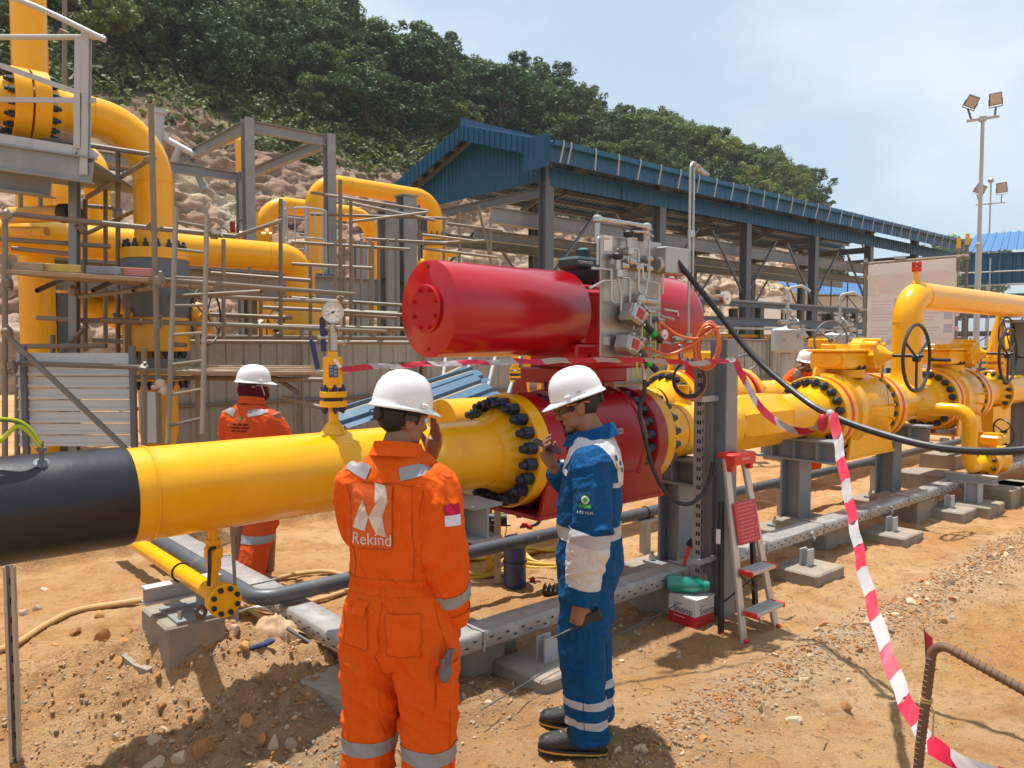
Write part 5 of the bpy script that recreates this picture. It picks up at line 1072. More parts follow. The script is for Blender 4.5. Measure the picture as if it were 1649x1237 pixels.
        m = MB(); xx = s0+.16; m.prism([(-.06, 0), (.06, 0), (.045, .06), (.02, .09), (-.02, .09), (-.045, .06)], (xx, .02, .345), (1, 0, 0), (0, 0, 1), -.022); m.build('lifting_lug', YEL, v)
        cx = (s0+s1)/2-.04
        m = MB(); m.cyl((cx, 0, .33), (cx, 0, .405), .20, n=32); m.build('bonnet', YEL, v)
        for k in range(10): a = 2*math.pi*k/10; bolt(.02, .03, .005, v, (cx+.19*math.cos(a), .19*math.sin(a), .41), axis=(0, 0, 1))
        m = MB(); m.box((cx-.04, 0, .50), (.62, .36, .17), bev=.02); m.box((cx-.04, 0, .595), (.66, .40, .025), bev=.008); m.cyl((cx-.04, 0, .60), (cx-.04, 0, .66), .08, .06, 16); m.box((cx-.22, .05, .63), (.14, .1, .06), bev=.01); m.cyl((cx-.38, -.1, .5), (cx-.33, -.1, .5), .05, n=12); m.build('gear_box', YEL, v)
        w = (cx+.24, -.24, .545); m = MB(); m.lathe([(-.26, .10), (-.24, .17), (-.13, .175), (-.11, .15), (.0, .145), (.02, .10)], w, (0, -1, 0), 10); m.lathe([(0, .12), (.05, .09), (.09, .05), (.14, .03)], w, (0, -1, 0), 16)
        for k in range(8): a = k*math.pi/4; m.cyl((w[0]+.15*math.cos(a), w[1]+.26, w[2]+.15*math.sin(a)), (w[0]+.15*math.cos(a), w[1]-.02, w[2]+.15*math.sin(a)), .022, n=8)
        m.build('worm_housing', YEL, v); MB().cyl((w[0], w[1]-.1, w[2]), (w[0], w[1]-.42, w[2]), .016, n=10).build('spindle', BLACK, v)
        wc = (w[0], w[1]-.36, w[2]-.02); handwheel(v, wc, (0, 1, 0), .32, .017, 3)
        m = MB(); m.cyl((wc[0]+.28, wc[1]-.02, wc[2]-.02), (wc[0]+.30, wc[1]-.20, wc[2]-.02), .017, n=8); m.build('crank_grip', BLACK, v)
        MB().box((cx+.26, -.27, .34), (.04, .008, .06)).build('red_tag', REDS, v); MB().tube(spline([(cx+.26, -.27, .38), (cx+.27, -.32, .2), (cx+.22, -.36, .05)], 4), .003, 5).build('tag_wire', GREYD, v)
    yvalve(6.94, 8.32, 'yellow ball valve with red stripes and handwheel, just right of the far worker', '')
    p = plant('gas_pipe', 'yellow tee spool between the two striped yellow valves with tall branch', 'pipe', 0, NP, ZP)
    MB().lathe([(8.4, RP), (9.75, RP)], n=48, cap=False).build('pipe_wall', YEL, p)
    m = MB(); m.lathe([(.17, .24), (.22, .185), (.30, .162), (.36, .158)], (9.12, 0, 0), (0, 0, 1), 36, False); m.build('branch_saddle', YEL, p)
    m = MB(); m.tube(bend([(9.12, 0, .3), (9.12, 0, 1.21), (13.2, 0, 1.21)], .30, 12), .158, 32); m.build('branch_pipe', YEL, p); MB().torus((9.12, 0, .91), (0, 0, 1), .159, .005, 32, 5).build('weld_bead', YEL, p); MB().torus((9.42, 0, 1.21), (1, 0, 0), .159, .005, 32, 5).build('weld_bead', YEL, p)
    m = MB(); m.cyl((9.33, 0, 1.35), (9.33, 0, 1.50), .026, n=10); m.cyl((9.33, 0, 1.35), (9.33, 0, 1.40), .05, .03, 10); m.build('vent_stub', YEL, p)
    m = MB(); m.cyl((9.33, 0, 1.50), (9.33, 0, 1.54), .052, n=16); m.cyl((9.33, 0, 1.56), (9.33, 0, 1.585), .052, n=16)
    for k in range(6): a = k*math.pi/3; m.cyl((9.33+.042*math.cos(a), .042*math.sin(a), 1.485), (9.33+.042*math.cos(a), .042*math.sin(a), 1.60), .009, n=6)
    m.build('vent_flange', REDS, p)
    yvalve(9.72, 10.95, 'second yellow ball valve with red stripes right of the tall elbow pipe', '')
    p = plant('gas_pipe', 'yellow pipe end with deep support skirt at the right edge of the picture', 'pipe', 0, NP, ZP)
    MB().lathe([(11.0, RP), (15.5, RP)], n=40, cap=False).build('pipe_wall', YEL, p); MB().box((11.85, 0, -.45), (.72, .36, .55)).build('support_skirt', YEL, p)
    flange(p, 11.9, .30, .08, RP, YEL, 16, .03, .25, 'both', hub=(.25, .12))
    # bypass loop with its small valve
    b = plant('bypass_pipe', 'thin yellow bypass pipe dropping from the tee spool to a small valve', 'pipe', 9.08, NP, 0)
    MB().tube(bend([(0, -.15, 1.09), (0, -.68, 1.09), (0, -.68, .48), (1.2, -.68, .48)], .15, 9), .074, 24).build('pipe_wall', YEL, b)
    m = MB(); m.lathe([(0, .125), (.05, .10), (.12, .078)], (0, -.18, 1.09), (0, -1, 0), 24); m.build('branch_saddle', YEL, b)
    for q, d in (((0, -.53, 1.09), (0, 1, 0)), ((0, -.68, .94), (0, 0, 1)), ((0, -.68, .63), (0, 0, 1))): MB().torus(q, d, .075, .004, 24, 5).build('weld_bead', YEL, b)
    flange(b, .44, .165, .045, .07, YEL, 8, .022, .125, 'both', o=(0, -.68, .48), hub=(.10, .08), L=.03, stud=.02)
    MB().lathe([(.49, .155), (.505, .155)], (0, -.68, .48), (1, 0, 0), 24).build('red_stripe', REDS, b)
    m = MB(); m.lathe([(.51, .16), (.55, .16), (.58, .12), (.8, .12), (.86, .16), (.9, .16)], (0, -.68, .48), (1, 0, 0), 24); m.cyl((.68, -.68, .55), (.68, -.68, .68), .06, n=14); m.build('valve_body', YEL, b)
    m = MB(); m.box((.68, -.70, .73), (.26, .20, .10), bev=.02); m.cyl((.68, -.70, .78), (.68, -.70, .80), .10, n=20); m.build('gear_box', YEL, b); handwheel(b, (.90, -.74, .80), (.75, -.5, .2), .15, .010, 3)
    MB().box((.62, -.86, .60), (.06, .006, .08)).build('paper_tag', WHITEP, b)
    # neighbouring smaller lines at right edge
    p = at(1603, 560, 11.6); t = thing('gate_valve', 'tall yellow gate valve bonnet with chrome cap left of the right edge', 'valve', (p.x, p.y, 0), .2); z = at(1603, 492, 11.6).z
    m = MB(); m.tube([(0, 0, 1.1), (0, 0, z-.55), (.06, 0, z-.08)], [.11, .09, .035], 12); m.bar((-.12, 0, 1.6), (.04, 0, z-.2), .05, .05); m.bar((.14, 0, 1.6), (.08, 0, z-.2), .05, .05); m.build('yoke', YEL, t); MB().lathe([(0, .05), (.03, .07), (.10, .07), (.12, .05)], (.06, 0, z-.08), (0, 0, 1), 14).build('cap', STAIND, t)
    m = MB(); m.cyl((0, 0, 1.45), (0, 0, 1.5), .17, n=18); m.cyl((0, 0, 1.54), (0, 0, 1.59), .17, n=18); m.build('bonnet_flange', YEL, t); handwheel(t, (-.05, -.25, 1.95), (.35, -.9, 0), .24, .012, 4)
    p = at(1612, 600, 12.4); q = at(1612, 545, 12.4); elbow_pipe('side_pipe', 'yellow elbow pipe entering from the right edge beside the tall gate valve', [Vector((p.x, p.y, .8)), Vector((p.x, p.y, q.z)), q+U*4], .16, .32)
    p = at(1647, 470, 11.5); c = thing('pipe_column', 'grey steel column with cap holding up the tall elbow pipe', 'column', (p.x, p.y, 0), TH); MB().ibeam((0, 0, 0), (0, 0, 2.12), .24, .24, .014, (0, 1, 0)).build('shaft', GREY, c); MB().box((0, 0, 2.14), (.4, .4, .04)).build('cap_plate', GREY, c)
    # ---------------- second line behind
    NB = 5.1; l = plant('gas_pipe', 'second yellow gas pipe running parallel behind the red valve', 'pipe', 0, NB, ZP)
    MB().lathe([(3.72, RP), (6.45, RP)], n=40).build('pipe_wall', YEL, l); MB().lathe([(8.1, RP), (13.5, RP)], n=40).build('pipe_wall', YEL, l)
    v = plant('ball_valve', 'yellow ball valve on the second line, half hidden behind the cable post', 'valve', 0, NB, ZP)
    flange(v, 6.70, .375, .10, RP, YEL, 20, .036, .315, '-', hub=(.29, .22), L=.055, stud=.03); MB().lathe([(6.80, .3), (6.80, .376), (6.85, .376), (6.85, .3)], n=48, cap=False).build('red_stripe', REDS, v)
    MB().lathe([(6.86, .3), (6.90, .37), (7.9, .37), (7.94, .3)], n=48, cap=False).build('body', YEL, v); flange(v, 8.0, .375, .10, RP, YEL, 20, .036, .315, '+', hub=(.29, -.2)); MB().lathe([(7.95, .3), (7.95, .376), (7.995, .376), (7.995, .3)], n=48, cap=False).build('red_stripe', REDS, v)
    m = MB(); m.cyl((7.0, -.2, .3), (7.0, -.2, .44), .15, n=28); m.build('red_bonnet', REDV, v)
    for k in range(10): a = k*math.pi/5; bolt(.026, .04, .02, v, (7.0+.125*math.cos(a), -.2+.125*math.sin(a), .44), axis=(0, 0, 1))
    m = MB(); m.box((7.55, 0, .50), (.55, .3, .16), bev=.02); m.cyl((7.4, 0, .3), (7.4, 0, .44), .15, n=20); m.build('gear_box', YEL, v)
    m = MB(); m.prism([(-.05, 0), (.05, 0), (.02, .09), (-.02, .09)], (6.78, 0, .37), (1, 0, 0), (0, 0, 1), -.02); m.build('lifting_lug', YEL, v)
    for px, py, Y, R, lab in ((1338, 548, 13.4, .33, 'dark handwheel standing behind the far worker and gear box'), (1200, 600, 11.5, .26, 'dark handwheel right of the cable post'), ):
        p = at(px, py, Y); t = thing('spare_valve', lab.replace('handwheel', 'valve handwheel'), 'valve', p, 0, None); handwheel(t, (0, 0, 0), (.25, -1, 0), R, .017, 3, GREYD); m = MB(); m.cyl((0, 0, 0), (0, .3, 0), .03, n=8); m.box((0, .4, -.05), (.4, .25, .16), bev=.02); m.cyl((0, .4, -1.0), (0, .4, -.1), .13, n=14); m.build('gear_stand', YEL, t)
    # three small instrument valves on the second line
    for k, px in enumerate((829, 849, 868, 886)):
        p = atn(px, 606, 5.4); t = thing('instrument_valve', 'small yellow flanged instrument valve under the red actuator, %s of four' % ('leftmost', 'second from left', 'third from left', 'rightmost')[k], 'valve', (p.x, p.y, 1.25), TH, 'row of small instrument valves')
        m = MB(); m.cyl((0, 0, 0), (0, 0, .2), .02, n=8); m.cyl((0, 0, .32), (0, 0, .46), .035, n=10); m.cyl((0, 0, .46), (0, 0, .50), .05, n=10); m.build('valve_body', YEL, t)
        for z in (.20, .235, .28, .31): MB().cyl((0, 0, z), (0, 0, z+.018), .055, n=14).build('flange_disc', YEL, t)
        MB().cyl((0, 0, .218), (0, 0, .30), .045, n=10).build('gasket', BOLT, t)
    for k in range(4):                                              # pale struts leaning on the fence
        p = atn(700+k*32, 606, 8.6); q = atn(718+k*40, 572, 9.6); t = thing('leaning_strut', 'pale tube strut leaning on the fence under the red tank, %s' % ('leftmost', 'second from left', 'third from left', 'rightmost')[k], 'strut', p, 0, 'pale struts leaning on the fence'); m = MB(); m.cyl((0, 0, -.9), q-p, .026, n=8); m.build('tube', GREYP, t)
build_main()

# ------------------------------------------------------------------ actuator with its stainless control panel
def build_actuator():
    t = plant('valve_actuator', 'large red twin cylinder actuator mounted on top of the red valve', 'actuator', 0, NP, 2.0)
    c = .008
    MB().lathe([(2.53, .02), (2.53, .268), (2.535, .276), (3.58, .276), (3.60, .262), (3.62, .05)], n=72).build('left_cylinder', REDP, t)
    m = MB(); m.lathe([(2.505, .02), (2.505, .132), (2.512, .138), (2.531, .138)], n=48); m.build('end_cover', REDP, t)
    for k in range(8): a = 2*math.pi*(k+.5)/8; q = MB(); q.cyl((2.488, .112*math.cos(a), .112*math.sin(a)), (2.51, .112*math.cos(a), .112*math.sin(a)), .013, n=6); q.build('cover_bolt', REDP, t)
    for z in (.24, -.23): q = MB(); q.cyl((2.523, 0, z), (2.54, 0, z), .012, n=8); q.build('plug', REDV, t)
    MB().lathe([(4.02, .1), (4.06, .32), (4.08, .328), (4.70, .328), (4.735, .318), (4.775, .27), (4.80, .18), (4.81, .05)], (0, 0, -.03), n=72).build('right_cylinder', REDP, t)
    m = MB(); m.box((3.84, 0, -.03), (.56, .46, .36), bev=.02); m.box((3.84, 0, .155), (.50, .40, .05), bev=.01); m.box((3.82, -.02, -.28), (.66, .44, .16), bev=.015); m.build('yoke_housing', REDP, t)
    m = MB(); m.box((3.72, 0, -.40), (.62, .40, .10), bev=.01); m.cyl((3.70, 0, -.50), (3.70, 0, -.34), .17, n=28); m.cyl((3.70, 0, -.53), (3.70, 0, -.48), .20, n=28); m.build('mounting_pedestal', REDV, t)
    for k in range(6): a = k*math.pi/3; q = MB(); q.cyl((3.70+.18*math.cos(a), .18*math.sin(a), -.48), (3.70+.18*math.cos(a), .18*math.sin(a), -.44), .022, n=6); q.build('pedestal_bolt', REDV, t)
    for x in (3.62, 3.78): q = MB(); q.cyl((x, -.24, -.29), (x, -.26, -.29), .03, n=6); q.build('housing_bolt', REDV, t)
    # limit switch box on top
    m = MB(); m.lathe([(.175, .10), (.20, .105), (.24, .135), (.29, .135), (.30, .11)], (3.80, -.0, 0), (0, 0, 1), 8); m.build('switch_base', BLACK, t)
    teal = M('dark_teal_housing', (.012, .035, .038), .4); m = MB(); m.box((3.79, 0, .335), (.30, .19, .085), bev=.02); m.cyl((3.80, 0, .37), (3.80, 0, .43), .055, n=18); sw = m.build('switch_box', teal, t)
    m = MB(); m.cyl((3.80, 0, .43), (3.80, 0, .445), .045, .02, 18); m.build('indicator', M('green_indicator', (.05, .16, .13), .3), sw)
    tx = text_mesh('TOPWORX', .028); put('lettering', tx, sw, (3.72, -.0985, .335)).rotation_euler = (math.pi/2, 0, 0); tx2 = text_mesh('TXP', .03); put('lettering', tx2, sw, (3.88, -.0985, .335)).rotation_euler = (math.pi/2, 0, 0)
    # control panel plate, in front of the yoke housing
    PZ = (.50, -.27); x0, x1 = 3.415, 3.99; y = -.50
    m = MB(); m.box(((x0+x1)/2, y, .085), (x1-x0, .012, .72), bev=.003); m.box(((x0+x1)/2+.10, y+.05, .085), (x1-x0-.28, .09, .60), bev=.006); pl = m.build('panel_plate', STAIN, t)
    m = MB(); m.bar((x1-.1, y+.2, -.1), (3.9, -.2, -.1), .06, .06); m.build('bracket', STAIN, pl)
    m = MB(); m.tube(bend([(x0+.03, y+.05, .40), (x0+.03, y+.05, .545), (x1-.08, y+.05, .545), (x1-.08, y+.05, .30)], .03, 4), .017, 10)
    for q in ((x0+.03, y+.05, .545), (x1-.08, y+.05, .545), (x1-.08, y+.05, .32)): m.box(q, (.05, .05, .05), bev=.012)
    m.build('lifting_tube', STAIND, t)
    m = MB(); m.box((x1+.06, y-.03, .33), (.24, .12, .17), bev=.008); m.cyl((x1-.06, y-.03, .30), (x1-.10, y-.03, .30), .05, n=16); m.cyl((x1+.18, y-.03, .33), (x1+.23, y-.03, .33), .03, n=12); m.build('manifold_block', STAIN, t)
    lb = MB(); lb.box((x0+.06, y-.008, .40), (.075, .003, .09)); lb.build('label_plate', WHITEP, pl)
    for z in (.16, -.18): q = MB(); q.box((x0+.05, y-.008, z), (.06, .002, .05)); q.build('etched_label', GREYP, pl)
    # needle valves with black knobs, fittings, tubing
    for x, z in ((x0+.20, .46), (x0+.10, .32)):
        m = MB(); m.cyl((x, y-.05, z-.1), (x, y-.05, z-.02), .018, n=10); m.box((x, y-.05, z-.10), (.05, .05, .05), bev=.006); nv = m.build('needle_valve', STAIND, pl); m = MB(); m.lathe([(-.02, .015), (-.01, .032), (.012, .036), (.02, .03)], (x, y-.05, z), (0, 0, 1), 14); m.build('knob', BLACK, nv)
    m = MB(); m.cyl((x0+.36, y+.02, .44), (x0+.36, y+.02, .52), .04, n=14); m.build('breather_cap', BLACK, pl)
    r = random.Random(8)
    for x, z in ((.17, .27), (.30, .27), (.40, .27), (.24, .30), (.30, .07), (.38, .06), (.46, .07), (.43, .0), (.34, -.08), (.45, -.14), (.34, -.17), (.52, -.05), (.30, -.20), (.40, .33)):
        fit = MB(); fit.cyl((x0+x-.03, y-.04, z), (x0+x+.03, y-.04, z), .018, n=8); fit.cyl((x0+x, y-.04, z), (x0+x, y-.0, z), .022, n=8); fit.build('tube_fitting', STAIND, pl)
    m = MB(); m.ball((x0+.30, y-.06, .07), .04, 12, 8); m.cyl((x0+.30, y-.06, .07), (x0+.44, y-.06, .06), .025, n=10); m.build('regulator', STAIND, pl)
    runs = [[(.10, .22), (.10, .20), (.22, .20), (.22, .02), (.38, .0)], [(.10, .22), (.14, .10), (.14, -.02), (.33, -.03)], [(.20, .36), (.20, .29), (.40, .29)], [(.40, .45), (.40, .24), (.36, .10), (.36, -.20)], [(.30, .27), (.30, .12), (.48, .07)],
            [(.28, .44), (.22, .44), (.22, .48), (.36, .49), (.44, .47)], [(.32, -.10), (.32, -.02), (.52, -.02), (.66, -.04)], [(.50, .0), (.50, -.18), (.66, -.20)], [(.30, -.19), (.46, -.19), (.46, -.10)], [(-.12, .24), (.05, .24)], [(-.14, .12), (-.02, .17), (.08, .18)], [(-.07, .26), (-.07, .42), (.03, .42)],
            [(.24, -.28), (.50, -.27), (.56, -.28), (.58, -.34)], [(.36, -.12), (.36, -.42)], [(.52, .36), (.70, .38)], [(.55, .02), (.70, .01), (.70, -.02)], [(.12, .38), (.30, .38), (.30, .30)], [(.34, .30), (.34, .20), (.50, .18), (.50, .06)], [(.26, .02), (.26, -.12), (.34, -.17)], [(.46, .33), (.54, .33), (.54, .12)], [(.05, .24), (.05, .05), (.12, .05)], [(.42, -.02), (.42, -.26)], [(.47, -.06), (.47, -.30), (.60, -.31)]]
    for rr in runs:
        m = MB(); m.tube(bend([(x0+a, y-.045, b) for a, b in rr], .02, 3), .0075, 7); m.build('tubing', STAIND, pl)
    # vent riser tubes to the right of the panel
    m = MB()
    m.tube(bend([(x1+.04, y-.06, -.16), (x1+.22, y-.06, -.17), (x1+.22, y-.06, .95), (x1+.265, y-.06, 1.0), (x1+.31, y-.06, .93)], .03, 5), .009, 8); m.tube(bend([(x1+.26, y-.06, .15), (x1+.26, y-.06, .93), (x1+.29, y-.06, .985), (x1+.35, y-.06, .95)], .03, 5), .008, 8); m.tube(bend([(x1+.22, y-.06, .20), (x1+.22, y-.06, .32), (x1+.10, y-.06, .36)], .02, 3), .008, 6); m.build('vent_riser', STAIND, t)
    for x in (.31, .35): q = MB(); q.cyl((x1+x, y-.06, .95), (x1+x+.03, y-.09, .91),   .010, .013, 10); q.build('vent_hood', STAIN, t)
    m = MB(); m.box((x1+.24, y-.06, .52), (.05, .03, .05), bev=.006); m.cyl((x1+.22, y-.06, -.19), (x1+.22, y-.06, -.13), .025, n=8); m.cyl((x1+.06, y-.06, -.17), (x1+.12, y-.06, -.17), .022, n=8); m.box((x1+.14, y-.06, -.25), (.03, .03, .10), bev=.008); m.build('tube_clamp', STAIND, t)
    # pressure gauges on the panel
    for gx, gz, R in ((x0+.54, -.14, .036), (x1+.66, .12, .05)):
        m = MB(); m.lathe([(0, R*.9), (.03, R), (.036, R*.9)], (gx, y-.03, gz), (0, -1, 0), 24); g = m.build('gauge', STAIND, t); m = MB(); m.cyl((gx, y-.064, gz), (gx, y-.068, gz), R*.86, n=24); m.build('dial', DIAL, g); m = MB(); m.bar((gx, y-.071, gz), (gx-R*.4, y-.071, gz-R*.3), .004, .003); m.build('needle', BLACK, g)
        m = MB(); m.cyl((gx, y-.015, gz-R), (gx, y-.015, gz-R-.10), .012, n=8); m.build('stem', STAIND, g)
    # two solenoid boxes with red labels, glands with green bands
    for bx, bz, rot in ((x0+.19, -.02, .45), (x0+.145, -.20, .35)):
        rt = Matrix.Rotation(rot, 3, 'Y'); m = MB(); m.box((bx, y-.09, bz), (.115, .13, .115), rt, .018); m.lathe([(0, .062), (.02, .066), (.04, .05)], (bx+.05, y-.09, bz+.01), (1, 0, -.2), 14); bo = m.build('solenoid_box', STAIN, t)
        for k in range(4): a = rot+math.pi/4+k*math.pi/2; q = MB(); q.cyl((bx+.068*math.cos(a), y-.15, bz-.068*math.sin(a)), (bx+.068*math.cos(a), y-.168, bz-.068*math.sin(a)), .009, n=6); q.build('cover_screw', STAIND, bo)
        q = MB(); q.box((bx, y-.158, bz), (.055, .004, .055), rt); q.build('red_label', REDP, bo)
        g0 = Vector((bx+.09, y-.10, bz-.05)); g1 = g0+Vector((.14, -.03, -.11)); q = MB(); q.cyl(g0, g1, .021, n=12); q.cyl(g0-(g1-g0)*.12, g0+(g1-g0)*.1, .028, n=6); q.build('cable_gland', RUBBER, bo); h0 = g0.lerp(g1, .48); h1 = g0.lerp(g1, .66); q = MB(); q.cyl(h0, h1, .0225, n=12); q.build('green_band', M('green_band', (.0, .42, .10), .4), bo)
        q = MB(); q.tube(spline([(bx+.06, y-.12, bz-.05), (bx+.03, y-.14, bz-.12), (bx+.05, y-.13, bz-.19), (bx+.10, y-.09, bz-.17)], 6), .006, 6); q.build('earth_wire', GYW, bo)
    q = MB(); q.tube(spline([(x0+.23, y-.09, -.29), (x0+.33, y-.10, -.30), (x0+.42, y-.08, -.22), (x0+.44, y-.06, -.10)], 6), .006, 6); q.build('earth_wire', GYW, t)
    m = MB(); m.cyl((x0+.36, y-.05, -.30), (x0+.36, y-.05, -.42), .014, n=8); m.cyl((x0+.36, y-.05, -.32), (x0+.36, y-.05, -.36), .022, n=6); m.build('drain_fitting', STAIND, t)
    for x in (.10, .16): q = MB(); q.cyl((x1+.50+x, .0, .285), (x1+.50+x, .0, .34), .02, n=8); q.cyl((x1+.50+x-.03, 0, .34), (x1+.50+x+.03, 0, .34), .018, n=8); q.build('vent_plug', STAIND, t)
    return x0, x1, y
def text_mesh(body, size, mat=None, ext=0.0006):
    c = bpy.data.curves.new('lettering', 'FONT'); c.body = body; c.size = size; c.align_x = 'CENTER'; c.align_y = 'CENTER'; c.extrude = ext; o = bpy.data.objects.new('t', c); COL.objects.link(o)
    me = bpy.data.meshes.new_from_object(o.evaluated_get(bpy.context.evaluated_depsgraph_get())); bpy.data.objects.remove(o); me.name = 'lettering'; me.materials.clear(); me.materials.append(mat or WHITEP); return me
PX0, PX1, PY_ = build_actuator()
# ------------------------------------------------------------------ pipe supports and footings
def build_supports():
    g = 'grey supports under the main gas pipe'; labs = ('grey steel pipe support half hidden behind the orange worker', 'grey pipe support left of the cable post, under the red valve end', 'grey pipe support right of the step ladder, under the faceted clamp', 'grey pipe support under the first striped yellow valve')
    fl = ('concrete footing under the pipe support behind the orange worker', 'concrete footing with bolts under the support left of the cable post', 'concrete footing under the support right of the step ladder', 'concrete footing under the support of the first striped valve')
    zb = .10
    cap = MB(); cap.ibeam((0, -.42, .835), (0, .36, .835), .20, .20, .014, (0, 0, 1)); capm = cap.mesh('cap_beam', GREY)
    col = MB().ibeam((0, 0, zb+.02), (0, 0, .733), .20, .20, .014, (0, 1, 0)).mesh('column', GREY)
    st = MB(); st.box((0, 0, .835), (.18, .012, .172)); stm = st.mesh('stiffener', GREY); bp = MB().box((0, 0, zb+.01), (.36, .36, .02)).mesh('base_plate', GREY)
    ab = MB(); ab.cyl((0, 0, 0), (0, 0, .07), .013, n=8); ab.cyl((0, 0, .01), (0, 0, .04), .026, n=6); abm = ab.mesh('anchor_bolt', STAIND)
    ft = MB(); ft.box((0, 0, -.12), (.62, .62, .44), bev=.012); fm = ft.mesh('block', CONC)
    for k, (S, dz) in enumerate(((2.62, 0), (4.86, 0), (6.68, 0), (8.70, 0))):
        t = plant('pipe_support', labs[k], 'pipe support', S, NP, dz, g); put('cap_beam', capm, t); put('column', col, t); put('base_plate', bp, t)
        for y in (-.02, .2, -.24): put('stiffener', stm, t, (0, y, 0))
        for x in (-.13, .13):
            for y in (-.13, .13): put('anchor_bolt', abm, t, (x, y, zb+.02))
        f = plant('concrete_footing', fl[k], 'footing', S, NP, dz, 'concrete footings'); put('block', fm, f)
    # thin pads with channel stubs carrying the cable tray
    pm = MB().box((0, 0, .02), (.44, .40, .13), bev=.012).mesh('pad', CONC); sm = MB().ibeam((0, 0, .08), (0, 0, .215), .10, .07, .008, (0, 1, 0)).mesh('stub', GREYP)
    for S, N, z, lab in ((2.86, 2.96, 0, 'thin concrete pad with channel stub just left of the worker in blue'), (5.62, 2.92, 0, 'thin concrete pad with stub right of the ladder'), (7.25, 2.95, 0, 'thin concrete pad with stub below the first striped valve'), (8.75, 2.98, 0, 'thin concrete pad with stub left of the bypass support')):
        t = plant('tray_pad', lab, 'footing', S, N, z, 'thin pads carrying the cable tray'); put('pad', pm, t); put('stub', sm, t)
    for px, py, lab, w in ((1335, 700, 'concrete block behind the clamp support', .5), (1265, 735, 'flat concrete block behind the clamp support', .5), (1520, 745, 'concrete block with rubble behind the bypass pipe', .55), (1492, 778, 'concrete block left of the bypass pipe foot', .55), (1605, 800, 'long concrete block behind the bypass support', .7), (1648, 800, 'concrete block cut by the right edge', .5), (1310, 862, 'low concrete block behind the clamp support foot', .5), (1455, 820, 'low concrete block behind the striped valve support', .55), (1060, 960, 'dark low concrete block left of the boxed bottle', .34)):
        p = atz(px, py, .05); t = thing('concrete_block', lab, 'footing', (p.x, p.y, 0), TH, 'concrete footings'); MB().box((0, 0, .06), (w, .5, .28), bev=.012).build('block', CONC, t)
        if px > 1500 and px < 1600: MB().ibeam((0, 0, .2), (0, 0, .42), .10, .10, .01, (0, 1, 0)).build('stub', GREYP, t)
    # bypass support
    p = W(9.25, NP-.68); t = thing('bypass_support', 'grey T shaped steel support under the bypass pipe', 'pipe support', (p.x, p.y, 0), TH); MB().ibeam((-.06, -.24, .355), (-.06, .26, .355), .10, .09, .01, (0, 0, 1)).build('cap_beam', GREYP, t); MB().ibeam((-.06, -.02, .1), (-.06, -.02, .31), .14, .14, .01, (0, 1, 0)).build('column', GREYP, t)
    f = thing('concrete_footing', 'square concrete footing under the T shaped bypass support', 'footing', (p.x, p.y, 0), TH, 'concrete footings'); MB().box((-.06, 0, .02), (.5, .5, .16), bev=.012).build('block', CONC, f)
    # left blocks
    b = plant('concrete_block', 'concrete block partly buried under the drain flange', 'footing', 1.30, 4.02, .2, 'concrete footings'); m = MB(); m.box((0, .02, .06), (.29, .40, .34), bev=.012); m.build('block', CONC, b)
    p = atz(440, 1046, .12); b = thing('concrete_block', 'small concrete block under the draped sack', 'footing', (p.x, p.y, .05), TH+.1, 'concrete footings'); MB().box((0, 0, .06), (.30, .26, .16), bev=.01).build('block', CONC, b); SB = Vector((p.x, p.y, .19))
    p = atz(548, 1108, .12); b = thing('concrete_block', 'concrete block just left of the orange worker at knee height', 'footing', (p.x, p.y, 0), TH+.2, 'concrete footings'); MB().box((.05, 0, .06), (.34, .34, .20), bev=.012).build('block', CONC, b)
    p = atz(776, 1050, .12); b = thing('concrete_block', 'tall concrete block between the two front workers', 'footing', (p.x, p.y, 0), TH, 'concrete footings'); MB().box((0, .1, .09), (.26, .3, .26), bev=.012).build('block', CONC, b)
    p = atz(222, 1065, .2); b = thing('broken_slab', 'thin broken concrete strip lying in the spoil on the left', 'slab', (p.x-.05, p.y, min(gz(p.x-.05+dx, p.y+dy) for dx, dy in ((0, 0), (.08, -.09), (.16, -.17)))-.004), -.75); m = MB(); m.prism([(-.02, -.025), (.15, -.03), (.26, -.01), (.25, .02), (.12, .035), (-.03, .03)], (0, 0, 0), (1, 0, 0), (0, 1, 0), .035); m.build('slab', CONC, b)
    # draped sack
    n = 26; u = np.linspace(-1, 1, n); X, Y = np.meshgrid(u, u); X, Y = X.ravel(), Y.ravel(); Pn = np.stack([X*1.3, Y*1.3, X*0], 1)
    r = np.hypot(X, Y); h = .12*np.exp(-(r*1.15)**2)+.030*fbm(Pn*1.9, 4, 15, ridge=True)-.17*np.clip(np.abs(Y)-.55, 0, 1)-.10*np.clip(-X-.4, 0, 1); w = 1+.22*fbm(Pn*1.2+5, 2, 18)
    V = np.stack([X*.145*w+.02*Y, Y*.125*w, h], 1); s = thing('sack', 'crumpled tan cloth sack draped over a small concrete block', 'sack', SB+Vector((0, -.03, .0)), .5); V2 = V.copy(); V2[:, 2] -= .006
    me = np_mesh('cloth', np.concatenate([V, V2]), np.concatenate([grid_faces(n, n), grid_faces(n, n)[:, ::-1]+n*n]), M('tan_sackcloth', (.46, .31, .19), .85, var=.15, vs=10, bump=.25, bs=90, spec=.15)); put('cloth', me, s)
build_supports()

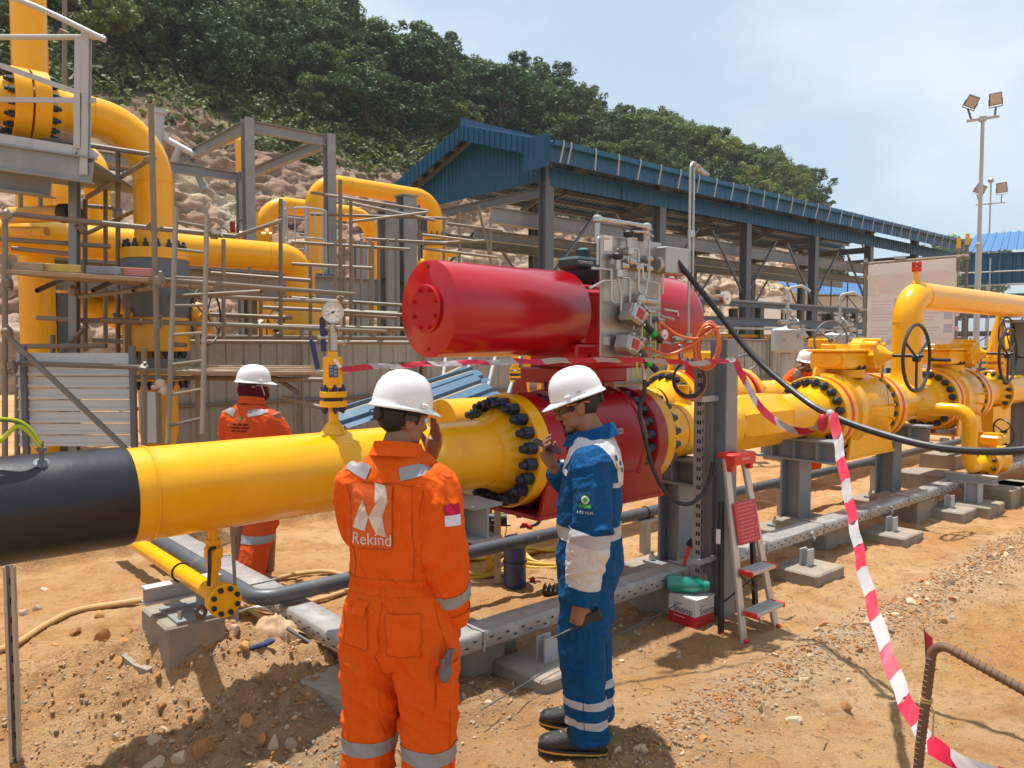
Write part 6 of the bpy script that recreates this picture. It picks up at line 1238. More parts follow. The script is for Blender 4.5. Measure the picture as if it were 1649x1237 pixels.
def build_trays():
    # wrapped cable tray: leg from the far left, corner behind the orange worker, long run to the right
    t = plant('cable_tray', 'long cable tray wrapped in clear plastic lying low in front of the pipe', 'cable tray', 0, 0, 0)
    w, h, zc = .17, .095, .262; Nt = 3.12; Sc = 2.06
    def seg(p0, p1, name):
        d = (p1-p0); L = d.length; d.normalize(); sd = Vector((-d.y, d.x, 0)); m = MB(); k = max(2, int(L/.22)); rings = []; r = random.Random(int(L*100))
        for i in range(k+1):
            c = p0+d*(L*i/k); j = lambda a: r.uniform(-a, a); b = .012
            rings.append([c+sd*(w/2+j(.003))+Vector((0, 0, -h/2+b)), c+sd*(w/2+j(.004))+Vector((0, 0, h/2-b)), c+sd*(w/2-b)+Vector((0, 0, h/2+j(.004))), c+Vector((0, 0, h/2-.004+j(.007))), c+sd*(-w/2+b)+Vector((0, 0, h/2+j(.004))), c+sd*(-w/2+j(.004))+Vector((0, 0, h/2-b)), c+sd*(-w/2+j(.003))+Vector((0, 0, -h/2+b)), c+sd*(-w/2+b)+Vector((0, 0, -h/2)), c+sd*(w/2-b)+Vector((0, 0, -h/2))])
        m.loft(rings); m.build(name, WRAP, t, 50)
        n = int(L/.055); sl = MB()
        for i in range(n): c = p0+d*(L*(i+.5)/n)-sd*(w/2+.0035); sl.bar(c-d*.010+Vector((0, 0, .012*(-1)**i)), c+d*.010+Vector((0, 0, .012*(-1)**i)), .003, .007, (0, 0, 1))
        o = sl.build('slots', BLACK, t); o['kind'] = 'stuff'
        for i in range(int(L/.9)):
            c = p0+d*(.4+i*.9+r.uniform(-.1, .1)); rg = MB(); q = []
            for a, b in ((w/2+.004, -h/2-.003), (w/2+.006, h/2+.004), (-w/2-.006, h/2+.004), (-w/2-.004, -h/2-.003)): q.append(c+sd*a+Vector((0, 0, b)))
            rg.tube(q, .006, 5, True, True); rg.build('wrap_tie', TAPEW, t)
    zv = Vector((0, 0, zc)); seg(Vector((Sc, Nt, zc)), Vector((12.6, Nt, zc)), 'tray_run'); seg(Vector((Sc-.10, 6.7, zc)), Vector((Sc-.10, Nt+w/2+.004, zc)), 'tray_leg')
    for s in (2.2, 3.4, 4.6, 5.9, 7.4):
        m = MB(); q = [Vector((s+random.Random(s).uniform(-.03, .03)*k, Nt-.09+.02*math.sin(k*2.1), zc+.02-.03*k)) for k in range(4)]; m.tube(q, [.022, .016, .012, .006], 6); m.build('loose_film', WRAP, t)
    # grey conduit pipe beneath the main line
    c = plant('conduit_pipe', 'dark grey conduit pipe running low beneath the gas pipe with one square bend', 'conduit', 0, 0, 0); z = .365; Nc = 4.13
    MB().tube(bend([(1.74, 7.0, z), (1.74, Nc, z), (14, Nc, z)], .12, 8), .047, 20).build('conduit', CONDUIT, c)
    MB().box((3.85, Nc-.045, z+.01), (.02, .01, .02)).build('sensor_stud', STAIND, c)
    for s in (5.15, 7.4, 9.6):
        q = plant('conduit_post', {5.15: 'pale steel post carrying the conduit right of the worker in blue', 7.4: 'pale steel post carrying the conduit behind the clamp support', 9.6: 'pale steel post carrying the conduit behind the bypass pipe'}[s], 'post', s, Nc, 0, 'posts carrying the conduit'); m = MB(); m.bar((0, 0, -.05), (0, 0, z-.085), .075, .06); m.build('post', GREYP, q); MB().box((0, 0, z-.065), (.22, .10, .03)).build('cross_plate', GREYP, q); MB().torus((0, 0, z), (1, 0, 0), .051, .005, 20, 5).build('u_bolt', BLACK, q)
    w_ = plant('steel_rod', 'thin grey rod running low along the tray pads', 'rod', 0, 0, 0); MB().tube(spline([(2.2, 2.72, .10), (2.9, 2.83, .12), (3.8, 2.92, .13), (4.5, 3.02, .16), (4.62, 3.1, .2)], 6), .0035, 6).build('rod', CONDUIT, w_)
    p = [atz(345, 990, .22), atz(380, 986, .30), atz(415, 978, .34), atz(436, 985, .30)]; t2 = thing('steel_rod', 'thin bent rod between drain block and draped sack', 'rod', p[0]); MB().tube(spline([q-p[0] for q in p], 5), .008, 7).build('rod', STAIN, t2)
    p = [atz(462, 1012, .26), atz(500, 1035, .20), atz(556, 1066, .14)]; t2 = thing('steel_rod', 'thin rod running from the sack toward the orange worker', 'rod', p[0]); MB().tube(spline([q-p[0] for q in p], 5), .010, 7).build('rod', CONDUIT, t2)
build_trays()

def hose(name, label, cat, pts, r, mat, part='hose', group=None, n=9, sub=8):
    P = spline(pts, sub); o = Vector(P[0]); t = thing(name, label, cat, o, 0, group); MB().tube([q-o for q in P], r, n).build(part, mat, t); return t
def build_gauge():
    t = plant('gauge_valve', 'yellow instrument valve with steel pressure gauge and blue levers on the gas pipe', 'gauge valve', 1.93, NP, ZP); z0 = RP-.01
    m = MB(); m.lathe([(0, .075), (.02, .055), (.045, .045), (.06, .026), (.14, .024)], (0, 0, z0), (0, 0, 1), 20); m.build('neck', YEL, t)
    for z in (z0+.14, z0+.19): MB().lathe([(0, .03), (0, .066), (.004, .069), (.026, .069), (.03, .066), (.03, .03)], (0, 0, z), (0, 0, 1), 28, False).build('flange', YEL, t)
    MB().cyl((0, 0, z0+.165), (0, 0, z0+.195), .05, n=20).build('gasket', BLACK, t)
    for k in range(6):
        a = k*math.pi/3+.2
        for z, d in ((z0+.14, -1), (z0+.22, 1)):
            q = MB(); q.cyl((.052*math.cos(a), .052*math.sin(a), z), (.052*math.cos(a), .052*math.sin(a), z+.022*d), .0145, n=6); q.cyl((.052*math.cos(a), .052*math.sin(a), z+.022*d), (.052*math.cos(a), .052*math.sin(a), z+.034*d), .008, n=8); q.build('stud_nut', NAVY if d > 0 else BOLT, t)
    zb = z0+.235; m = MB(); m.lathe([(-.02, .02), (0, .022), (0, .046), (.006, .051), (.155, .051), (.162, .046), (.162, .028), (.19, .026), (.19, .015)], (0, 0, zb), (0, 0, 1), 30); m.build('valve_body', YEL, t)
    zt = zb+.19; fr = Vector((-.42, -.90, 0)).normalized(); rt = Vector((-fr.y, fr.x, 0))
    q = MB(); q.box(Vector((0, 0, zb+.09))+fr*.052, (.045, .012, .062), Matrix.Rotation(math.atan2(fr.x, -fr.y), 3, 'Z')); q.build('blue_plate', M('blue_plate', (.045, .085, .19), .5), t); pr_ = M('pale_plate_marks', (.22, .33, .36), .5)
    for a, z in ((-.011, .022), (-.011, .006), (-.011, -.012), (.010, .018), (.010, -.002), (.010, -.018)): q = MB(); q.box(Vector((0, 0, zb+.09+z))+fr*.0592+rt*a, (.013, .0015, .009), Matrix.Rotation(math.atan2(fr.x, -fr.y), 3, 'Z')); q.build('plate_mark', pr_, t)
    q = MB(); q.prism([(0, 0), (.018, .006), (-.012, .05), (-.03, .044)], Vector((0, 0, zb+.105))+fr*.062+rt*.025, rt, (0, 0, 1), .003); q.build('paper_tag', M('pink_paper', (.75, .60, .58), .7), t)
    q = MB(); q.cyl(Vector((0, 0, zb+.085)), Vector((0, 0, zb+.085))+rt*.075+fr*.02, .011, n=10); q.cyl(Vector((0, 0, zb+.085))+rt*.066+fr*.02, Vector((0, 0, zb+.085))+rt*.085+fr*.02, .015, n=6); q.build('bleed_screw', STAIND, t)
    q = MB(); q.cyl(Vector((0, 0, zb+.085)), Vector((0, 0, zb+.085))-rt*.085, .009, n=8); q.build('stem', STAIND, t)
    m = MB(); m.box((0, 0, zt+.05), (.038, .038, .10), bev=.004); m.cyl((0, 0, zt+.10), (0, 0, zt+.14), .016, n=12); m.cyl((0, 0, zt+.115), (0, 0, zt+.13), .022, n=6); m.build('manifold', STAIN, t)
    for a, b, w in ((Vector((0, 0, zb+.10))-rt*.075, Vector((0, 0, zb+.245))-rt*.105, .026), (Vector((0, 0, zt+.0))-rt*.045, Vector((0, 0, zt+.165))-rt*.052, .028)):
        q = MB(); q.bar(a, b, w, .008, fr, .003); q.ball(b, (w/2, .004, w/2), 10, 6); q.build('blue_lever', NAVY, t)
    for s, z in ((-1, zt+.07), (1, zt+.045)): q = MB(); e = Vector((0, 0, z))+rt*(.055*s); q.cyl(Vector((0, 0, z)), e, .008, n=8); q.cyl(e, e+rt*(.02*s)+Vector((0, 0, .006)), .012, .006, 8); q.bar(e-Vector((0, 0, .012)), e+Vector((0, 0, .018))+rt*.012*s, .008, .008); q.build('bleed_valve', STAIND, t)
    gc = Vector((0, 0, zt+.20)); gf = Vector((-.30, -.95, 0)).normalized(); m = MB(); m.lathe([(-.035, .03), (-.03, .052), (.012, .058), (.02, .056), (.02, .050), (.012, .049)], gc, gf, 40); g = m.build('gauge_case', STAIND, t)
    q = MB(); q.cyl(gc+gf*.008, gc+gf*.0135, .050, n=40); q.build('dial', DIAL, g); gr = Vector((-gf.y, gf.x, 0))
    for k in range(27): a = R_(-225+270*k/26); L = .008 if k % 5 else .012; v = gr*math.cos(a)*-1+Vector((0, 0, 1))*math.sin(a)*-1; v = gr*math.cos(R_(225-270*k/26))+Vector((0, 0, math.sin(R_(225-270*k/26)))); q = MB(); q.bar(gc+gf*.0142+v*.044, gc+gf*.0142+v*(.044-L), .0014, .0006, gf); q.build('tick', BLACK, g)
    a = R_(150); v = Vector((0, 0, .42))+gr*.9; v.normalize(); q = MB(); q.bar(gc+gf*.0155-v*.036, gc+gf*.0155+v*.014, .003, .0008, gf); q.cyl(gc+gf*.0145, gc+gf*.018, .006, n=12); q.build('needle', BLACK, g)
    for k in range(0, 6): ang = R_(225-54*k); v = gr*math.cos(ang)+Vector((0, 0, math.sin(ang))); tm = text_mesh(str(k*40), .0085, BLACK, .0002); o = put('lettering', tm, g, gc+gf*.0144+v*.027); o.rotation_euler = (math.pi/2, 0, math.atan2(gf.x, -gf.y))
    # drain assembly hanging below
    d = plant('drain_valve', 'small yellow drain pipe with ball valve and blind flange under the gas pipe', 'drain valve', 1.30, NP, 0); zd = .63
    m = MB(); m.cyl((0, 0, .95), (0, 0, zd), .022, n=16); m.cyl((0, 0, .80), (0, 0, .74), .030, n=16); m.build('nozzle', YEL, d)
    m = MB(); m.box((0, 0, .825), (.075, .06, .07), bev=.012); m.cyl((0, 0, .89), (0, 0, .865), .034, n=18); m.cyl((0, 0, .785), (0, 0, .76), .034, n=18); m.cyl((0, -.05, .835), (0, .04, .835), .018, n=12); m.build('ball_valve', YEL, d)
    m = MB(); m.tube(bend([(-.01, -.045, .86), (-.045, -.075, .865), (-.05, -.09, .80), (-.055, -.085, .70)], .02, 4), .009, 8); m.build('lever', BLACK, d)
    MB().cyl((0, -.09, zd), (0, 1.35, zd), .042, n=24).build('header', YEL, d); m = MB(); m.cyl((0, 0, zd), (0, 0, zd+.07), .035, .024, 18); m.build('branch_collar', YEL, d)
    MB().lathe([(0, .04), (0, .075), (.022, .075), (.022, .04)], (0, -.085, zd), (0, -1, 0), 32).build('flange', YEL, d); MB().lathe([(0, .03), (0, .076), (.003, .078), (.020, .078), (.024, .074), (.024, .005)], (0, -.113, zd), (0, -1, 0), 32).build('blind_flange', YEL, d)
    for k in range(8): a = k*math.pi/4+.39; bolt(.0125, .014, .008, d, (.058*math.cos(a), -.137, zd+.058*math.sin(a)), axis=(0, -1, 0))
    MB().torus((0, .46, zd), (0, 1, 0), .045, .006, 20, 6).build('u_bolt', BLACK, d)
    s = plant('drain_support', 'grey channel and plate holding the small drain pipe on its block', 'pipe support', 1.26, 3.93, 0); m = MB(); m.ibeam((-.14, .14, .54), (.24, .14, .54), .08, .085, .008, (0, 0, 1)); m.build('channel', GREYP, s); m = MB(); m.bar((.10, .02, .44), (.10, .02, .55), .10, .012); m.box((.08, .06, .437), (.26, .28, .012)); m.build('plate', GREY, s)
    MB().torus((.06, -.10, .475), (.35, -1, .15), .026, .010, 24, 8).build('eye_ring', REBAR, s)
    for x in (-.02, .17): q = MB(); q.cyl((x, -.03, .44), (x, -.03, .48), .012, n=6); q.build('anchor_bolt', STAIND, s)
    q = plant('drain_rod', 'thin grey rod standing behind the drain valve', 'rod', 1.43, NP+.06, 0); MB().cyl((0, 0, .45), (-.02, .0, .95), .009, n=8).build('rod', GREY, q)
    p = at(15, 912, 3.25); q = thing('channel_post', 'upright galvanised channel post at the left edge under the black pipe', 'post', (p.x, p.y, 0), .35); m = MB(); zt = p.z
    m.box((0, .018, zt/2), (.041, .003, zt)); m.box((-.019, 0, zt/2), (.003, .036, zt)); m.box((.019, 0, zt/2), (.003, .036, zt)); m.box((-.013, -.018, zt/2), (.011, .003, zt)); m.box((.013, -.018, zt/2), (.011, .003, zt)); m.build('channel', ALU, q)
    for k in range(9): e = MB(); e.box((0, .0155, .1+k*.085), (.012, .003, .03)); e.build('slot', BLACK, q)
build_gauge()

def build_post():
    p = W(4.335, 2.84); t = thing('cable_post', 'grey steel H post standing right of the worker in blue, beside the step ladder', 'post', (p.x, p.y, 0), TH)
    MB().ibeam((0, 0, -.05), (0, 0, 1.83), .125, .125, .009, (0, 1, 0)).build('post', GREY, t)
    r = thing('tray_riser', 'perforated steel cable tray standing upright against the grey post', 'cable tray', W(4.20, 2.91), TH)
    m = MB(); m.box((0, .02, .97), (.12, .004, 1.36)); m.box((-.06, -.01, .97), (.004, .062, 1.36)); m.box((.06, -.01, .97), (.004, .062, 1.36)); m.build('channel', GALVT, r)
    s1 = MB(); s1.box((0, 0, 0), (.012, .0015, .028)); sm = s1.mesh('slot', BLACK)
    for i in range(22):
        for x in (-.03, .03): put('slot', sm, r, (x+.0*i, .0172, .34+i*.060))
    s2 = MB(); s2.box((0, 0, 0), (.0015, .012, .026)); sm2 = s2.mesh('slot', BLACK)
    for i in range(22): put('slot', sm2, r, (-.0628, -.012, .34+i*.060)); put('slot', sm2, r, (-.0628, -.030, .34+i*.060))
    for z in (1.45, .40): m = MB(); m.box((.02, -.045, z), (.18, .012, .035)); m.box((-.07, -.02, z), (.012, .06, .035)); m.build('clip', GREYP, r)
    # orange-handled tool leaning by the post
    p = W(4.25, 3.08, 0); t = thing('hand_tool', 'orange handled tool leaning on the tray beside the grey post', 'tool', (p.x, p.y, .31), .4); m = MB(); m.bar((0, 0, 0), (.07, .02, .13), .024, .012); m.build('handle', M('orange_handle', (.55, .09, .03), .5), t); m = MB(); m.bar((.06, .02, .12), (.10, .02, .155), .06, .03); m.build('head', BLACK, t)
    # step ladder
    p = W(4.25, 2.50); t = thing('step_ladder', 'small aluminium step ladder with red cap folded against the grey post', 'ladder', (p.x, p.y, .0), TH)
    def rail(x0, x1, y0, y1, z0, z1, w, d, mt, nm): m = MB(); m.bar((x0, y0, z0), (x1, y1, z1), d, w, (1, 0, 0), .004); m.build(nm, mt, t)
    for s in (-1, 1):
        rail(s*.185, s*.095, 0, .20, .0, 1.09, .055, .024, ALU, 'front_rail'); rail(s*.20, s*.165, .15, .185, .01, .83, .042, .024, BLACK, 'rear_leg')
        m = MB(); m.box((s*.186, 0, .01), (.034, .062, .03), bev=.004); m.build('red_foot', REDS, t); m = MB(); m.box((s*.20, .15, .012), (.032, .05, .03), bev=.004); m.build('red_foot', REDS, t)
    for z, f in ((.17, .156), (.41, .376)):
        x = .185-.09*f; y = .20*f; m = MB(); m.box((0, y-.045, z), (2*x-.02, .11, .022), bev=.004); st = m.build('step', ALU, t)
        for k in range(5): q = MB(); q.box((0, y-.085+.02*k, z+.0125), (2*x-.05, .004, .003)); q.build('tread_rib', GREYP, st)
        for s in (-1, 1): q = MB(); q.box((s*(x-.012), y-.045, z), (.018, .118, .032), bev=.004); q.build('red_bracket', REDS, st)
    m = MB(); m.box((0, .105, .69), (.245, .014, .26), Matrix.Rotation(-.18, 3, 'X'), .006); bd = m.build('red_board', M('red_label_board', (.52, .03, .05), .5, var=.1), t)
    for k in range(11): q = MB(); q.box((-.01*(k % 3), .105+(.585+k*.0225-.69)*.182-.0088, .585+k*.0225), (.20-.03*(k % 3), .002, .005), Matrix.Rotation(-.18, 3, 'X')); q.build('print_line', M('faint_print', (.62, .20, .20), .5) if k == 0 else bpy.data.materials['faint_print'], bd)
    m = MB(); m.box((0, .19, 1.105), (.245, .13, .035), bev=.012); m.box((0, .13, 1.085), (.245, .02, .07), bev=.006)
    for s in (-1, 1): m.box((s*.105, .175, 1.06), (.034, .075, .10), bev=.006)
    cp = m.build('red_cap', REDS, t); q = MB(); q.box((0, .2, 1.1235), (.15, .06, .004)); q.build('cap_recess', REDV, cp); q = MB(); q.box((0, .1187, 1.087), (.085, .0015, .012)); q.build('worn_print', M('worn_print', (.60, .30, .30), .5, var=.35, vs=120), cp)
    m = MB(); m.cyl((-.19, .155, .20), (.17, .04, .40), .006, n=6); m.cyl((.19, .155, .20), (-.17, .04, .40), .006, n=6); m.build('brace_cord', BLACK, t); q = MB(); q.box((-.213, .17, .62), (.002, .03, .09)); q.build('side_label', WHITEP, t)
    # boxed leak detector with bottle on top
    p = W(4.09, 2.90); bx = thing('carton', 'red and white carton printed Snoop at the foot of the grey post', 'carton', (p.x, p.y, gz(p.x, p.y)+.005), TH-.04); w, d, h = .19, .215, .185
    cw = M('white_card', (.60, .57, .55), .7, var=.04); cr = M('red_card', (.46, .01, .016), .6, var=.05); m = MB(); m.box((0, 0, h*.71), (w, d, h*.58), bev=.002); m.build('white_half', cw, bx); m = MB(); m.box((0, 0, h*.21), (w+.0006, d+.0006, h*.42), bev=.002); m.build('red_half', cr, bx)
    m = MB(); m.box((0, -.01, h+.003), (w-.002, d-.002, .004)); m.box((-w/2-.001, .02, h-.02), (.002, .05, .04)); m.build('lid_flap', cw, bx)
    k_ = M('black_print', (.02, .02, .02), .6)
    for txt, sz, z, mt in (('Snoop', .058, h*.56, k_), ('Swagelok', .017, h*.76, M('grey_print', (.2, .18, .18), .6))):
        tm = text_mesh(txt, sz, mt, .0003); o = put('lettering', tm, bx, (-w/2-.0028, -.01 if sz > .03 else .03, z)); o.rotation_euler = (math.pi/2, 0, -math.pi/2); 
        o = put('lettering', tm, bx, (.02 if sz > .03 else -.02, -d/2-.0012, z)); o.rotation_euler = (math.pi/2, 0, 0)
    for k in range(3): q = MB(); q.box((-w/2-.0012, .02, h*.31-k*.022), (.001, .09+.01*k, .004-.001*(k > 0))); q.build('print_line', REDS if k else cw, bx)
    gl = M('green_plastic_bottle', (.004, .23, .16), .18, var=.05, coat=.4); b = thing('bottle', 'green plastic bottle lying on top of the Snoop carton', 'bottle', bx.location+Vector((-.025, .0, h+.063)), -.25)
    m = MB(); m.lathe([(-.13, .01), (-.13, .046), (-.122, .055), (-.06, .054), (-.045, .051), (.03, .054), (.05, .052), (.085, .036), (.10, .026), (.105, .026)], (0, 0, 0), (1, 0, 0), 28); m.build('body', gl, b); m = MB(); m.lathe([(.104, .031), (.106, .033), (.135, .033), (.138, .028), (.138, .005)], (0, 0, 0), (1, 0, 0), 20); m.build('cap', gl, b)
GALVT = M('galvanised_tray', (.33, .315, .30), .5, metal=.3, var=.18, vs=6)
build_post()

# ------------------------------------------------------------------ hoses, cables, tape
def ribbon(name, label, pts, w, seg, facing=None, twist=None, group=None):
    P = spline(pts, 10); o = P[0].copy(); L = [0.0]
    for i in range(1, len(P)): L.append(L[-1]+(P[i]-P[i-1]).length)
    def pos(l):
        l = min(max(l, 0), L[-1]-1e-6); j = max(i for i in range(len(L)) if L[i] <= l); j = min(j, len(P)-2); f = (l-L[j])/max(L[j+1]-L[j], 1e-9); return P[j].lerp(P[j+1], f), (P[j+1]-P[j]).normalized()
    t = thing(name, label, 'barrier tape', o, 0, group); l = 0; k = 0; skew = w*1.15
    while l < L[-1]-.01:
        l1 = min(l+seg, L[-1]); m = MB(); n = max(2, int((l1-l)/.03)); vs = []
        for i in range(n+1):
            row = []
            for e, sk in ((-.5, -.5), (0, 0), (.5, .5)):
                q, d = pos(l+(l1-l)*i/n+sk*skew); fr = (facing if facing is not None else (CAM-q)); fr = (fr-d*fr.dot(d)).normalized(); sd = d.cross(fr).normalized()
                tw = (twist(l+(l1-l)*i/n) if twist else 0); sd2 = sd*math.cos(tw)+fr*math.sin(tw); row.append(q-o+sd2*(w*e)+fr*((.007*math.sin(l*31+i*1.7)+.004*math.sin(i*3.1+l*90))*(1 if e == 0 else -.4))+sd2*(.004*math.sin(l*25+i*.9)))
            vs += row
        fs = []
        for i in range(n):
            a = i*3; fs += [(a, a+1, a+4, a+3), (a+1, a+2, a+5, a+4)]
        m.add(vs, fs); m.build('red_band' if k % 2 == 0 else 'white_band', TAPER if k % 2 == 0 else TAPEW, t, 60); l = l1; k += 1
    return t
def build_lines():
    x1, y_ = PX1, NP+PY_
    hose('black_hose', 'thick black hose sweeping from the control panel down to the right edge', 'hose', [W(x1+.16, y_-.03, 2.33), at(1088, 418, 4.95), at(1140, 482, 4.95), at(1210, 570, 4.75), at(1290, 640, 4.45), at(1345, 672, 4.2), at(1420, 699, 3.95), at(1500, 719, 3.75), at(1580, 727, 3.55), at(1649, 725, 3.4), at(1760, 715, 3.3)], .0185, RUBBER)
    hose('drain_hose', 'black hose looping from the panel drain down to the grey post', 'hose', [W(PX0+.36, y_-.05, 1.62), W(PX0+.36, y_-.05, 1.50), at(1030, 660, 4.72), at(1040, 712, 4.72), at(1056, 765, 4.72), at(1080, 802, 4.72), at(1108, 812, 4.72), at(1130, 797, 4.74), at(1142, 775, 4.80), at(1148, 745, 4.85)], .013, RUBBER)
    for k, (bz, lab, mid) in enumerate(((-.13, 'upper orange cable running from the control panel to the coil', [(1062, 520), (1092, 540), (1125, 545), (1150, 530)]), (-.31, 'lower orange cable running from the control panel to the coil', [(1040, 562), (1075, 571), (1110, 558), (1140, 538)]))):
        g1 = W(PX0+(.42 if k == 0 else .375), y_-.13, 2.0+bz-.05); hose('orange_cable', lab, 'cable', [g1]+[at(px, py, 4.72) for px, py in mid]+[at(1158, 528, 4.72)], .0095, ORANGEC, 'cable', 'orange cables from the panel')
    c = at(1140, 556, 4.76); t = thing('cable_coil', 'coil of orange cable hanging from the top of the grey post', 'cable coil', c); r = random.Random(3)
    for k in range(5):
        m = MB(); n = 36; a0 = r.uniform(0, 6); sx = .066+.012*r.uniform(-1, 1); sz = .132+.016*r.uniform(-1, 1); m.tube([Vector((sx*math.cos(2*math.pi*i/n)+.012*math.sin(2*math.pi*i/n)+r.uniform(-.001, .001)+.008*(k-2), .02*(k-2)+.012*math.sin(4*math.pi*i/n+a0), sz*math.sin(2*math.pi*i/n)-.02*(k % 2))) for i in range(n)], .0095, 8, True, True); m.build('loop', ORANGEC, t)
    m = MB(); m.torus((0.01, 0, .10), (1, 0, .3), .03, .005, 14, 5); m.torus((.02, 0, .11), (1, 0, .4), .03, .005, 14, 5); m.build('cable_tie', BLACK, t)
    c = at(1110, 610, 4.82); t = thing('hose_coil', 'ring of black and orange hose hanging beside the grey post', 'cable coil', c)
    for k, mt in enumerate((RUBBER, RUBBER, ORANGEC)): m = MB(); m.torus((.006*k, .02*k, -.008*k), (.25, -1, .1), .105+.005*k, .0075, 36, 7); m.build('loop', mt, t)
    m = MB(); m.cyl((-.16, .01, .10), (-.02, .01, .105), .008, n=8); m.build('tail', RUBBER, t)
    # tape
    ribbon('barrier_tape', 'red and white tape strung from the gauge to the grey post', [at(548, 594, 3.93), at(700, 586, 4.05), at(860, 582, 4.2), at(1030, 580, 4.4), at(1120, 585, 4.55), at(1184, 578, 4.72)], .030, .155, None, lambda l: .5*math.sin(l*3))
    ribbon('barrier_tape', 'red and white tape sagging from the grey post to the black hose', [at(1184, 578, 4.72), at(1205, 625, 4.68), at(1240, 672, 4.6), at(1285, 694, 4.45), at(1312, 690, 4.3), at(1325, 675, 4.2), at(1337, 664, 4.12)], .042, .15, None, lambda l: .5*math.sin(l*5+1))
    m_ = thing('tape_knot', 'crumpled knot of red and white tape round the black hose', 'barrier tape', at(1337, 668, 4.14)); m = MB(); m.ball((0, 0, 0), (.025, .03, .03), 10, 7); m.build('knot', TAPEW, m_); m = MB(); m.ball((-.04, 0, -.045), (.03, .02, .05), 9, 6); m.build('crumple', TAPER, m_)
    ribbon('barrier_tape', 'red and white tape hanging from the black hose down to the bent bar', [at(1342, 664, 4.1), at(1352, 725, 3.95), at(1368, 810, 3.65), at(1388, 910, 3.3), at(1412, 1000, 3.0), at(1440, 1085, 2.75), at(1468, 1150, 2.5), at(1498, 1197, 2.3), at(1540, 1226, 2.15), at(1620, 1255, 2.05), at(1720, 1275, 2.0)], .052, .15, None, lambda l: .25+.35*math.sin(l*2.2))
    # bent rebar
    b = thing('bent_rebar', 'rusty bent reinforcing bar standing at the lower right corner', 'rebar', Vector((1.0, 1.9, 0))); o = b.location.copy(); Y = 1.9
    pts = bend([at(1470, 1330, Y), at(1482, 1200, Y), at(1503, 1030, Y), at(1660, 1118, 1.72), at(1740, 1165, 1.66)], .035, 6); g0 = at(1470, 1330, Y); pts = [Vector((g0.x-.03, g0.y, -.1))]+pts; q = [p-o for p in pts]; MB().tube(q, .0115, 12).build('bar', REBAR, b)
    L = 0; rb = MB()
    for i in range(len(q)-1):
        d = q[i+1]-q[i]; k = int(d.length/.014)
        for j in range(k): c = q[i]+d*((j+.5)/k); rb.torus(c, d.normalized()+Vector((.0, .25, .12)), .0115, .0021, 12, 4)
    ri = rb.build('ribs', REBAR, b); ri['kind'] = 'stuff'
    m = MB(); c = at(1492, 1125, 1.9)-o; m.torus(c, (.1, 0, 1), .0125, .003, 16, 5); m.torus(c+Vector((0, 0, -.008)), (.1, .1, 1), .0125, .003, 16, 5); m.tube([c, c+Vector((.015, -.01, -.03)), c+Vector((.012, -.01, -.10))], .0022, 5); m.build('string', TAN, b)
    p = atz(1493, 1062, .03); t = thing('tape_scrap', 'dark twig with a scrap of red tape standing in the gravel row', 'scrap', p); m = MB(); m.tube([(0, 0, -.05), (-.01, 0, .08), (-.02, 0, .17)], [.006, .005, .003], 6); m.build('twig', REBAR, t); m = MB(); m.add([(-.02, -.01, .16), (.02, -.012, .13), (.03, -.01, .03), (-.005, -.012, .05)], [(0, 1, 2, 3)]); m.add([(-.02, -.006, .16), (.02, -.008, .13), (.03, -.006, .03), (-.005, -.008, .05)], [(3, 2, 1, 0)]); m.build('tape', TAPER, t)
    # ground hoses
    def gl(L, r, up=.0): return [Vector((q.x, q.y, gz(q.x, q.y)+r+up)) for q in [atz(px, py, .08) for px, py in L]]
    hose('tan_hose', 'tan hose lying across the spoil at far left', 'hose', gl([(-60, 1050), (20, 1022), (70, 990), (120, 970), (180, 960), (240, 953), (300, 940)], .022), .020, TAN)
    hose('tan_hose', 'tan hose coil behind the cable tray leg, left loop by the worker in the scarf', 'hose', gl([(385, 945), (450, 918), (520, 908), (565, 918), (560, 935), (500, 930), (430, 938), (400, 955), (440, 968), (520, 945), (580, 930), (640, 925)], .02, .01), .017, TAN)
    hose('tan_hose', 'tan hose end emerging below the cable tray leg', 'hose', gl([(395, 962), (430, 985), (470, 1000), (520, 1018), (560, 1025), (620, 1020)], .02), .017, TAN)
    for k, (cx, cy, rx, ry, lab) in enumerate(((770, 905, .36, .26, 'yellow hose coil left of the blue pump bottle'), (888, 890, .34, .26, 'yellow hose coil behind the worker in blue'))):
        c = atz(cx, cy, .05); t = thing('hose_coil', lab, 'hose coil', (c.x, c.y, gz(c.x, c.y)), TH, 'yellow hose coils on the ground'); r = random.Random(k)
        for j in range(4): m = MB(); m.tube([Vector((rx*(1-.09*j)*math.cos(a), ry*(1-.09*j)*math.sin(a), .016+.026*j*(.5+.5*math.sin(a*2+j)))) for a in np.linspace(0, 2*math.pi, 30)[:-1]], .014, 8, True, True); m.build('loop', YHOSE, t)
    # test pump set behind the conduit
    p = atz(829, 934, .03); c = thing('pump_bottle', 'dark blue cylinder of the test pump standing behind the conduit', 'cylinder', (p.x, p.y, gz(p.x, p.y)), 0); bl = M('dark_blue_paint', (.018, .035, .135), .4, var=.1, coat=.2)
    m = MB(); m.lathe([(0, .06), (0, .078), (.02, .085), (.30, .085), (.305, .087)], (0, 0, 0), (0, 0, 1), 32); m.build('barrel', bl, c); MB().lathe([(.305, .082), (.33, .082)], (0, 0, 0), (0, 0, 1), 32).build('white_ring', GREYP, c); m = MB(); m.lathe([(.33, .086), (.36, .084), (.375, .07), (.385, .04), (.39, .01)], (0, 0, 0), (0, 0, 1), 32); m.build('lid', bl, c); MB().torus((0, 0, .19), (0, 0, 1), .086, .006, 32, 6).build('strap', BLACK, c)
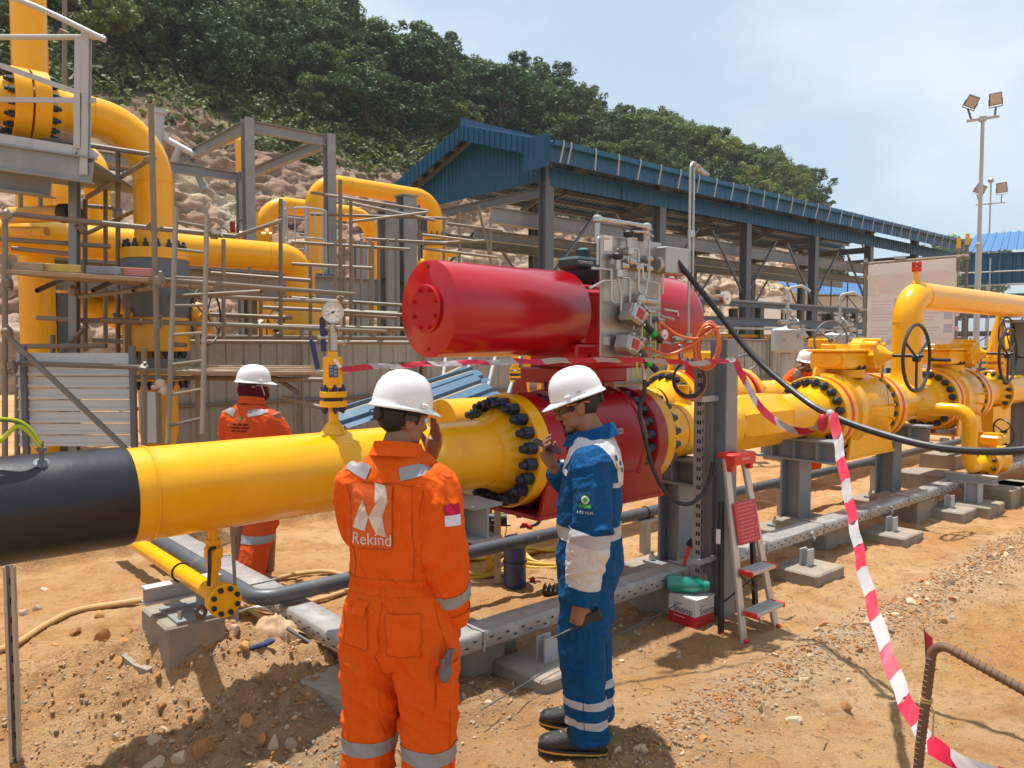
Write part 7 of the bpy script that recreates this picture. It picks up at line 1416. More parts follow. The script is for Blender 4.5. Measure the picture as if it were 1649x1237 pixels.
    f = thing('test_pump', 'black test pump with gauge, handles and tangled tubes beside the blue cylinder', 'pump', (p.x-.18, p.y+.12, 0), 0)
    for x, y in ((.05, -.08), (-.02, .14), (-.22, .1)): MB().bar((x, y, 0), (x, y, .60), .06, .05).build('frame_post', WOOD if x > 0 else YELD, f)
    m = MB(); m.bar((-.35, 0, .60), (.12, -.02, .60), .06, .05); m.build('cross_bar', REBAR, f); m = MB(); m.box((-.05, .08, .36), (.22, .18, .22), bev=.02); m.cyl((-.1, .05, .45), (.12, .05, .45), .05, n=14); m.build('pump_body', BLACK, f)
    for pts in ([(-.30, .05, .52), (-.30, .05, .30), (-.12, .05, .24)], [(.38, .1, .60), (.38, .1, .40), (.22, .1, .38)]): m = MB(); m.tube(bend(pts, .06, 5), .013, 8); m.build('handle', RUBBER, f)
    gc = Vector((.135, -.10, .58)); gd = Vector((.05, -1, .2)).normalized(); m = MB(); m.lathe([(-.03, .03), (-.02, .05), (.01, .055), (.012, .048)], gc, gd, 28); g = m.build('gauge', STAIND, f); m = MB(); m.cyl(gc+gd*.008, gc+gd*.0125, .048, n=28); m.build('dial', DIAL, g); m = MB(); m.bar(gc+gd*.0145, gc+gd*.0145+Vector((.02, 0, .015)), .005, .002); m.build('needle', BLACK, g)
    r = random.Random(11)
    for k in range(16):
        a = Vector((r.uniform(-.38, .25), r.uniform(-.1, .2), r.uniform(.36, .58))); b = Vector((r.uniform(-.38, .35), r.uniform(-.1, .2), r.uniform(.22, .55))); m = MB(); m.tube(spline([a, (a+b)/2+Vector((r.uniform(-.08, .08), 0, r.uniform(-.14, .02))), b], 6), r.choice((.004, .006, .008)), 6); m.build('tube', r.choice((RUBBER, RUBBER, TAN, CONDUIT)), f)
    for k in range(9): a = Vector((r.uniform(-.35, .3), r.uniform(-.12, .1), r.uniform(.38, .56))); m = MB(); m.box(a, (r.uniform(.03, .06), .03, r.uniform(.02, .05)), bev=.006); m.cyl(a, a+Vector((0, 0, .05)), .012, n=8); m.build('pump_fitting', r.choice((STAIND, BLACK, BLACK)), f)
    for a in ((.24, .0, .42), (.28, .02, .40)): m = MB(); m.cyl(a, Vector(a)+Vector((.03, -.02, 0)), .018, n=10); m.build('red_knob', REDP, f)
    p = atz(890, 945, .04); t = thing('rubber_strip', 'black ridged rubber strip lying behind the worker in blue', 'rubber strip', (p.x, p.y, gz(p.x, p.y)), -.25); m = MB(); m.box((.08, 0, .025), (.30, .07, .05), bev=.01)
    m.build('strip', RUBBER, t)
    for k in range(9): q = MB(); q.prism([(-.012, 0), (.012, 0), (0, .035)], (-.06+k*.034, -.035, .048), (1, 0, 0), (0, 0, 1), -.07); q.build('ridge', RUBBER, t)
    p = atz(857, 933, .02); t = thing('red_cap', 'small red plastic cap lying right of the blue cylinder', 'cap', (p.x, p.y, gz(p.x, p.y)+.015)); MB().lathe([(-.018, .012), (-.015, .02), (.015, .02), (.018, .012)], d=(1, .5, .2), n=14).build('cap', REDP, t)
    p = atz(487, 1018+60, .1)
    p = atz(420, 1075, .14); t = thing('cloth_scrap', 'dark blue scrap of cloth lying left of the sack block', 'scrap', (p.x, p.y, gz(p.x, p.y)+.01), .7); m = MB(); m.ball((0, 0, 0), (.075, .016, .014), 10, 6); m.ball((.05, .01, .005), (.035, .022, .014), 8, 5); m.build('cloth', M('navy_cloth', (.03, .05, .12), .9), t)
build_lines()
# ------------------------------------------------------------------ people
SKIN = M('brown_skin', (.27, .135, .078), .5, var=.12, vs=18, bump=.05, bs=120, spec=.35)
HAIR = M('black_hair', (.010, .009, .008), .6, var=.3, vs=60, bump=.5, bs=260)
HELM = M('white_helmet_shell', (.74, .74, .73), .28, var=.02, coat=.25)
def clothmat(name, col, var=.07):
    m = M(name, col, .82, var=var, vs=7, bump=.22, bs=420, spec=.15, rvar=.05); nt = m.node_tree; N = nt.nodes; L = nt.links; b0 = N['Principled BSDF'].inputs['Normal'].links[0].from_node
    tc = N.new('ShaderNodeTexCoord'); mp = N.new('ShaderNodeMapping'); mp.inputs['Scale'].default_value = (1, 1, .62); mp.inputs['Rotation'].default_value = (.35, .5, 0); L.new(tc.outputs['Object'], mp.inputs['Vector'])
    prev = b0.outputs['Normal']
    for sc2, st, ds in ((7, .26, .022), (16, .14, .010)):
        n = N.new('ShaderNodeTexNoise'); n.inputs['Scale'].default_value = sc2; n.inputs['Detail'].default_value = 2.5; n.inputs['Distortion'].default_value = 1.4; L.new(mp.outputs[0], n.inputs['Vector'])
        a = N.new('ShaderNodeMath'); a.operation = 'SUBTRACT'; a.inputs[1].default_value = .5; L.new(n.outputs['Fac'], a.inputs[0]); c = N.new('ShaderNodeMath'); c.operation = 'ABSOLUTE'; L.new(a.outputs[0], c.inputs[0])
        r = N.new('ShaderNodeMapRange'); r.inputs[1].default_value = 0; r.inputs[2].default_value = .10; r.inputs[3].default_value = 1; r.inputs[4].default_value = 0; r.interpolation_type = 'SMOOTHSTEP'; L.new(c.outputs[0], r.inputs[0])
        bp = N.new('ShaderNodeBump'); bp.inputs['Strength'].default_value = st; bp.inputs['Distance'].default_value = ds; L.new(r.outputs[0], bp.inputs['Height']); L.new(prev, bp.inputs['Normal']); prev = bp.outputs['Normal']
    L.new(prev, N['Principled BSDF'].inputs['Normal']); return m
ORG = clothmat('orange_coverall_cloth', (.72, .100, .006)); ORG2 = clothmat('orange_red_coverall_cloth', (.56, .075, .014)); BLU = clothmat('blue_work_cloth', (.004, .066, .185)); WHC = clothmat('white_cloth', (.56, .55, .53), .04)
REFL = M('grey_reflective_tape', (.26, .26, .265), .55, metal=.0, var=.12, vs=16, bump=.06, bs=50); REFLW = M('silver_reflective_tape', (.40, .40, .41), .55, metal=.0, var=.08, vs=16, bump=.06, bs=50)
STITCH = clothmat('coverall_seam', (.50, .070, .008))
def remesh(mb, voxel, smooth=2):
    me = bpy.data.meshes.new('tmp'); me.from_pydata(mb.v, [], mb.f); bm = bmesh.new(); bm.from_mesh(me)
    bmesh.ops.recalc_face_normals(bm, faces=bm.faces); bm.to_mesh(me); bm.free()
    o = bpy.data.objects.new('tmp', me); COL.objects.link(o); r = o.modifiers.new('r', 'REMESH'); r.mode = 'VOXEL'; r.voxel_size = voxel; r.adaptivity = 0
    s = o.modifiers.new('s', 'SMOOTH'); s.iterations = smooth; s.factor = .5
    out = bpy.data.meshes.new_from_object(o.evaluated_get(bpy.context.evaluated_depsgraph_get())); bpy.data.objects.remove(o); bpy.data.meshes.remove(me)
    out.polygons.foreach_set('use_smooth', np.ones(len(out.polygons), bool)); return out
def coords(me): a = np.empty(len(me.vertices)*3); me.vertices.foreach_get('co', a); return a.reshape(-1, 3)
def normals(me): a = np.empty(len(me.vertices)*3); me.vertices.foreach_get('normal', a); return a.reshape(-1, 3)
def axd(c, a, b):
    a = Vector(a); b = Vector(b); f = max(0, min(1, (c-a).dot(b-a)/(b-a).length_squared)); return c-(a+(b-a)*f)
def wrinkle(me, folds, seed, amp=.0045, drape=.006):
    drape *= 1.7; amp *= 1.6
    P = coords(me); Nn = normals(me); d = drape*fbm(P*np.array([8.5, 8.5, 2.6]), 3, seed)+amp*fbm(P*np.array([10, 10, 6]), 3, seed+3, ridge=True)
    for c, ax, rad, a, fr in folds:
        c = np.array(c); ax = np.array(Vector(ax).normalized()); q = P-c; al = q @ ax; pe = q-np.outer(al, ax); w = 1.9*np.exp(-((np.linalg.norm(q, axis=1)/(rad*1.15))**2))
        Q = pe*7+np.outer(al+.55*pe[:, 0]+.35*pe[:, 1], ax)*(fr*.62); d = d+w*a*fbm(Q, 2, seed+11, ridge=True)
    P = P+Nn*d[:, None]; me.vertices.foreach_set('co', P.ravel()); me.update()
def cut(me, planes, mat, off=.003, filt=None, name='band'):
    bm = bmesh.new(); bm.from_mesh(me); bm.normal_update()
    for co, no in planes: bmesh.ops.bisect_plane(bm, geom=bm.verts[:]+bm.edges[:]+bm.faces[:], plane_co=Vector(co), plane_no=Vector(no), clear_inner=True)
    if filt: bmesh.ops.delete(bm, geom=[f for f in bm.faces if not filt(f.calc_center_median())], context='FACES')
    bm.normal_update(); nn = {v: v.normal.copy() for v in bm.verts}
    for v, n in nn.items(): v.co += n*off
    ret = bmesh.ops.extrude_face_region(bm, geom=bm.edges[:] if False else [e for e in bm.edges if e.is_boundary])
    for v in [g for g in ret['geom'] if isinstance(g, bmesh.types.BMVert)]:
        v.co -= (v.normal if v.normal.length > .1 else Vector((0, 0, 0)))*(off*1.4)*0
    out = bpy.data.meshes.new(name); bm.to_mesh(out); bm.free(); out.materials.append(mat); out.polygons.foreach_set('use_smooth', np.ones(len(out.polygons), bool)); return out
def slab(c, n, w): n = Vector(n).normalized(); c = Vector(c); return [(c-n*w/2, n), (c+n*w/2, -n)]
def bvh_of(me): return BVHTree.FromPolygons([v.co for v in me.vertices], [p.vertices[:] for p in me.polygons])
def decal(me2d, bvh, o, x, y, sub=0.0, off=.004, name='patch', mat=None):
    """lay a flat mesh (xy) on the cloth: o centre in front of it, x/y its axes; projected along -(x cross y)"""
    x = Vector(x).normalized(); y = Vector(y).normalized(); n = x.cross(y); me = me2d.copy(); me.name = name
    for v in me.vertices:
        p = Vector(o)+x*v.co.x+y*v.co.y; h = bvh.ray_cast(p+n*.05, -n, .6); h = h if h[0] is not None else bvh.find_nearest(p); q = h[0]
        v.co = q+n*off
    if mat: me.materials.clear(); me.materials.append(mat)
    me.update(); return me
def gridmesh(w, h, nx=14, ny=14, mat=None):
    u = np.linspace(-w/2, w/2, nx); v = np.linspace(-h/2, h/2, ny); X, Y = np.meshgrid(u, v); return np_mesh('g', np.stack([X.ravel(), Y.ravel(), X.ravel()*0], 1), grid_faces(nx, ny), mat or WHC)
def framemesh(w, h, t):
    V = []; F = []
    def strip(x0, y0, x1, y1, n=12):
        d = Vector((x1-x0, y1-y0)).normalized(); q = Vector((-d.y, d.x))*t/2; b = len(V)
        for i in range(n+1):
            c = Vector((x0, y0)).lerp(Vector((x1, y1)), i/n); V.append((*(c+q), 0)); V.append((*(c-q), 0))
        for i in range(n): F.append((b+2*i, b+2*i+1, b+2*i+3, b+2*i+2))
    strip(-w/2, -h/2, w/2, -h/2); strip(w/2, -h/2, w/2, h/2); strip(w/2, h/2, -w/2, h/2); strip(-w/2, h/2, -w/2, -h/2)
    return np_mesh('frame', V, F, STITCH)
def polymesh(polys, mat, n=6):
    bm = bmesh.new()
    for pl in polys:
        vs = [bm.verts.new((a, b, 0)) for a, b in pl]; bm.faces.new(vs)
    bmesh.ops.triangulate(bm, faces=bm.faces[:]); bmesh.ops.subdivide_edges(bm, edges=bm.edges[:], cuts=n, use_grid_fill=True); bmesh.ops.triangulate(bm, faces=bm.faces[:])
    me = bpy.data.meshes.new('poly'); bm.to_mesh(me); bm.free(); me.materials.append(mat); return me
def limb(mb, pts, rs, n=18, flat=1.0):
    P = spline(pts, 6); k = len(pts)-1; R = []
    for i in range(len(P)):
        t = i/6; j = min(int(t), k-1); f = t-j; f = f*f*(3-2*f); R.append(rs[j]*(1-f)+rs[j+1]*f)
    mb.tube(P, R, n)
def torso(mb, rings, n=30):
    rr = []
    for z, cx, cy, rx, ry in rings:
        q = []
        for i in range(n):
            a = 2*math.pi*i/n; c, s = math.cos(a), math.sin(a); e = .82; q.append(Vector((cx+rx*math.copysign(abs(c)**e, c), cy+ry*math.copysign(abs(s)**e, s), z)))
        rr.append(q)
    mb.loft(rr)
def hand(mb, w, d, pn, side, curl=(.5, .5, .4), spread=.05, thumb=.5, sc_=1.0, tcurl=.3):
    """w wrist point, d pointing direction, pn palm normal (out of the palm), side +1 if the thumb lies along pn x d"""
    d = Vector(d).normalized(); pn = Vector(pn); pn = (pn-d*pn.dot(d)).normalized(); t = pn.cross(d).normalized()*side; s = sc_
    mb.tube([w-d*.03*s, w+d*.01*s, w+d*.05*s, w+d*.085*s], [.026*s, .027*s, .033*s, .030*s], 12)
    for k in (-1, 0, 1): mb.tube([w+t*(.018*k*s)+d*.01*s, w+t*(.024*k*s)+d*.085*s], [.017*s, .0155*s], 10)
    L = (.076, .084, .078, .062)
    for i in range(4):
        off = (.030-.020*i)*s; b = w+t*off+d*(.086-.004*abs(i-1))*s; r = (.0092, .0096, .0092, .0080)[i]*s; a = 0; dd = (d+t*(spread*(1.5-i))).normalized(); pts = [b-d*.03*s, b]; p = b
        for j, fr in enumerate((.44, .32, .24)):
            a += curl[j]*(1+.06*i); q = dd*math.cos(a)+pn*math.sin(a); p = p+q*(L[i]*fr*s); pts.append(p.copy())
        mb.tube(pts, [r*1.05, r*1.08, r, r*.92, r*.78], 10); mb.ball(pts[-1], r*.78, 8, 6)
    b = w+t*.026*s+d*.022*s; q0 = (t*.75+d*.55+pn*.35*thumb).normalized(); q1 = (t*.25+d*.85+pn*(.4+tcurl)).normalized(); p1 = b+q0*.042*s; p2 = p1+q1*.030*s; p3 = p2+(q1+pn*.3).normalized()*.024*s
    mb.tube([b-t*.02*s, b, p1, p2, p3], [.014*s, .015*s, .0125*s, .0112*s, .009*s], 10); mb.ball(p3, .009*s, 8, 6)
def head(mb, c, R, s=1.0):
    T = lambda x, y, z: Vector(c)+R @ Vector((x*s, y*s, z*s))
    B = lambda x, y, z, r: mb.ball(T(x, y, z), tuple(q*s for q in r), 22, 14, R)
    B(0, -.012, .030, (.076, .096, .088)); B(0, .020, -.020, (.066, .075, .085)); B(0, .036, -.062, (.052, .055, .050)); B(0, .066, -.098, (.026, .024, .020)); B(0, .0, -.055, (.058, .06, .05))
    for sx in (-1, 1): B(sx*.034, .066, -.030, (.024, .022, .022)); B(sx*.077, -.012, -.022, (.010, .020, .033)); B(sx*.080, -.020, -.008, (.010, .018, .022)); B(sx*.028, .080, .012, (.026, .014, .009)); B(sx*.048, .035, -.072, (.018, .03, .026))
    mb.tube([T(0, .084, .006), T(0, .097, -.016), T(0, .110, -.036), T(0, .100, -.046)], [.009*s, .0105*s, .0135*s, .008*s], 10)
    for sx in (-1, 1): B(sx*.012, .094, -.042, (.0085, .010, .008))
    B(0, .086, -.066, (.024, .011, .0065)); B(0, .083, -.076, (.020, .011, .0065))
    return T
def hair_mesh(c, R, s=1.0, rough=.004):
    mb = MB(); mb.ball((0, 0, 0), (.083*s, .104*s, .100*s), 60, 44); P = np.array(mb.v); P[:, 1] -= .014*s; P[:, 2] += .022*s
    nn = P/np.linalg.norm(P, axis=1)[:, None]; P = P+nn*(rough*fbm(P*np.array([70, 70, 24]), 3, 4))[:, None]
    low = P[:, 2] < -.02*s; P[low, 0] *= 1-.9*np.clip((-.02*s-P[low, 2]), 0, 1); keep = []
    for f in mb.f:
        m = P[list(f)].mean(0)/s; front = m[1] > .040-.25*max(0, -m[2]-.0) ; lowz = m[2] < -.070
        ear = abs(m[0]) > .055 and -.06 < m[2] < .005 and -.035 < m[1] < .02
        if (front and m[2] < .055) or lowz or ear: continue
        keep.append(f)
    q = MB(); Rm = np.array(R); P = P @ Rm.T+np.array(c); q.v = [tuple(p) for p in P]; q.f = keep; q.m = [0]*len(keep); return q
def helmet(root, c, R, s=.87, brim=1, knob=True):
    """c = head centre; the rim sits a little above the brow"""
    n = 48; prof = [(1.0, 0), (.99, .02), (.965, .045), (.90, .075), (.78, .105), (.60, .127), (.38, .140), (.16, .1455), (.02, .1465)]; rings = []
    def pt(a, f, z, br=0.0):
        x = .112*math.cos(a); y = .140*math.sin(a); fr = max(0, math.sin(a)); side = abs(math.cos(a))
        rx = x*f+math.cos(a)*br*(.010+.004); ry = y*f+math.sin(a)*(br*(.012+.042*fr**1.5))
        zz = z-(br*(.006+.010*fr))+(.0035*math.exp(-(x*f/.012)**2)+.0025*math.exp(-((abs(x*f)-.040)/.010)**2))*(1 if z > .06 else 0)
        return R @ (Vector((rx, ry-.010, zz+.034))*s)+Vector(c)
    ang = [2*math.pi*i/n for i in range(n)]; rings.append([pt(a, .955, .004) for a in ang]); rings.append([pt(a, 1.0, -.004, .9) for a in ang]); rings.append([pt(a, 1.0, -.001, 1.0) for a in ang]); rings.append([pt(a, 1.0, .004, .93) for a in ang]); rings.append([pt(a, 1.0, .008, .25) for a in ang])
    for f, z in prof: rings.append([pt(a, f, z+.010) for a in ang])
    m = MB(); m.loft(rings, cap=False); sh = m.build('helmet', HELM, root, 50)
    H = lambda x, y, z: Vector(c)+R @ (Vector((x, y, z))*s)
    for sx in (-1, 1): q = MB(); q.box(H(sx*.117, .028, .052), (.010*s, .030*s, .018*s), R, .003); q.build('slot_tab', HELM, sh); q = MB(); q.box(H(sx*.1205, -.035, .062), (.004*s, .022*s, .009*s), R); q.build('slot_tab', GREYP if sx < 0 else HELM, sh)
    q = MB(); q.tube([H(.098*math.cos(a), .112*math.sin(a)-.012, .026-.006*math.sin(a)) for a in np.linspace(0, 2*math.pi, 33)[:-1]], .007*s, 6, True, True); q.tube([H(.096*math.cos(a), .112*math.sin(a)-.012, .012) for a in np.linspace(math.pi*.98, math.pi*2.02, 20)], .008*s, 6); q.build('suspension_band', BLACK, sh)
    if knob:
        q = MB(); q.lathe([(0, .012), (.0, .024), (.006, .027), (.018, .026), (.020, .02), (.020, .004)], H(0, -.112, -.002), R @ Vector((0, -1, 0)), 20); q.box(H(0, -.108, .0), (.085*s, .012*s, .028*s), R, .004); q.build('ratchet_knob', BLACK, sh)
    return sh
def boot(root, c, yaw, s=1.0, mat_u=None, accent=None):
    """c = ankle point on the ground plane, toes along +y"""
    Rz = Matrix.Rotation(yaw, 3, 'Z'); T = lambda x, y, z: Vector(c)+Rz @ (Vector((x, y, z))*s); up = mat_u or BLACK; sec = [(-.085, .030, .075, .018), (-.07, .036, .095, .018), (-.02, .040, .112, .018), (.03, .042, .100, .018), (.08, .046, .078, .018), (.13, .048, .058, .018), (.17, .043, .048, .018), (.195, .026, .036, .018)]
    rings = []
    for y, w, h, z0 in sec:
        q = []
        for i in range(18): a = 2*math.pi*i/18; cx, sz = math.cos(a), math.sin(a); q.append(T(w*math.copysign(abs(cx)**.7, cx), y, z0+h/2+h/2*math.copysign(abs(sz)**.75, sz)))
        rings.append(q)
    m = MB(); m.loft(rings); m.tube([T(0, -.03, .06), T(0, -.035, .12), T(0, -.035, .155)], [.050*s, .048*s, .050*s], 16); b = m.build('boot', up, root, 50)
    q = [];
    for i in range(28):
        a = 2*math.pi*i/28; y = .055+.150*math.sin(a); w = .047+.006*math.sin(a)-(.004 if math.sin(a) < 0 else 0); q.append((w*math.copysign(abs(math.cos(a))**.65, math.cos(a)), y))
    m = MB(); m.loft([[T(x*.97, y, .0) for x, y in q], [T(x*1.02, y, .006) for x, y in q], [T(x*1.03, y, .018) for x, y in q], [T(x*.98, y, .026) for x, y in q]]); m.build('sole', RUBBER, b)
    m = MB(); m.loft([[T(x*1.045, y*1.004, .010) for x, y in q], [T(x*1.05, y*1.004, .014) for x, y in q], [T(x*1.045, y*1.004, .0175) for x, y in q]], False); m.build('sole_stripe', accent or RUBBER, b)
    m = MB(); m.ball(T(0, .150, .040), (.0465*s, .050*s, .032*s), 18, 10, Rz); m.build('toe_cap', BLACK, b)
    for k in range(4): q = MB(); q.tube([T(-.022, .035+.022*k, .108-.010*k), T(0, .038+.022*k, .121-.011*k), T(.022, .035+.022*k, .108-.010*k)], .003*s, 5); q.build('lace', TAN if accent else BLACK, b)
    if accent:
        for sx in (-1, 1): q = MB(); q.box(T(sx*.043, -.045, .062), (.004*s, .034*s, .024*s), Rz @ Matrix.Rotation(.3*sx, 3, 'X'), .002); q.build('side_badge', accent, b)
    return b
def seam(root, bvh, pts, mat, r=.0016, n=14, name='seam', off=.0012):
    P = []
    for i in range(len(pts)-1):
        for j in range(n): P.append(Vector(pts[i]).lerp(Vector(pts[i+1]), j/n))
    P.append(Vector(pts[-1])); Q = []
    for p in P:
        h = bvh.find_nearest(p); Q.append(h[0]+h[1]*off if h[0] is not None else p)
    for _ in range(3): Q = [Q[0]]+[(Q[i-1]+Q[i]*2+Q[i+1])/4 for i in range(1, len(Q)-1)]+[Q[-1]]
    m = MB(); m.tube(Q, r, 6); return m.build(name, mat, root)
def eyes(root, T, R, s=1.0):
    for sx in (-1, 1):
        m = MB(); m.ball(T(sx*.030, .0745, -.004), (.013*s, .010*s, .0085*s), 12, 8, R); e = m.build('eye', WHITEP, root); m = MB(); m.ball(T(sx*.030, .0835, -.004), (.0055*s, .003*s, .0055*s), 10, 6, R); m.build('iris', HAIR, e)

def orange_man():
    p = Vector(((645-824.5)/FPX*2.75, 2.75, 0)); g = gz(p.x, p.y); t = thing('person', 'worker in orange coverall and white helmet seen from behind, hand raised to his cheek', 'person', (p.x-.015, p.y, 0), R_(-16)); t.scale = (.96, .98, 1.0)
    sR, eR, wR = (.165, -.01, 1.325), (.196, -.035, 1.065), (.186, .065, .80); sL, eL, wL = (-.165, -.01, 1.325), (-.205, .12, 1.09), (.015, .225, 1.32)
    hz = 1.54; Rh = Matrix.Rotation(R_(-34), 3, 'Z') @ Matrix.Rotation(R_(-10), 3, 'X'); hc = Vector((.012, .03, hz))
    m = MB(); T = head(m, hc, Rh, .94); m.tube([(0, .0, 1.36), (0, .0, 1.44), hc+Vector((0, -.005, -.05))], [.07, .056, .055], 18)
    torso(m, [(.80, 0, 0, .15, .10), (.95, 0, 0, .13, .09), (1.2, 0, 0, .16, .10), (1.34, 0, 0, .15, .085), (1.40, 0, 0, .07, .06)])
    limb(m, [sR, eR, wR], [.055, .045, .028]); limb(m, [sL, eL, wL], [.055, .045, .028])
    for s in (-1, 1): limb(m, [(s*.095, 0, .82), (s*.115, .01, .46), (s*.125, -.01, .1)], [.08, .058, .045])
    hand(m, Vector(wL)+Vector((.035, -.02, .05)), (.35, -.28, .80), (-.45, -.75, 0), 1, (.10, .18, .15), .03); hand(m, Vector(wR), (.0, .35, -.9), (-1, 0, 0), 1, (.35, .4, .3))
    b = remesh(m, .0045, 3); b.materials.append(SKIN); put('body', b, t)
    eyes(t, T, Rh, .94)
    hm = hair_mesh(hc, Rh, .94).build('hair', HAIR, t, 80); helmet(t, hc, Rh)
    for s in (1,): 
        q = MB(); q.box(hc+Rh @ Vector((s*.088, -.02, -.005)), (.006, .05, .02), Rh); q.build('chin_strap', BLACK, t)
    # coverall
    m = MB(); torso(m, [(.66, 0, -.005, .17, .105), (.74, 0, -.01, .196, .135), (.86, 0, -.012, .200, .142), (.935, 0, 0, .172, .124), (.955, 0, .0, .160, .115), (.975, 0, 0, .172, .124), (1.06, 0, 0, .176, .128), (1.18, 0, 0, .180, .130), (1.27, 0, -.004, .184, .126), (1.335, 0, -.006, .172, .108), (1.385, 0, -.004, .128, .090), (1.42, 0, 0, .082, .074), (1.435, 0, .003, .070, .066)])
    mR = (.192, .025, .92); ms = MB(); limb(ms, [(.120, -.008, 1.315), (.168, -.012, 1.265), eR, mR, wR], [.078, .082, .076, .072, .064]); limb(m, [(-.120, -.008, 1.315), (-.168, -.008, 1.265), eL, (-.11, .19, 1.20), wL], [.078, .082, .076, .068, .060])
    for s in (-1, 1): limb(m, [(s*.10, -.006, .84), (s*.108, 0, .66), (s*.118, .012, .46), (s*.126, -.006, .28), (s*.130, -.008, .07)], [.112, .122, .104, .095, .090], 22)
    me = remesh(m, .0075, 3)
    F = [((0, 0, .955), (0, 0, 1), .13, .009, 42), (eR, (0, .2, -1), .11, .011, 26), (mR, (0, .3, -1), .09, .008, 26), (sR, (.5, 0, 1), .12, .008, 20), (sL, (-.5, 0, 1), .12, .008, 20), ((0, -.1, .70), (.3, 0, 1), .15, .011, 20)]
    for s in (-1, 1): F += [((s*.118, .0, .47), (0, 0, 1), .13, .012, 24), ((s*.128, 0, .14), (0, 0, 1), .13, .012, 26), ((s*.11, -.02, .68), (s*.5, 0, 1), .13, .010, 20)]
    F += [((s_*.14, -.11, 1.16), (s_*.4, 0, 1), .14, .007, 14) for s_ in (-1, 1)]
    wrinkle(me, F, 5, .0035, .006); me.materials.append(ORG); put('coverall', me, t); bv = bvh_of(me)
    sv = remesh(ms, .0065, 2); wrinkle(sv, F, 5, .0035, .006); sv.materials.append(ORG); put('sleeve', sv, t); bs = bvh_of(sv)
    RB = lambda planes, filt: put('reflective_band', cut(me, planes, REFL, .0028, filt), t)
    for s in (-1, 1): RB(slab((s*.128, 0, .345), (s*.05, 0, 1), .052), lambda c, s=s: c.x*s > .005)
    d = (Vector(wR)-Vector(mR)); put('reflective_band', cut(sv, slab(Vector(mR), d, .050), REFL, .0028), t)
    dl = (Vector(wL)-Vector((-.11, .19, 1.20))); RB(slab(Vector((-.08, .21, 1.23)), dl, .05), lambda c: c.y > .14 and c.z > 1.08)
    # shoulder bars
    for s in (-1, 1):
        nv = Vector((s*.22, -.62, .75)).normalized(); xv = Vector((s*.72, .42, .10)); xv = (xv-nv*xv.dot(nv)).normalized(); yv = nv.cross(xv); put('reflective_band', decal(gridmesh(.135, .046, 16, 6), bv, Vector((s*.118, -.075, 1.355))+nv*.12, xv, yv, off=.004, mat=REFL), t)
    # waistband, collar, seams, pockets
    wb = cut(me, slab((0, 0, .955), (0, 0, 1), .056), STITCH, .0035, lambda c: abs(c.x) < .19); P = coords(wb); N_ = normals(wb); a = np.arctan2(P[:, 1], P[:, 0]); wb.vertices.foreach_set('co', (P+N_*(.0035*np.sin(a*58)*np.clip(1-np.abs(P[:, 2]-.955)/.028, 0, 1))[:, None]).ravel()); wb.materials.clear(); wb.materials.append(ORG); put('waistband', wb, t)
    m = MB(); rings = []
    for f, z, r0, r1 in ((0, 1.405, .078, .073), (.3, 1.425, .075, .071), (.8, 1.442, .077, .074), (1, 1.446, .080, .078), (1.1, 1.438, .084, .083), (1.2, 1.415, .093, .091), (1.3, 1.396, .104, .098)):
        rings.append([Vector((r0*math.cos(a)*1.05, r1*math.sin(a)*1.05+.008+.012*math.sin(a), z-.018*math.sin(a))) for a in np.linspace(0, 2*math.pi, 41)[:-1]])
    m.loft(rings, False); m.build('collar', ORG, t, 60)
    seam(t, bv, [(-.16, -.12, 1.315), (-.08, -.15, 1.33), (.08, -.15, 1.33), (.16, -.12, 1.315)], STITCH); seam(t, bv, [(.125, -.14, 1.33), (.13, -.15, 1.15), (.13, -.15, .98)], STITCH); seam(t, bv, [(-.145, -.14, 1.33), (-.15, -.15, 1.15), (-.14, -.15, .98)], STITCH)
    seam(t, bv, [(.13, -.06, 1.40), (.165, -.12, 1.30), (.155, -.14, 1.20)], STITCH); seam(t, bv, [(0, -.2, .93), (0, -.2, .72), (0, -.12, .60)], STITCH); seam(t, bv, [(.20, -.1, .92), (.25, -.05, .60), (.23, -.03, .12)], STITCH)
    n_ = (0, -1, 0)
    for x, w, h, zc, nm in ((.085, .125, .15, .80, 'back_pocket'), (-.105, .115, .14, .81, 'back_pocket')):
        for off, sc2, mt in ((.005, 1.0, ORG),): put(nm, decal(gridmesh(w, h, 10, 10), bv, (x, -.3, zc), (1, 0, 0), (0, 0, 1), off=off, mat=mt), t)
        put('pocket_stitching', decal(framemesh(w, h, .0026), bv, (x, -.3, zc), (1, 0, 0), (0, 0, 1), off=.0065, mat=STITCH), t)
    put('pocket_flap', decal(gridmesh(.06, .05, 6, 6), bv, (-.15, -.3, .885), (.9, -.4, 0), (0, 0, 1), off=.010, mat=ORG), t)
    put('side_pocket', decal(gridmesh(.12, .17, 8, 8), bv, (.11+.93*.3, -.36*.3, .60), (.36, .93, 0), (0, 0, 1), off=.007, mat=ORG), t)
    q = cut(sv, slab((wR[0], wR[1]-.005, wR[2]+.03), d, .055), STITCH, .004); q.materials.clear(); q.materials.append(ORG); put('cuff', q, t); m = MB(); m.box((.252, .05, .815), (.012, .045, .03), Matrix.Rotation(.4, 3, 'X'), .004); m.cyl((.257, .06, .815), (.262, .06, .815), .007, n=10); m.build('cuff_tab', ORG, t)
    # back panel with emblem and name, flag patch
    ox, oz = -.045, 1.205; put('logo_panel', decal(gridmesh(.172, .222, 14, 16), bv, (ox, -.3, oz), (1, 0, 0), (0, 0, 1), off=.004, mat=clothmat('orange_panel', (.66, .12, .022))), t)
    put('panel_stitching', decal(framemesh(.172, .222, .0028), bv, (ox, -.3, oz), (1, 0, 0), (0, 0, 1), off=.0055, mat=STITCH), t)
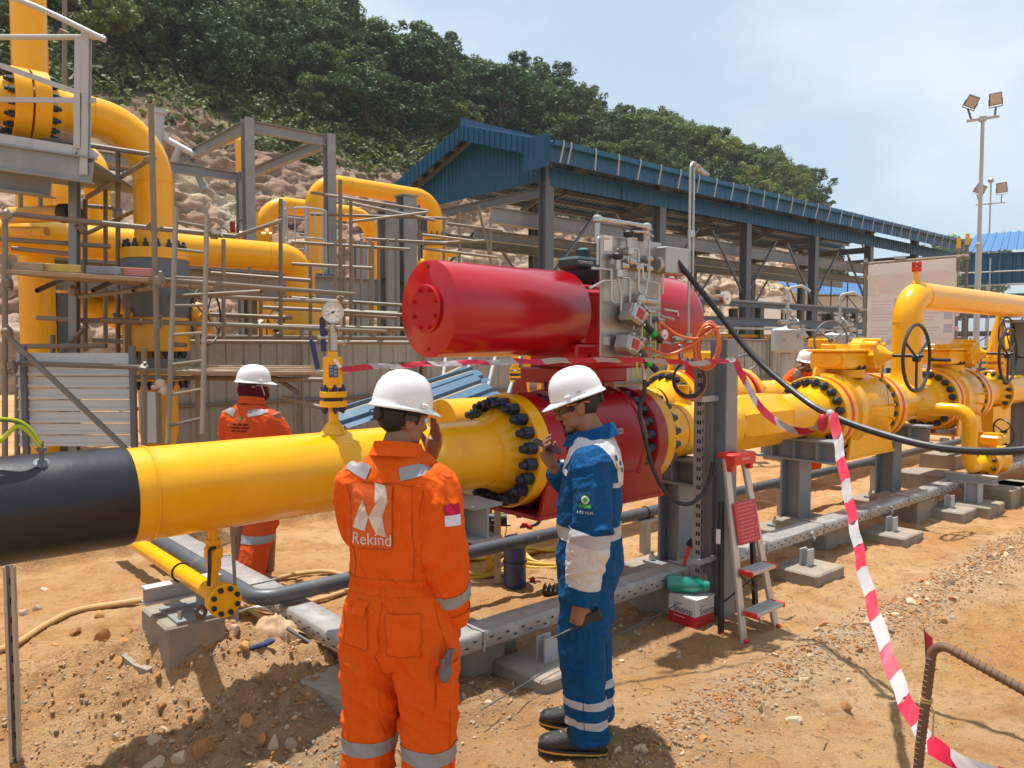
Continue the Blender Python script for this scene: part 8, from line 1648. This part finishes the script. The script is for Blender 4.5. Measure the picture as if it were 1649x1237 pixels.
    S = .00082; E = lambda L: [[((x-187)*S+ox*0, (y-1025)*-S) for x, y in pl] for pl in L]
    # emblem: triangle at left, folded ribbon at right
    wm = clothmat('pale_print_cloth', (.66, .58, .52), .04); wm2 = clothmat('pale_print_cloth_shade', (.58, .47, .40), .04)
    for L, mt in (([[(150, 970), (182, 1040), (97, 1095)], ], wm2), ([[(182, 1040), (165, 1105), (97, 1095)]], wm), ([[(205, 900), (258, 912), (233, 965)], [(205, 900), (233, 965), (215, 985)]], wm), ([[(258, 912), (272, 975), (245, 1045), (182, 1045), (233, 965)]], wm2), ([[(182, 1045), (245, 1045), (215, 1120)]], wm), ([[(245, 1045), (268, 1128), (215, 1120)]], wm2)):
        put('emblem', decal(polymesh(E(L), mt, 4), bv, (ox, -.3, oz+.015), (1, 0, 0), (0, 0, 1), off=.0062, mat=mt), t)
    tm = text_mesh('Rekind', .058, wm, 0); bm = bmesh.new(); bm.from_mesh(tm); bmesh.ops.triangulate(bm, faces=bm.faces[:]); bmesh.ops.subdivide_edges(bm, edges=bm.edges[:], cuts=1); bm.to_mesh(tm); bm.free(); put('lettering', decal(tm, bv, (ox+.005, -.3, oz-.081), (1, 0, 0), (0, 0, 1), off=.0062, mat=wm), t)
    X_ = Vector((.80, .60, 0)).normalized(); fx = Vector((.186, -.014, 1.215))+Vector((.60, -.80, 0))*.2+X_*.014
    for zz, mt in ((.018, clothmat('flag_red', (.42, .012, .05), .04)), (-.018, clothmat('flag_white', (.66, .63, .70), .03))): put('flag_patch', decal(gridmesh(.062, .036, 8, 6), bs, fx+Vector((0, 0, zz)), X_, (0, 0, 1), off=.0045, mat=mt), t)
    for s in (-1, 1): boot(t, (s*.13, -.01, g), s*-.15)
    gl = thing('work_gloves', 'grey knitted gloves tucked into the orange worker side pocket', 'gloves', t.matrix_basis @ Vector((.225, -.09, .685))); gl.rotation_euler = (0, 0, R_(-16)); gm = M('grey_knit', (.16, .16, .17), .9, var=.15, vs=60, bump=.3, bs=300, spec=.1); m = MB(); m.ball((0, 0, -.02), (.020, .036, .035), 12, 8); m.build('palm', gm, gl)
    for k in range(5): m = MB(); a = Vector((.004*(k % 2), -.028+.014*k, 0)); m.tube([a, a+Vector((.006, .004*(k-2), .035)), a+Vector((.012, .010*(k-2), .055-.006*abs(k-2)))], [.0085, .009, .0075], 8); m.ball(a+Vector((.012, .010*(k-2), .055-.006*abs(k-2))), .0075, 8, 5); m.build('finger', gm, gl)

def blue_man():
    Y = 3.39; p = Vector(((950-824.5)/FPX*Y, Y, 0)); t = thing('person', 'worker in blue and white workwear and white helmet looking down at a phone', 'person', (p.x, p.y, 0), R_(76))
    # local: +y forward (left in the picture), -x is his left, the near side
    sL, eL, wL = (-.165, -.03, 1.32), (-.215, -.045, 1.03), (-.205, .0, .725); sR, eR, wR = (.165, -.01, 1.32), (.195, .03, 1.075), (.09, .165, 1.225)
    hc = Vector((0, .055, 1.535)); Rh = Matrix.Rotation(R_(6), 3, 'Z') @ Matrix.Rotation(R_(-19), 3, 'X')
    m = MB(); T = head(m, hc, Rh, .94); m.tube([(0, -.025, 1.34), (0, -.01, 1.42), hc+Vector((0, -.02, -.05))], [.07, .056, .055], 18)
    torso(m, [(.80, 0, 0, .14, .10), (.95, 0, 0, .13, .09), (1.2, 0, -.01, .155, .10), (1.33, 0, -.02, .14, .085), (1.38, 0, -.02, .07, .06)])
    limb(m, [sR, eR, wR], [.055, .045, .027]); limb(m, [sL, eL, wL], [.055, .045, .027])
    for s in (-1, 1): limb(m, [(s*.09, 0, .82), (s*.10, .01, .46), (s*.105, -.02, .1)], [.08, .058, .045])
    hand(m, Vector(wR)+Vector((-.008, .012, .012)), (-.15, .45, .80), (0, -.85, .45), -1, (.45, .55, .4), .05, .8); hand(m, Vector(wL)+Vector((.0, .004, -.02)), (.02, .12, -1), (1, .15, 0), -1, (.75, .85, .6), .02, .6)
    b = remesh(m, .0042, 3); b.materials.append(SKIN); put('body', b, t); eyes(t, T, Rh, .94)
    hair_mesh(hc, Rh, .94).build('hair', HAIR, t, 80); helmet(t, hc, Rh)
    q = MB(); q.tube([T(-.086, -.10, .02), T(-.088, -.04, .012), T(-.089, .03, .018), T(-.08, .06, .025)], .006, 6); q.tube([T(.086, -.10, .02), T(.088, -.04, .012), T(.089, .03, .018)], .006, 6); q.build('helmet_strap', BLACK, t)
    # safety glasses
    gm = M('amber_tinted_lens', (.05, .035, .012), .12, var=.1); m = MB(); rg = []
    for a in np.linspace(-1.15, 1.15, 19): rg.append([T(.083*math.sin(a), .118*math.cos(a)-.012, z) for z in (.016, .006, -.010, -.024+.006*abs(a))])
    vs = [v for r in rg for v in r]; fs = [(i*4+j, i*4+j+1, i*4+j+5, i*4+j+4) for i in range(18) for j in range(3)]; m.add(vs, fs); gls = m.build('glasses', gm, t)
    oc = M('orange_temple', (.75, .20, .05), .4)
    for s in (-1, 1): q = MB(); q.tube([T(s*.081, .045, .012), T(s*.087, .0, .010), T(s*.086, -.045, .004), T(s*.084, -.065, -.004)], .0035, 6); q.build('temple_arm', oc, gls)
    # trousers
    m = MB(); torso(m, [(.68, 0, 0, .14, .10), (.78, 0, -.005, .165, .130), (.90, 0, -.005, .165, .130), (.98, 0, 0, .155, .118)])
    for s, dy in ((-1, 0), (1, .02)): limb(m, [(s*.088, 0, .84), (s*.098, .004, .62), (s*.105, .012, .44), (s*.108, -.004, .26), (s*.110, -.020, .075)], [.100, .108, .098, .090, .084], 22)
    tr = remesh(m, .0072, 3); F = []
    for s in (-1, 1): F += [((s*.1, 0, .45), (0, 0, 1), .13, .010, 22), ((s*.11, 0, .13), (0, 0, 1), .12, .012, 26), ((s*.1, .02, .68), (s*.3, .3, 1), .14, .009, 18)]
    wrinkle(tr, F, 21, .0035, .006); tr.materials.append(BLU); put('trousers', tr, t); bt = bvh_of(tr)
    for z in (.262, .178):
        for s in (-1, 1): put('reflective_band', cut(tr, slab((s*.1, 0, z), (0, -.08, 1), .034), REFLW, .0028, lambda c, s=s: c.x*s > .002), t)
    put('leg_pocket', decal(gridmesh(.16, .20, 10, 10), bt, (-.4, .02, .52), (0, -1, 0), (0, 0, 1), off=.008, mat=BLU), t); put('pocket_flap', decal(gridmesh(.165, .055, 10, 6), bt, (-.4, .02, .625), (0, -1, 0), (0, 0, 1), off=.013, mat=BLU), t)
    BLS = clothmat('blue_seam', (.004, .06, .17)); seam(t, bt, [(-.3, -.005, .95), (-.3, -.005, .55), (-.3, -.02, .1)], BLS); seam(t, bt, [(-.3, .10, .60), (-.3, .10, .42), (-.3, -.06, .42), (-.3, -.06, .60)], BLS, off=.009); seam(t, bt, [(-.3, .02, .60), (-.3, .02, .42)], BLS, off=.009)
    # jacket
    m = MB(); torso(m, [(.80, 0, -.01, .168, .142), (.83, 0, -.01, .170, .144), (.93, 0, -.005, .164, .132), (1.03, 0, 0, .166, .130), (1.16, 0, -.008, .170, .130), (1.26, 0, -.018, .172, .124), (1.325, 0, -.024, .160, .104), (1.37, 0, -.022, .118, .086), (1.40, 0, -.018, .080, .075), (1.412, 0, -.012, .072, .068)])
    ms = MB(); limb(ms, [(-.118, -.026, 1.305), (-.168, -.03, 1.26), eL, (-.212, -.02, .88), wL], [.076, .080, .076, .070, .062]); limb(m, [(.118, -.02, 1.305), (.168, -.01, 1.26), eR, (.155, .11, 1.14), wR], [.076, .080, .074, .064, .056])
    jk = remesh(m, .0072, 3); F = [(eL, (0, 0, 1), .12, .012, 22), ((-.21, 0, .86), (0, 0, 1), .10, .008, 24), (sL, (-.5, 0, 1), .12, .008, 18), (eR, (0, .6, .4), .11, .011, 24), ((0, .1, .92), (0, 0, 1), .2, .009, 20), ((-.1, -.12, 1.1), (.3, 0, 1), .15, .007, 16)]
    wrinkle(jk, F, 33, .0035, .006); jk.materials.append(BLU); put('jacket', jk, t); bj = bvh_of(jk)
    sv = remesh(ms, .0065, 2); wrinkle(sv, F, 33, .0035, .006); sv.materials.append(BLU); put('sleeve', sv, t); bs = bvh_of(sv)
    onarm = lambda c: c.x < -.135 and c.z < 1.30 and c.x < -.155+.14*max(0, c.z-1.17)*-1
    armd = Vector(wL)-Vector(eL)
    put('reflective_band', cut(sv, slab(Vector(eL)+armd*.10+Vector((0, 0, 0)), armd, .06), REFLW, .003), t)
    put('white_sleeve', cut(sv, slab(Vector(eL)+armd*.505, armd, .195), WHC, .0028), t)
    put('cuff', cut(sv, slab(Vector(eL)+armd*.90, armd, .07), BLU, .0045), t)
    put('reflective_band', cut(jk, slab((0, 0, .985), (0, 0, 1), .058), REFLW, .0028), t)
    rd = Vector(wR)-Vector((.155, .11, 1.14)); put('cuff', cut(jk, slab(Vector(wR)-rd.normalized()*.03, rd, .06), BLU, .005, lambda c: axd(c, (.155, .11, 1.14), wR).length < .08), t)
    # white yoke over back, shoulders and chest; grey piping below it
    yk = lambda c: abs(c.x) < .155+.02*(c.z > 1.34) and c.z > 1.20
    put('white_yoke', cut(jk, [((0, -.10, 1.215), (0, -.25, 1)), ((0, 0, 1.20), (0, 0, 1)), ((0, 0, 1.408), (0, 0, -1)), ((-.135, -.02, 1.33), (.92, 0, .38)), ((.135, -.02, 1.33), (-.92, 0, .38))], WHC, .0026, None), t)
    put('grey_piping', cut(jk, slab((0, -.10, 1.205), (0, -.25, 1), .022)+[((-.15, 0, 1.2), (1, 0, 0)), ((.15, 0, 1.2), (-1, 0, 0))], REFLW, .0034, None), t)
    m = MB(); rings = []
    for z, r0, r1 in ((1.365, .080, .080), (1.39, .076, .078), (1.418, .078, .082), (1.428, .082, .087), (1.422, .087, .093), (1.395, .097, .104), (1.375, .110, .114)):
        rings.append([Vector((r0*math.cos(a), r1*math.sin(a)-.006+.012*math.sin(a), z-.030*math.sin(a))) for a in np.linspace(0, 2*math.pi, 41)[:-1]])
    m.loft(rings, False); m.build('collar', BLU, t, 60)
    put('chest_pocket', decal(gridmesh(.11, .13, 8, 8), bj, (-.26, .3, 1.08), (-.85, -.5, 0), (0, 0, 1), off=.006, mat=BLU), t); seam(t, bj, [(-.3, -.09, .97), (-.3, -.09, .80)], BLS); seam(t, bj, [(-.19, -.1, 1.38), (-.205, -.11, 1.28), (-.17, -.13, 1.18)], BLS)
    # sleeve emblem: green gear ring, white disc with cross, laurel and letters
    X_ = Vector((.12, -1, 0)).normalized(); o = Vector((-.42, -.04, 1.165)); gd = clothmat('dark_green_print', (.01, .06, .035), .05); gg = clothmat('green_print', (.05, .30, .06), .05)
    gear = [(r*math.cos(a), r*math.sin(a)) for i in range(32) for r, a in (((.022 if (i//2) % 2 else .0255), 2*math.pi*i/32),)]
    put('emblem', decal(polymesh([gear], gd, 1), bs, o, X_, (0, 0, 1), off=.005, mat=gd), t); put('emblem', decal(polymesh([[(-.024, -.014), (-.012, -.020), (0, -.016), (.012, -.020), (.024, -.014), (.026, -.034), (.012, -.030), (0, -.034), (-.012, -.030), (-.026, -.034)]], gg, 2), bs, o, X_, (0, 0, 1), off=.0062, mat=gg), t)
    put('emblem', decal(polymesh([[(.0165*math.cos(a), .0165*math.sin(a)) for a in np.linspace(0, 2*math.pi, 21)[:-1]]], WHC, 1), bs, o, X_, (0, 0, 1), off=.0074, mat=WHC), t); put('emblem', decal(polymesh([[(-.004, -.011), (.004, -.011), (.004, -.004), (.011, -.004), (.011, .004), (.004, .004), (.004, .011), (-.004, .011), (-.004, .004), (-.011, .004), (-.011, -.004), (-.004, -.004)]], gg, 1), bs, o, X_, (0, 0, 1), off=.0086, mat=gg), t)
    put('lettering', decal(text_mesh('HSE PLN', .018, WHC, 0), bs, o+Vector((0, 0, -.052)), X_, (0, 0, 1), off=.006, mat=WHC), t)
    o2 = Vector((-.09, -.4, 1.30)); X2 = Vector((1, 0, 0)); yl = clothmat('amber_print', (.60, .36, .05)); nb = clothmat('navy_print', (.03, .08, .16))
    for a, z, w_, h_, mt in ((-.012, .016, .020, .022, nb), (.020, -.010, .018, .020, nb), (.024, -.040, .018, .020, nb), (-.016, -.024, .008, .034, yl), (.004, -.034, .012, .010, yl)): put('emblem', decal(gridmesh(w_, h_, 4, 4), bj, o2+Vector((a, 0, z)), X2, (0, 0, 1), off=.006, mat=mt), t)
    yb = M('amber_sole', (.62, .33, .04), .5); mesh_ = M('dark_mesh_fabric', (.035, .034, .033), .7, var=.35, vs=120, bump=.6, bs=190)
    boot(t, (-.115, -.005, gz(p.x+.0, p.y-.12)+.0), .06, 1.03, mesh_, yb); boot(t, (.125, .045, gz(p.x-.05, p.y+.13)), -.05, 1.02, mesh_, yb)
    # phone and radio are held things
    Mw = t.matrix_basis; hp = Mw @ Vector((.065, .205, 1.335)); ph = thing('phone', 'black phone held up by the worker in blue', 'phone', hp); ph.rotation_euler = (R_(8), R_(22), R_(-6)); m = MB(); m.box((0, 0, 0), (.145, .072, .009), bev=.003); m.build('case', BLACK, ph); m = MB(); m.box((0, 0, .0052), (.135, .064, .001)); m.build('screen', M('dark_screen', (.01, .011, .014), .08), ph)
    rp = Mw @ Vector((-.205, -.015, .640)); rd_ = thing('two_way_radio', 'black two way radio with long antenna held at his thigh by the worker in blue', 'radio', rp); rd_.rotation_euler = (0, R_(-112), R_(8)); m = MB(); m.box((0, 0, -.02), (.048, .032, .105), bev=.006); m.cyl((.014, 0, .03), (.014, 0, .05), .009, n=10); m.build('case', BLACK, rd_); m = MB(); m.tube([(-.014, 0, .03), (-.014, 0, .06), (-.014, 0, .15)], [.0075, .007, .004], 8); m.build('antenna', RUBBER, rd_)

def simple_worker(label, p, rz, Rh, cloth, boots=True, arms='front', scarf=None, vox=.009, faceup=True):
    t = thing('person', label, 'person', (p.x, p.y, p.z), rz); hc = Vector((0, .035, 1.555))
    sR, sL = (.19, -.01, 1.345), (-.19, -.01, 1.345)
    if arms == 'front': eR, wR, eL, wL = (.24, .06, 1.10), (.10, .22, 1.02), (-.24, .06, 1.10), (-.10, .22, 1.02)
    else: eR, wR, eL, wL = (.31, .06, 1.24), (.125, .08, 1.45), (-.22, .03, 1.08), (-.20, .13, .84)
    m = MB(); T = head(m, hc, Rh, .94); m.tube([(0, 0, 1.36), (0, 0, 1.44), hc+Vector((0, -.005, -.05))], [.07, .056, .055], 16); torso(m, [(.80, 0, 0, .15, .10), (1.2, 0, 0, .16, .10), (1.34, 0, 0, .15, .085), (1.40, 0, 0, .07, .06)])
    limb(m, [sR, eR, wR], [.055, .045, .028]); limb(m, [sL, eL, wL], [.055, .045, .028])
    for s in (-1, 1): limb(m, [(s*.095, 0, .82), (s*.115, .01, .46), (s*.125, -.01, .1)], [.08, .058, .045])
    if arms == 'front': hand(m, Vector(wR), (-.6, .7, -.2), (-.5, -.5, 0), 1, (.4, .5, .4)); hand(m, Vector(wL), (.6, .7, -.2), (.5, -.5, 0), -1, (.4, .5, .4))
    else: hand(m, Vector(wR), (-.35, -.05, .9), (-.8, -.3, 0), 1, (.25, .4, .3)); hand(m, Vector(wL), (0, .3, -.9), (1, 0, 0), -1, (.4, .5, .4))
    b = remesh(m, .006, 2); b.materials.append(SKIN); put('body', b, t); eyes(t, T, Rh, .94); hair_mesh(hc, Rh, .94).build('hair', HAIR, t, 80); hs = helmet(t, hc, Rh, .87, knob=False)
    m = MB(); torso(m, [(.68, 0, 0, .165, .115), (.80, 0, -.005, .19, .14), (.955, 0, 0, .172, .125), (1.1, 0, 0, .188, .13), (1.27, 0, -.004, .186, .124), (1.335, 0, -.006, .172, .106), (1.385, 0, -.004, .128, .088), (1.42, 0, 0, .08, .072)])
    limb(m, [(.12, 0, 1.315), (.175, 0, 1.265), eR, wR], [.078, .082, .076, .06]); limb(m, [(-.12, 0, 1.315), (-.175, 0, 1.265), eL, wL], [.078, .082, .076, .06])
    st = .15 if scarf else 0
    for s in (-1, 1): limb(m, [(s*.10, -.006, .84), (s*.108, 0, .66), (s*.122, .012-st*s*.6, .46), (s*.13, -.01-st*s, .28), (s*.135, -.01-st*s*1.4, .08)], [.112, .118, .104, .097, .092], 20)
    me = remesh(m, vox, 2); F = [((0, 0, .95), (0, 0, 1), .14, .010, 36)]
    for s in (-1, 1): F += [((s*.12, 0, .47), (0, 0, 1), .13, .012, 22), ((s*.13, 0, .14), (0, 0, 1), .12, .012, 24), ((s*.2, 0, 1.25), (s*.4, 0, 1), .14, .009, 18)]
    wrinkle(me, F, 50, .004, .006); me.materials.append(cloth); put('coverall', me, t); bv = bvh_of(me)
    for s in (-1, 1):
        put('reflective_band', cut(me, slab((s*.128, -st*s*.6, .40), (0, 0, 1), .055), REFL, .003, lambda c, s=s: c.x*s > .003), t)
        nv = Vector((s*.22, -.62, .75)).normalized(); xv = Vector((s*.72, .42, .10)); xv = (xv-nv*xv.dot(nv)).normalized(); yv = nv.cross(xv); put('reflective_band', decal(gridmesh(.14, .05, 12, 5), bv, Vector((s*.118, -.075, 1.355))+nv*.12, xv, yv, off=.004, mat=REFL), t)
        if arms != 'front': put('reflective_band', cut(me, slab((s*.12, .1, 1.35), (s*.4, -.8, .25), .05)+[((s*.06, 0, 1.3), (s, 0, 0)), ((s*.19, 0, 1.3), (-s, 0, 0)), ((0, 0, 1.2), (0, 0, 1))], REFL, .003, lambda q: q.y > .0), t)
    m = MB(); rings = []
    for z, r0 in ((1.40, .086), (1.43, .080), (1.46, .082), (1.466, .087), (1.44, .092), (1.41, .098)): rings.append([Vector((r0*math.cos(a)*1.05, r0*math.sin(a)*.98+.006, z-.016*math.sin(a))) for a in np.linspace(0, 2*math.pi, 29)[:-1]])
    m.loft(rings, False); m.build('collar', cloth, t, 60)
    if scarf:
        m = MB(); B = lambda x, y, z, r: m.ball(hc+Rh @ Vector((x, y, z)), r, 22, 14, Rh); B(0, -.010, -.035, (.086, .104, .085)); B(0, .03, -.07, (.070, .075, .06)); m.tube([(0, .0, 1.39), (0, .0, 1.44), hc+Vector((0, 0, -.06))], [.088, .076, .078], 20); sm = remesh(m, .006, 2); wrinkle(sm, [((0, 0, 1.45), (0, 0, 1), .1, .006, 40)], 8, .003, .003); sm.materials.append(scarf); put('head_scarf', sm, t)
        q = MB(); q.tube([T(.082, .03, .02), T(.078, .06, -.05), T(.04, .075, -.11), T(0, .08, -.125)], .005, 6); q.build('chin_strap', GREYP, t); q = MB(); q.tube([T(.088, .0, .005), T(.086, .06, .008), T(.06, .105, .006)], .004, 6); q.build('glasses', GREYP, t)
        pr = clothmat('dark_print', (.10, .025, .012)); gr = clothmat('green_emblem', (.16, .18, .05))
        for k, row in enumerate(((-.055, -.018, -.008, .028, .036, .075), (-.080, .012, .022, .080), (-.068, -.030, -.018, .002, .010, .062))):
            for a, b_ in zip(row[::2], row[1::2]): put('print_line', decal(gridmesh(b_-a, .012, 6, 3), bv, ((a+b_)/2, -.3, 1.265-.026*k), (1, 0, 0), (0, 0, 1), off=.005, mat=pr), t)
        put('emblem', decal(polymesh([[(.02*math.cos(a), .024*math.sin(a)) for a in np.linspace(0, 2*math.pi, 17)[:-1]]], gr, 1), bv, (0, -.3, 1.31), (1, 0, 0), (0, 0, 1), off=.005, mat=gr), t)
    if boots:
        for s in (-1, 1): boot(t, (s*.135, -.01-st*s*1.4, 0), s*-.15)
    return t, T, hs, bv
def build_people():
    orange_man(); blue_man()
    p = Vector(((404-824.5)/FPX*5.75, 5.75, 0)); p.z = gz(p.x, p.y)
    simple_worker('worker in orange with dark red head scarf standing behind the yellow gas pipe', p, R_(-22), Matrix.Rotation(R_(-42), 3, 'Z') @ Matrix.Rotation(R_(-4), 3, 'X'), ORG2, True, 'front', clothmat('dark_red_scarf', (.085, .006, .014)))[0].scale = (1.06, 1.03, .955)
    p = Vector(((1296-824.5)/FPX*9.9, 9.9, 0)); p.z = .01
    t, T, hs, bv = simple_worker('far worker in orange facing the camera, hand at his ear among yellow valves', p, R_(180), Matrix.Rotation(R_(8), 3, 'Z') @ Matrix.Rotation(R_(-8), 3, 'X'), ORG, False, 'ear', None, .012)
    m = MB(); m.ball(T(0, .085, -.100), (.03, .02, .018), 12, 8); m.ball(T(0, .093, -.056), (.022, .009, .005), 10, 6); m.build('beard', HAIR, t); m = MB(); m.prism([(-.014, -.010), (.0, -.006), (.012, .012), (-.004, .008)], T(0, .142, .085), (-1, 0, 0), (0, 0, 1), .004); m.build('helmet_logo', REDS, hs)
build_people()

# ------------------------------------------------------------------ thin haze over the whole site
def build_haze():
    m = bpy.data.materials.new('thin_haze'); m.use_nodes = True; nt = m.node_tree; nt.nodes.clear(); o = nt.nodes.new('ShaderNodeOutputMaterial'); v = nt.nodes.new('ShaderNodeVolumePrincipled')
    v.inputs['Color'].default_value = (.93, .96, 1, 1); v.inputs['Density'].default_value = .0004; v.inputs['Anisotropy'].default_value = .2; nt.links.new(v.outputs[0], o.inputs['Volume'])
    mb = MB(); mb.box((0, 180, 20.0), (846, 490, 44)); h = mb.build('haze', m); h['kind'] = 'stuff'; h['label'] = 'thin pale haze lying over the site and the hill'; h['category'] = 'haze'
build_haze()
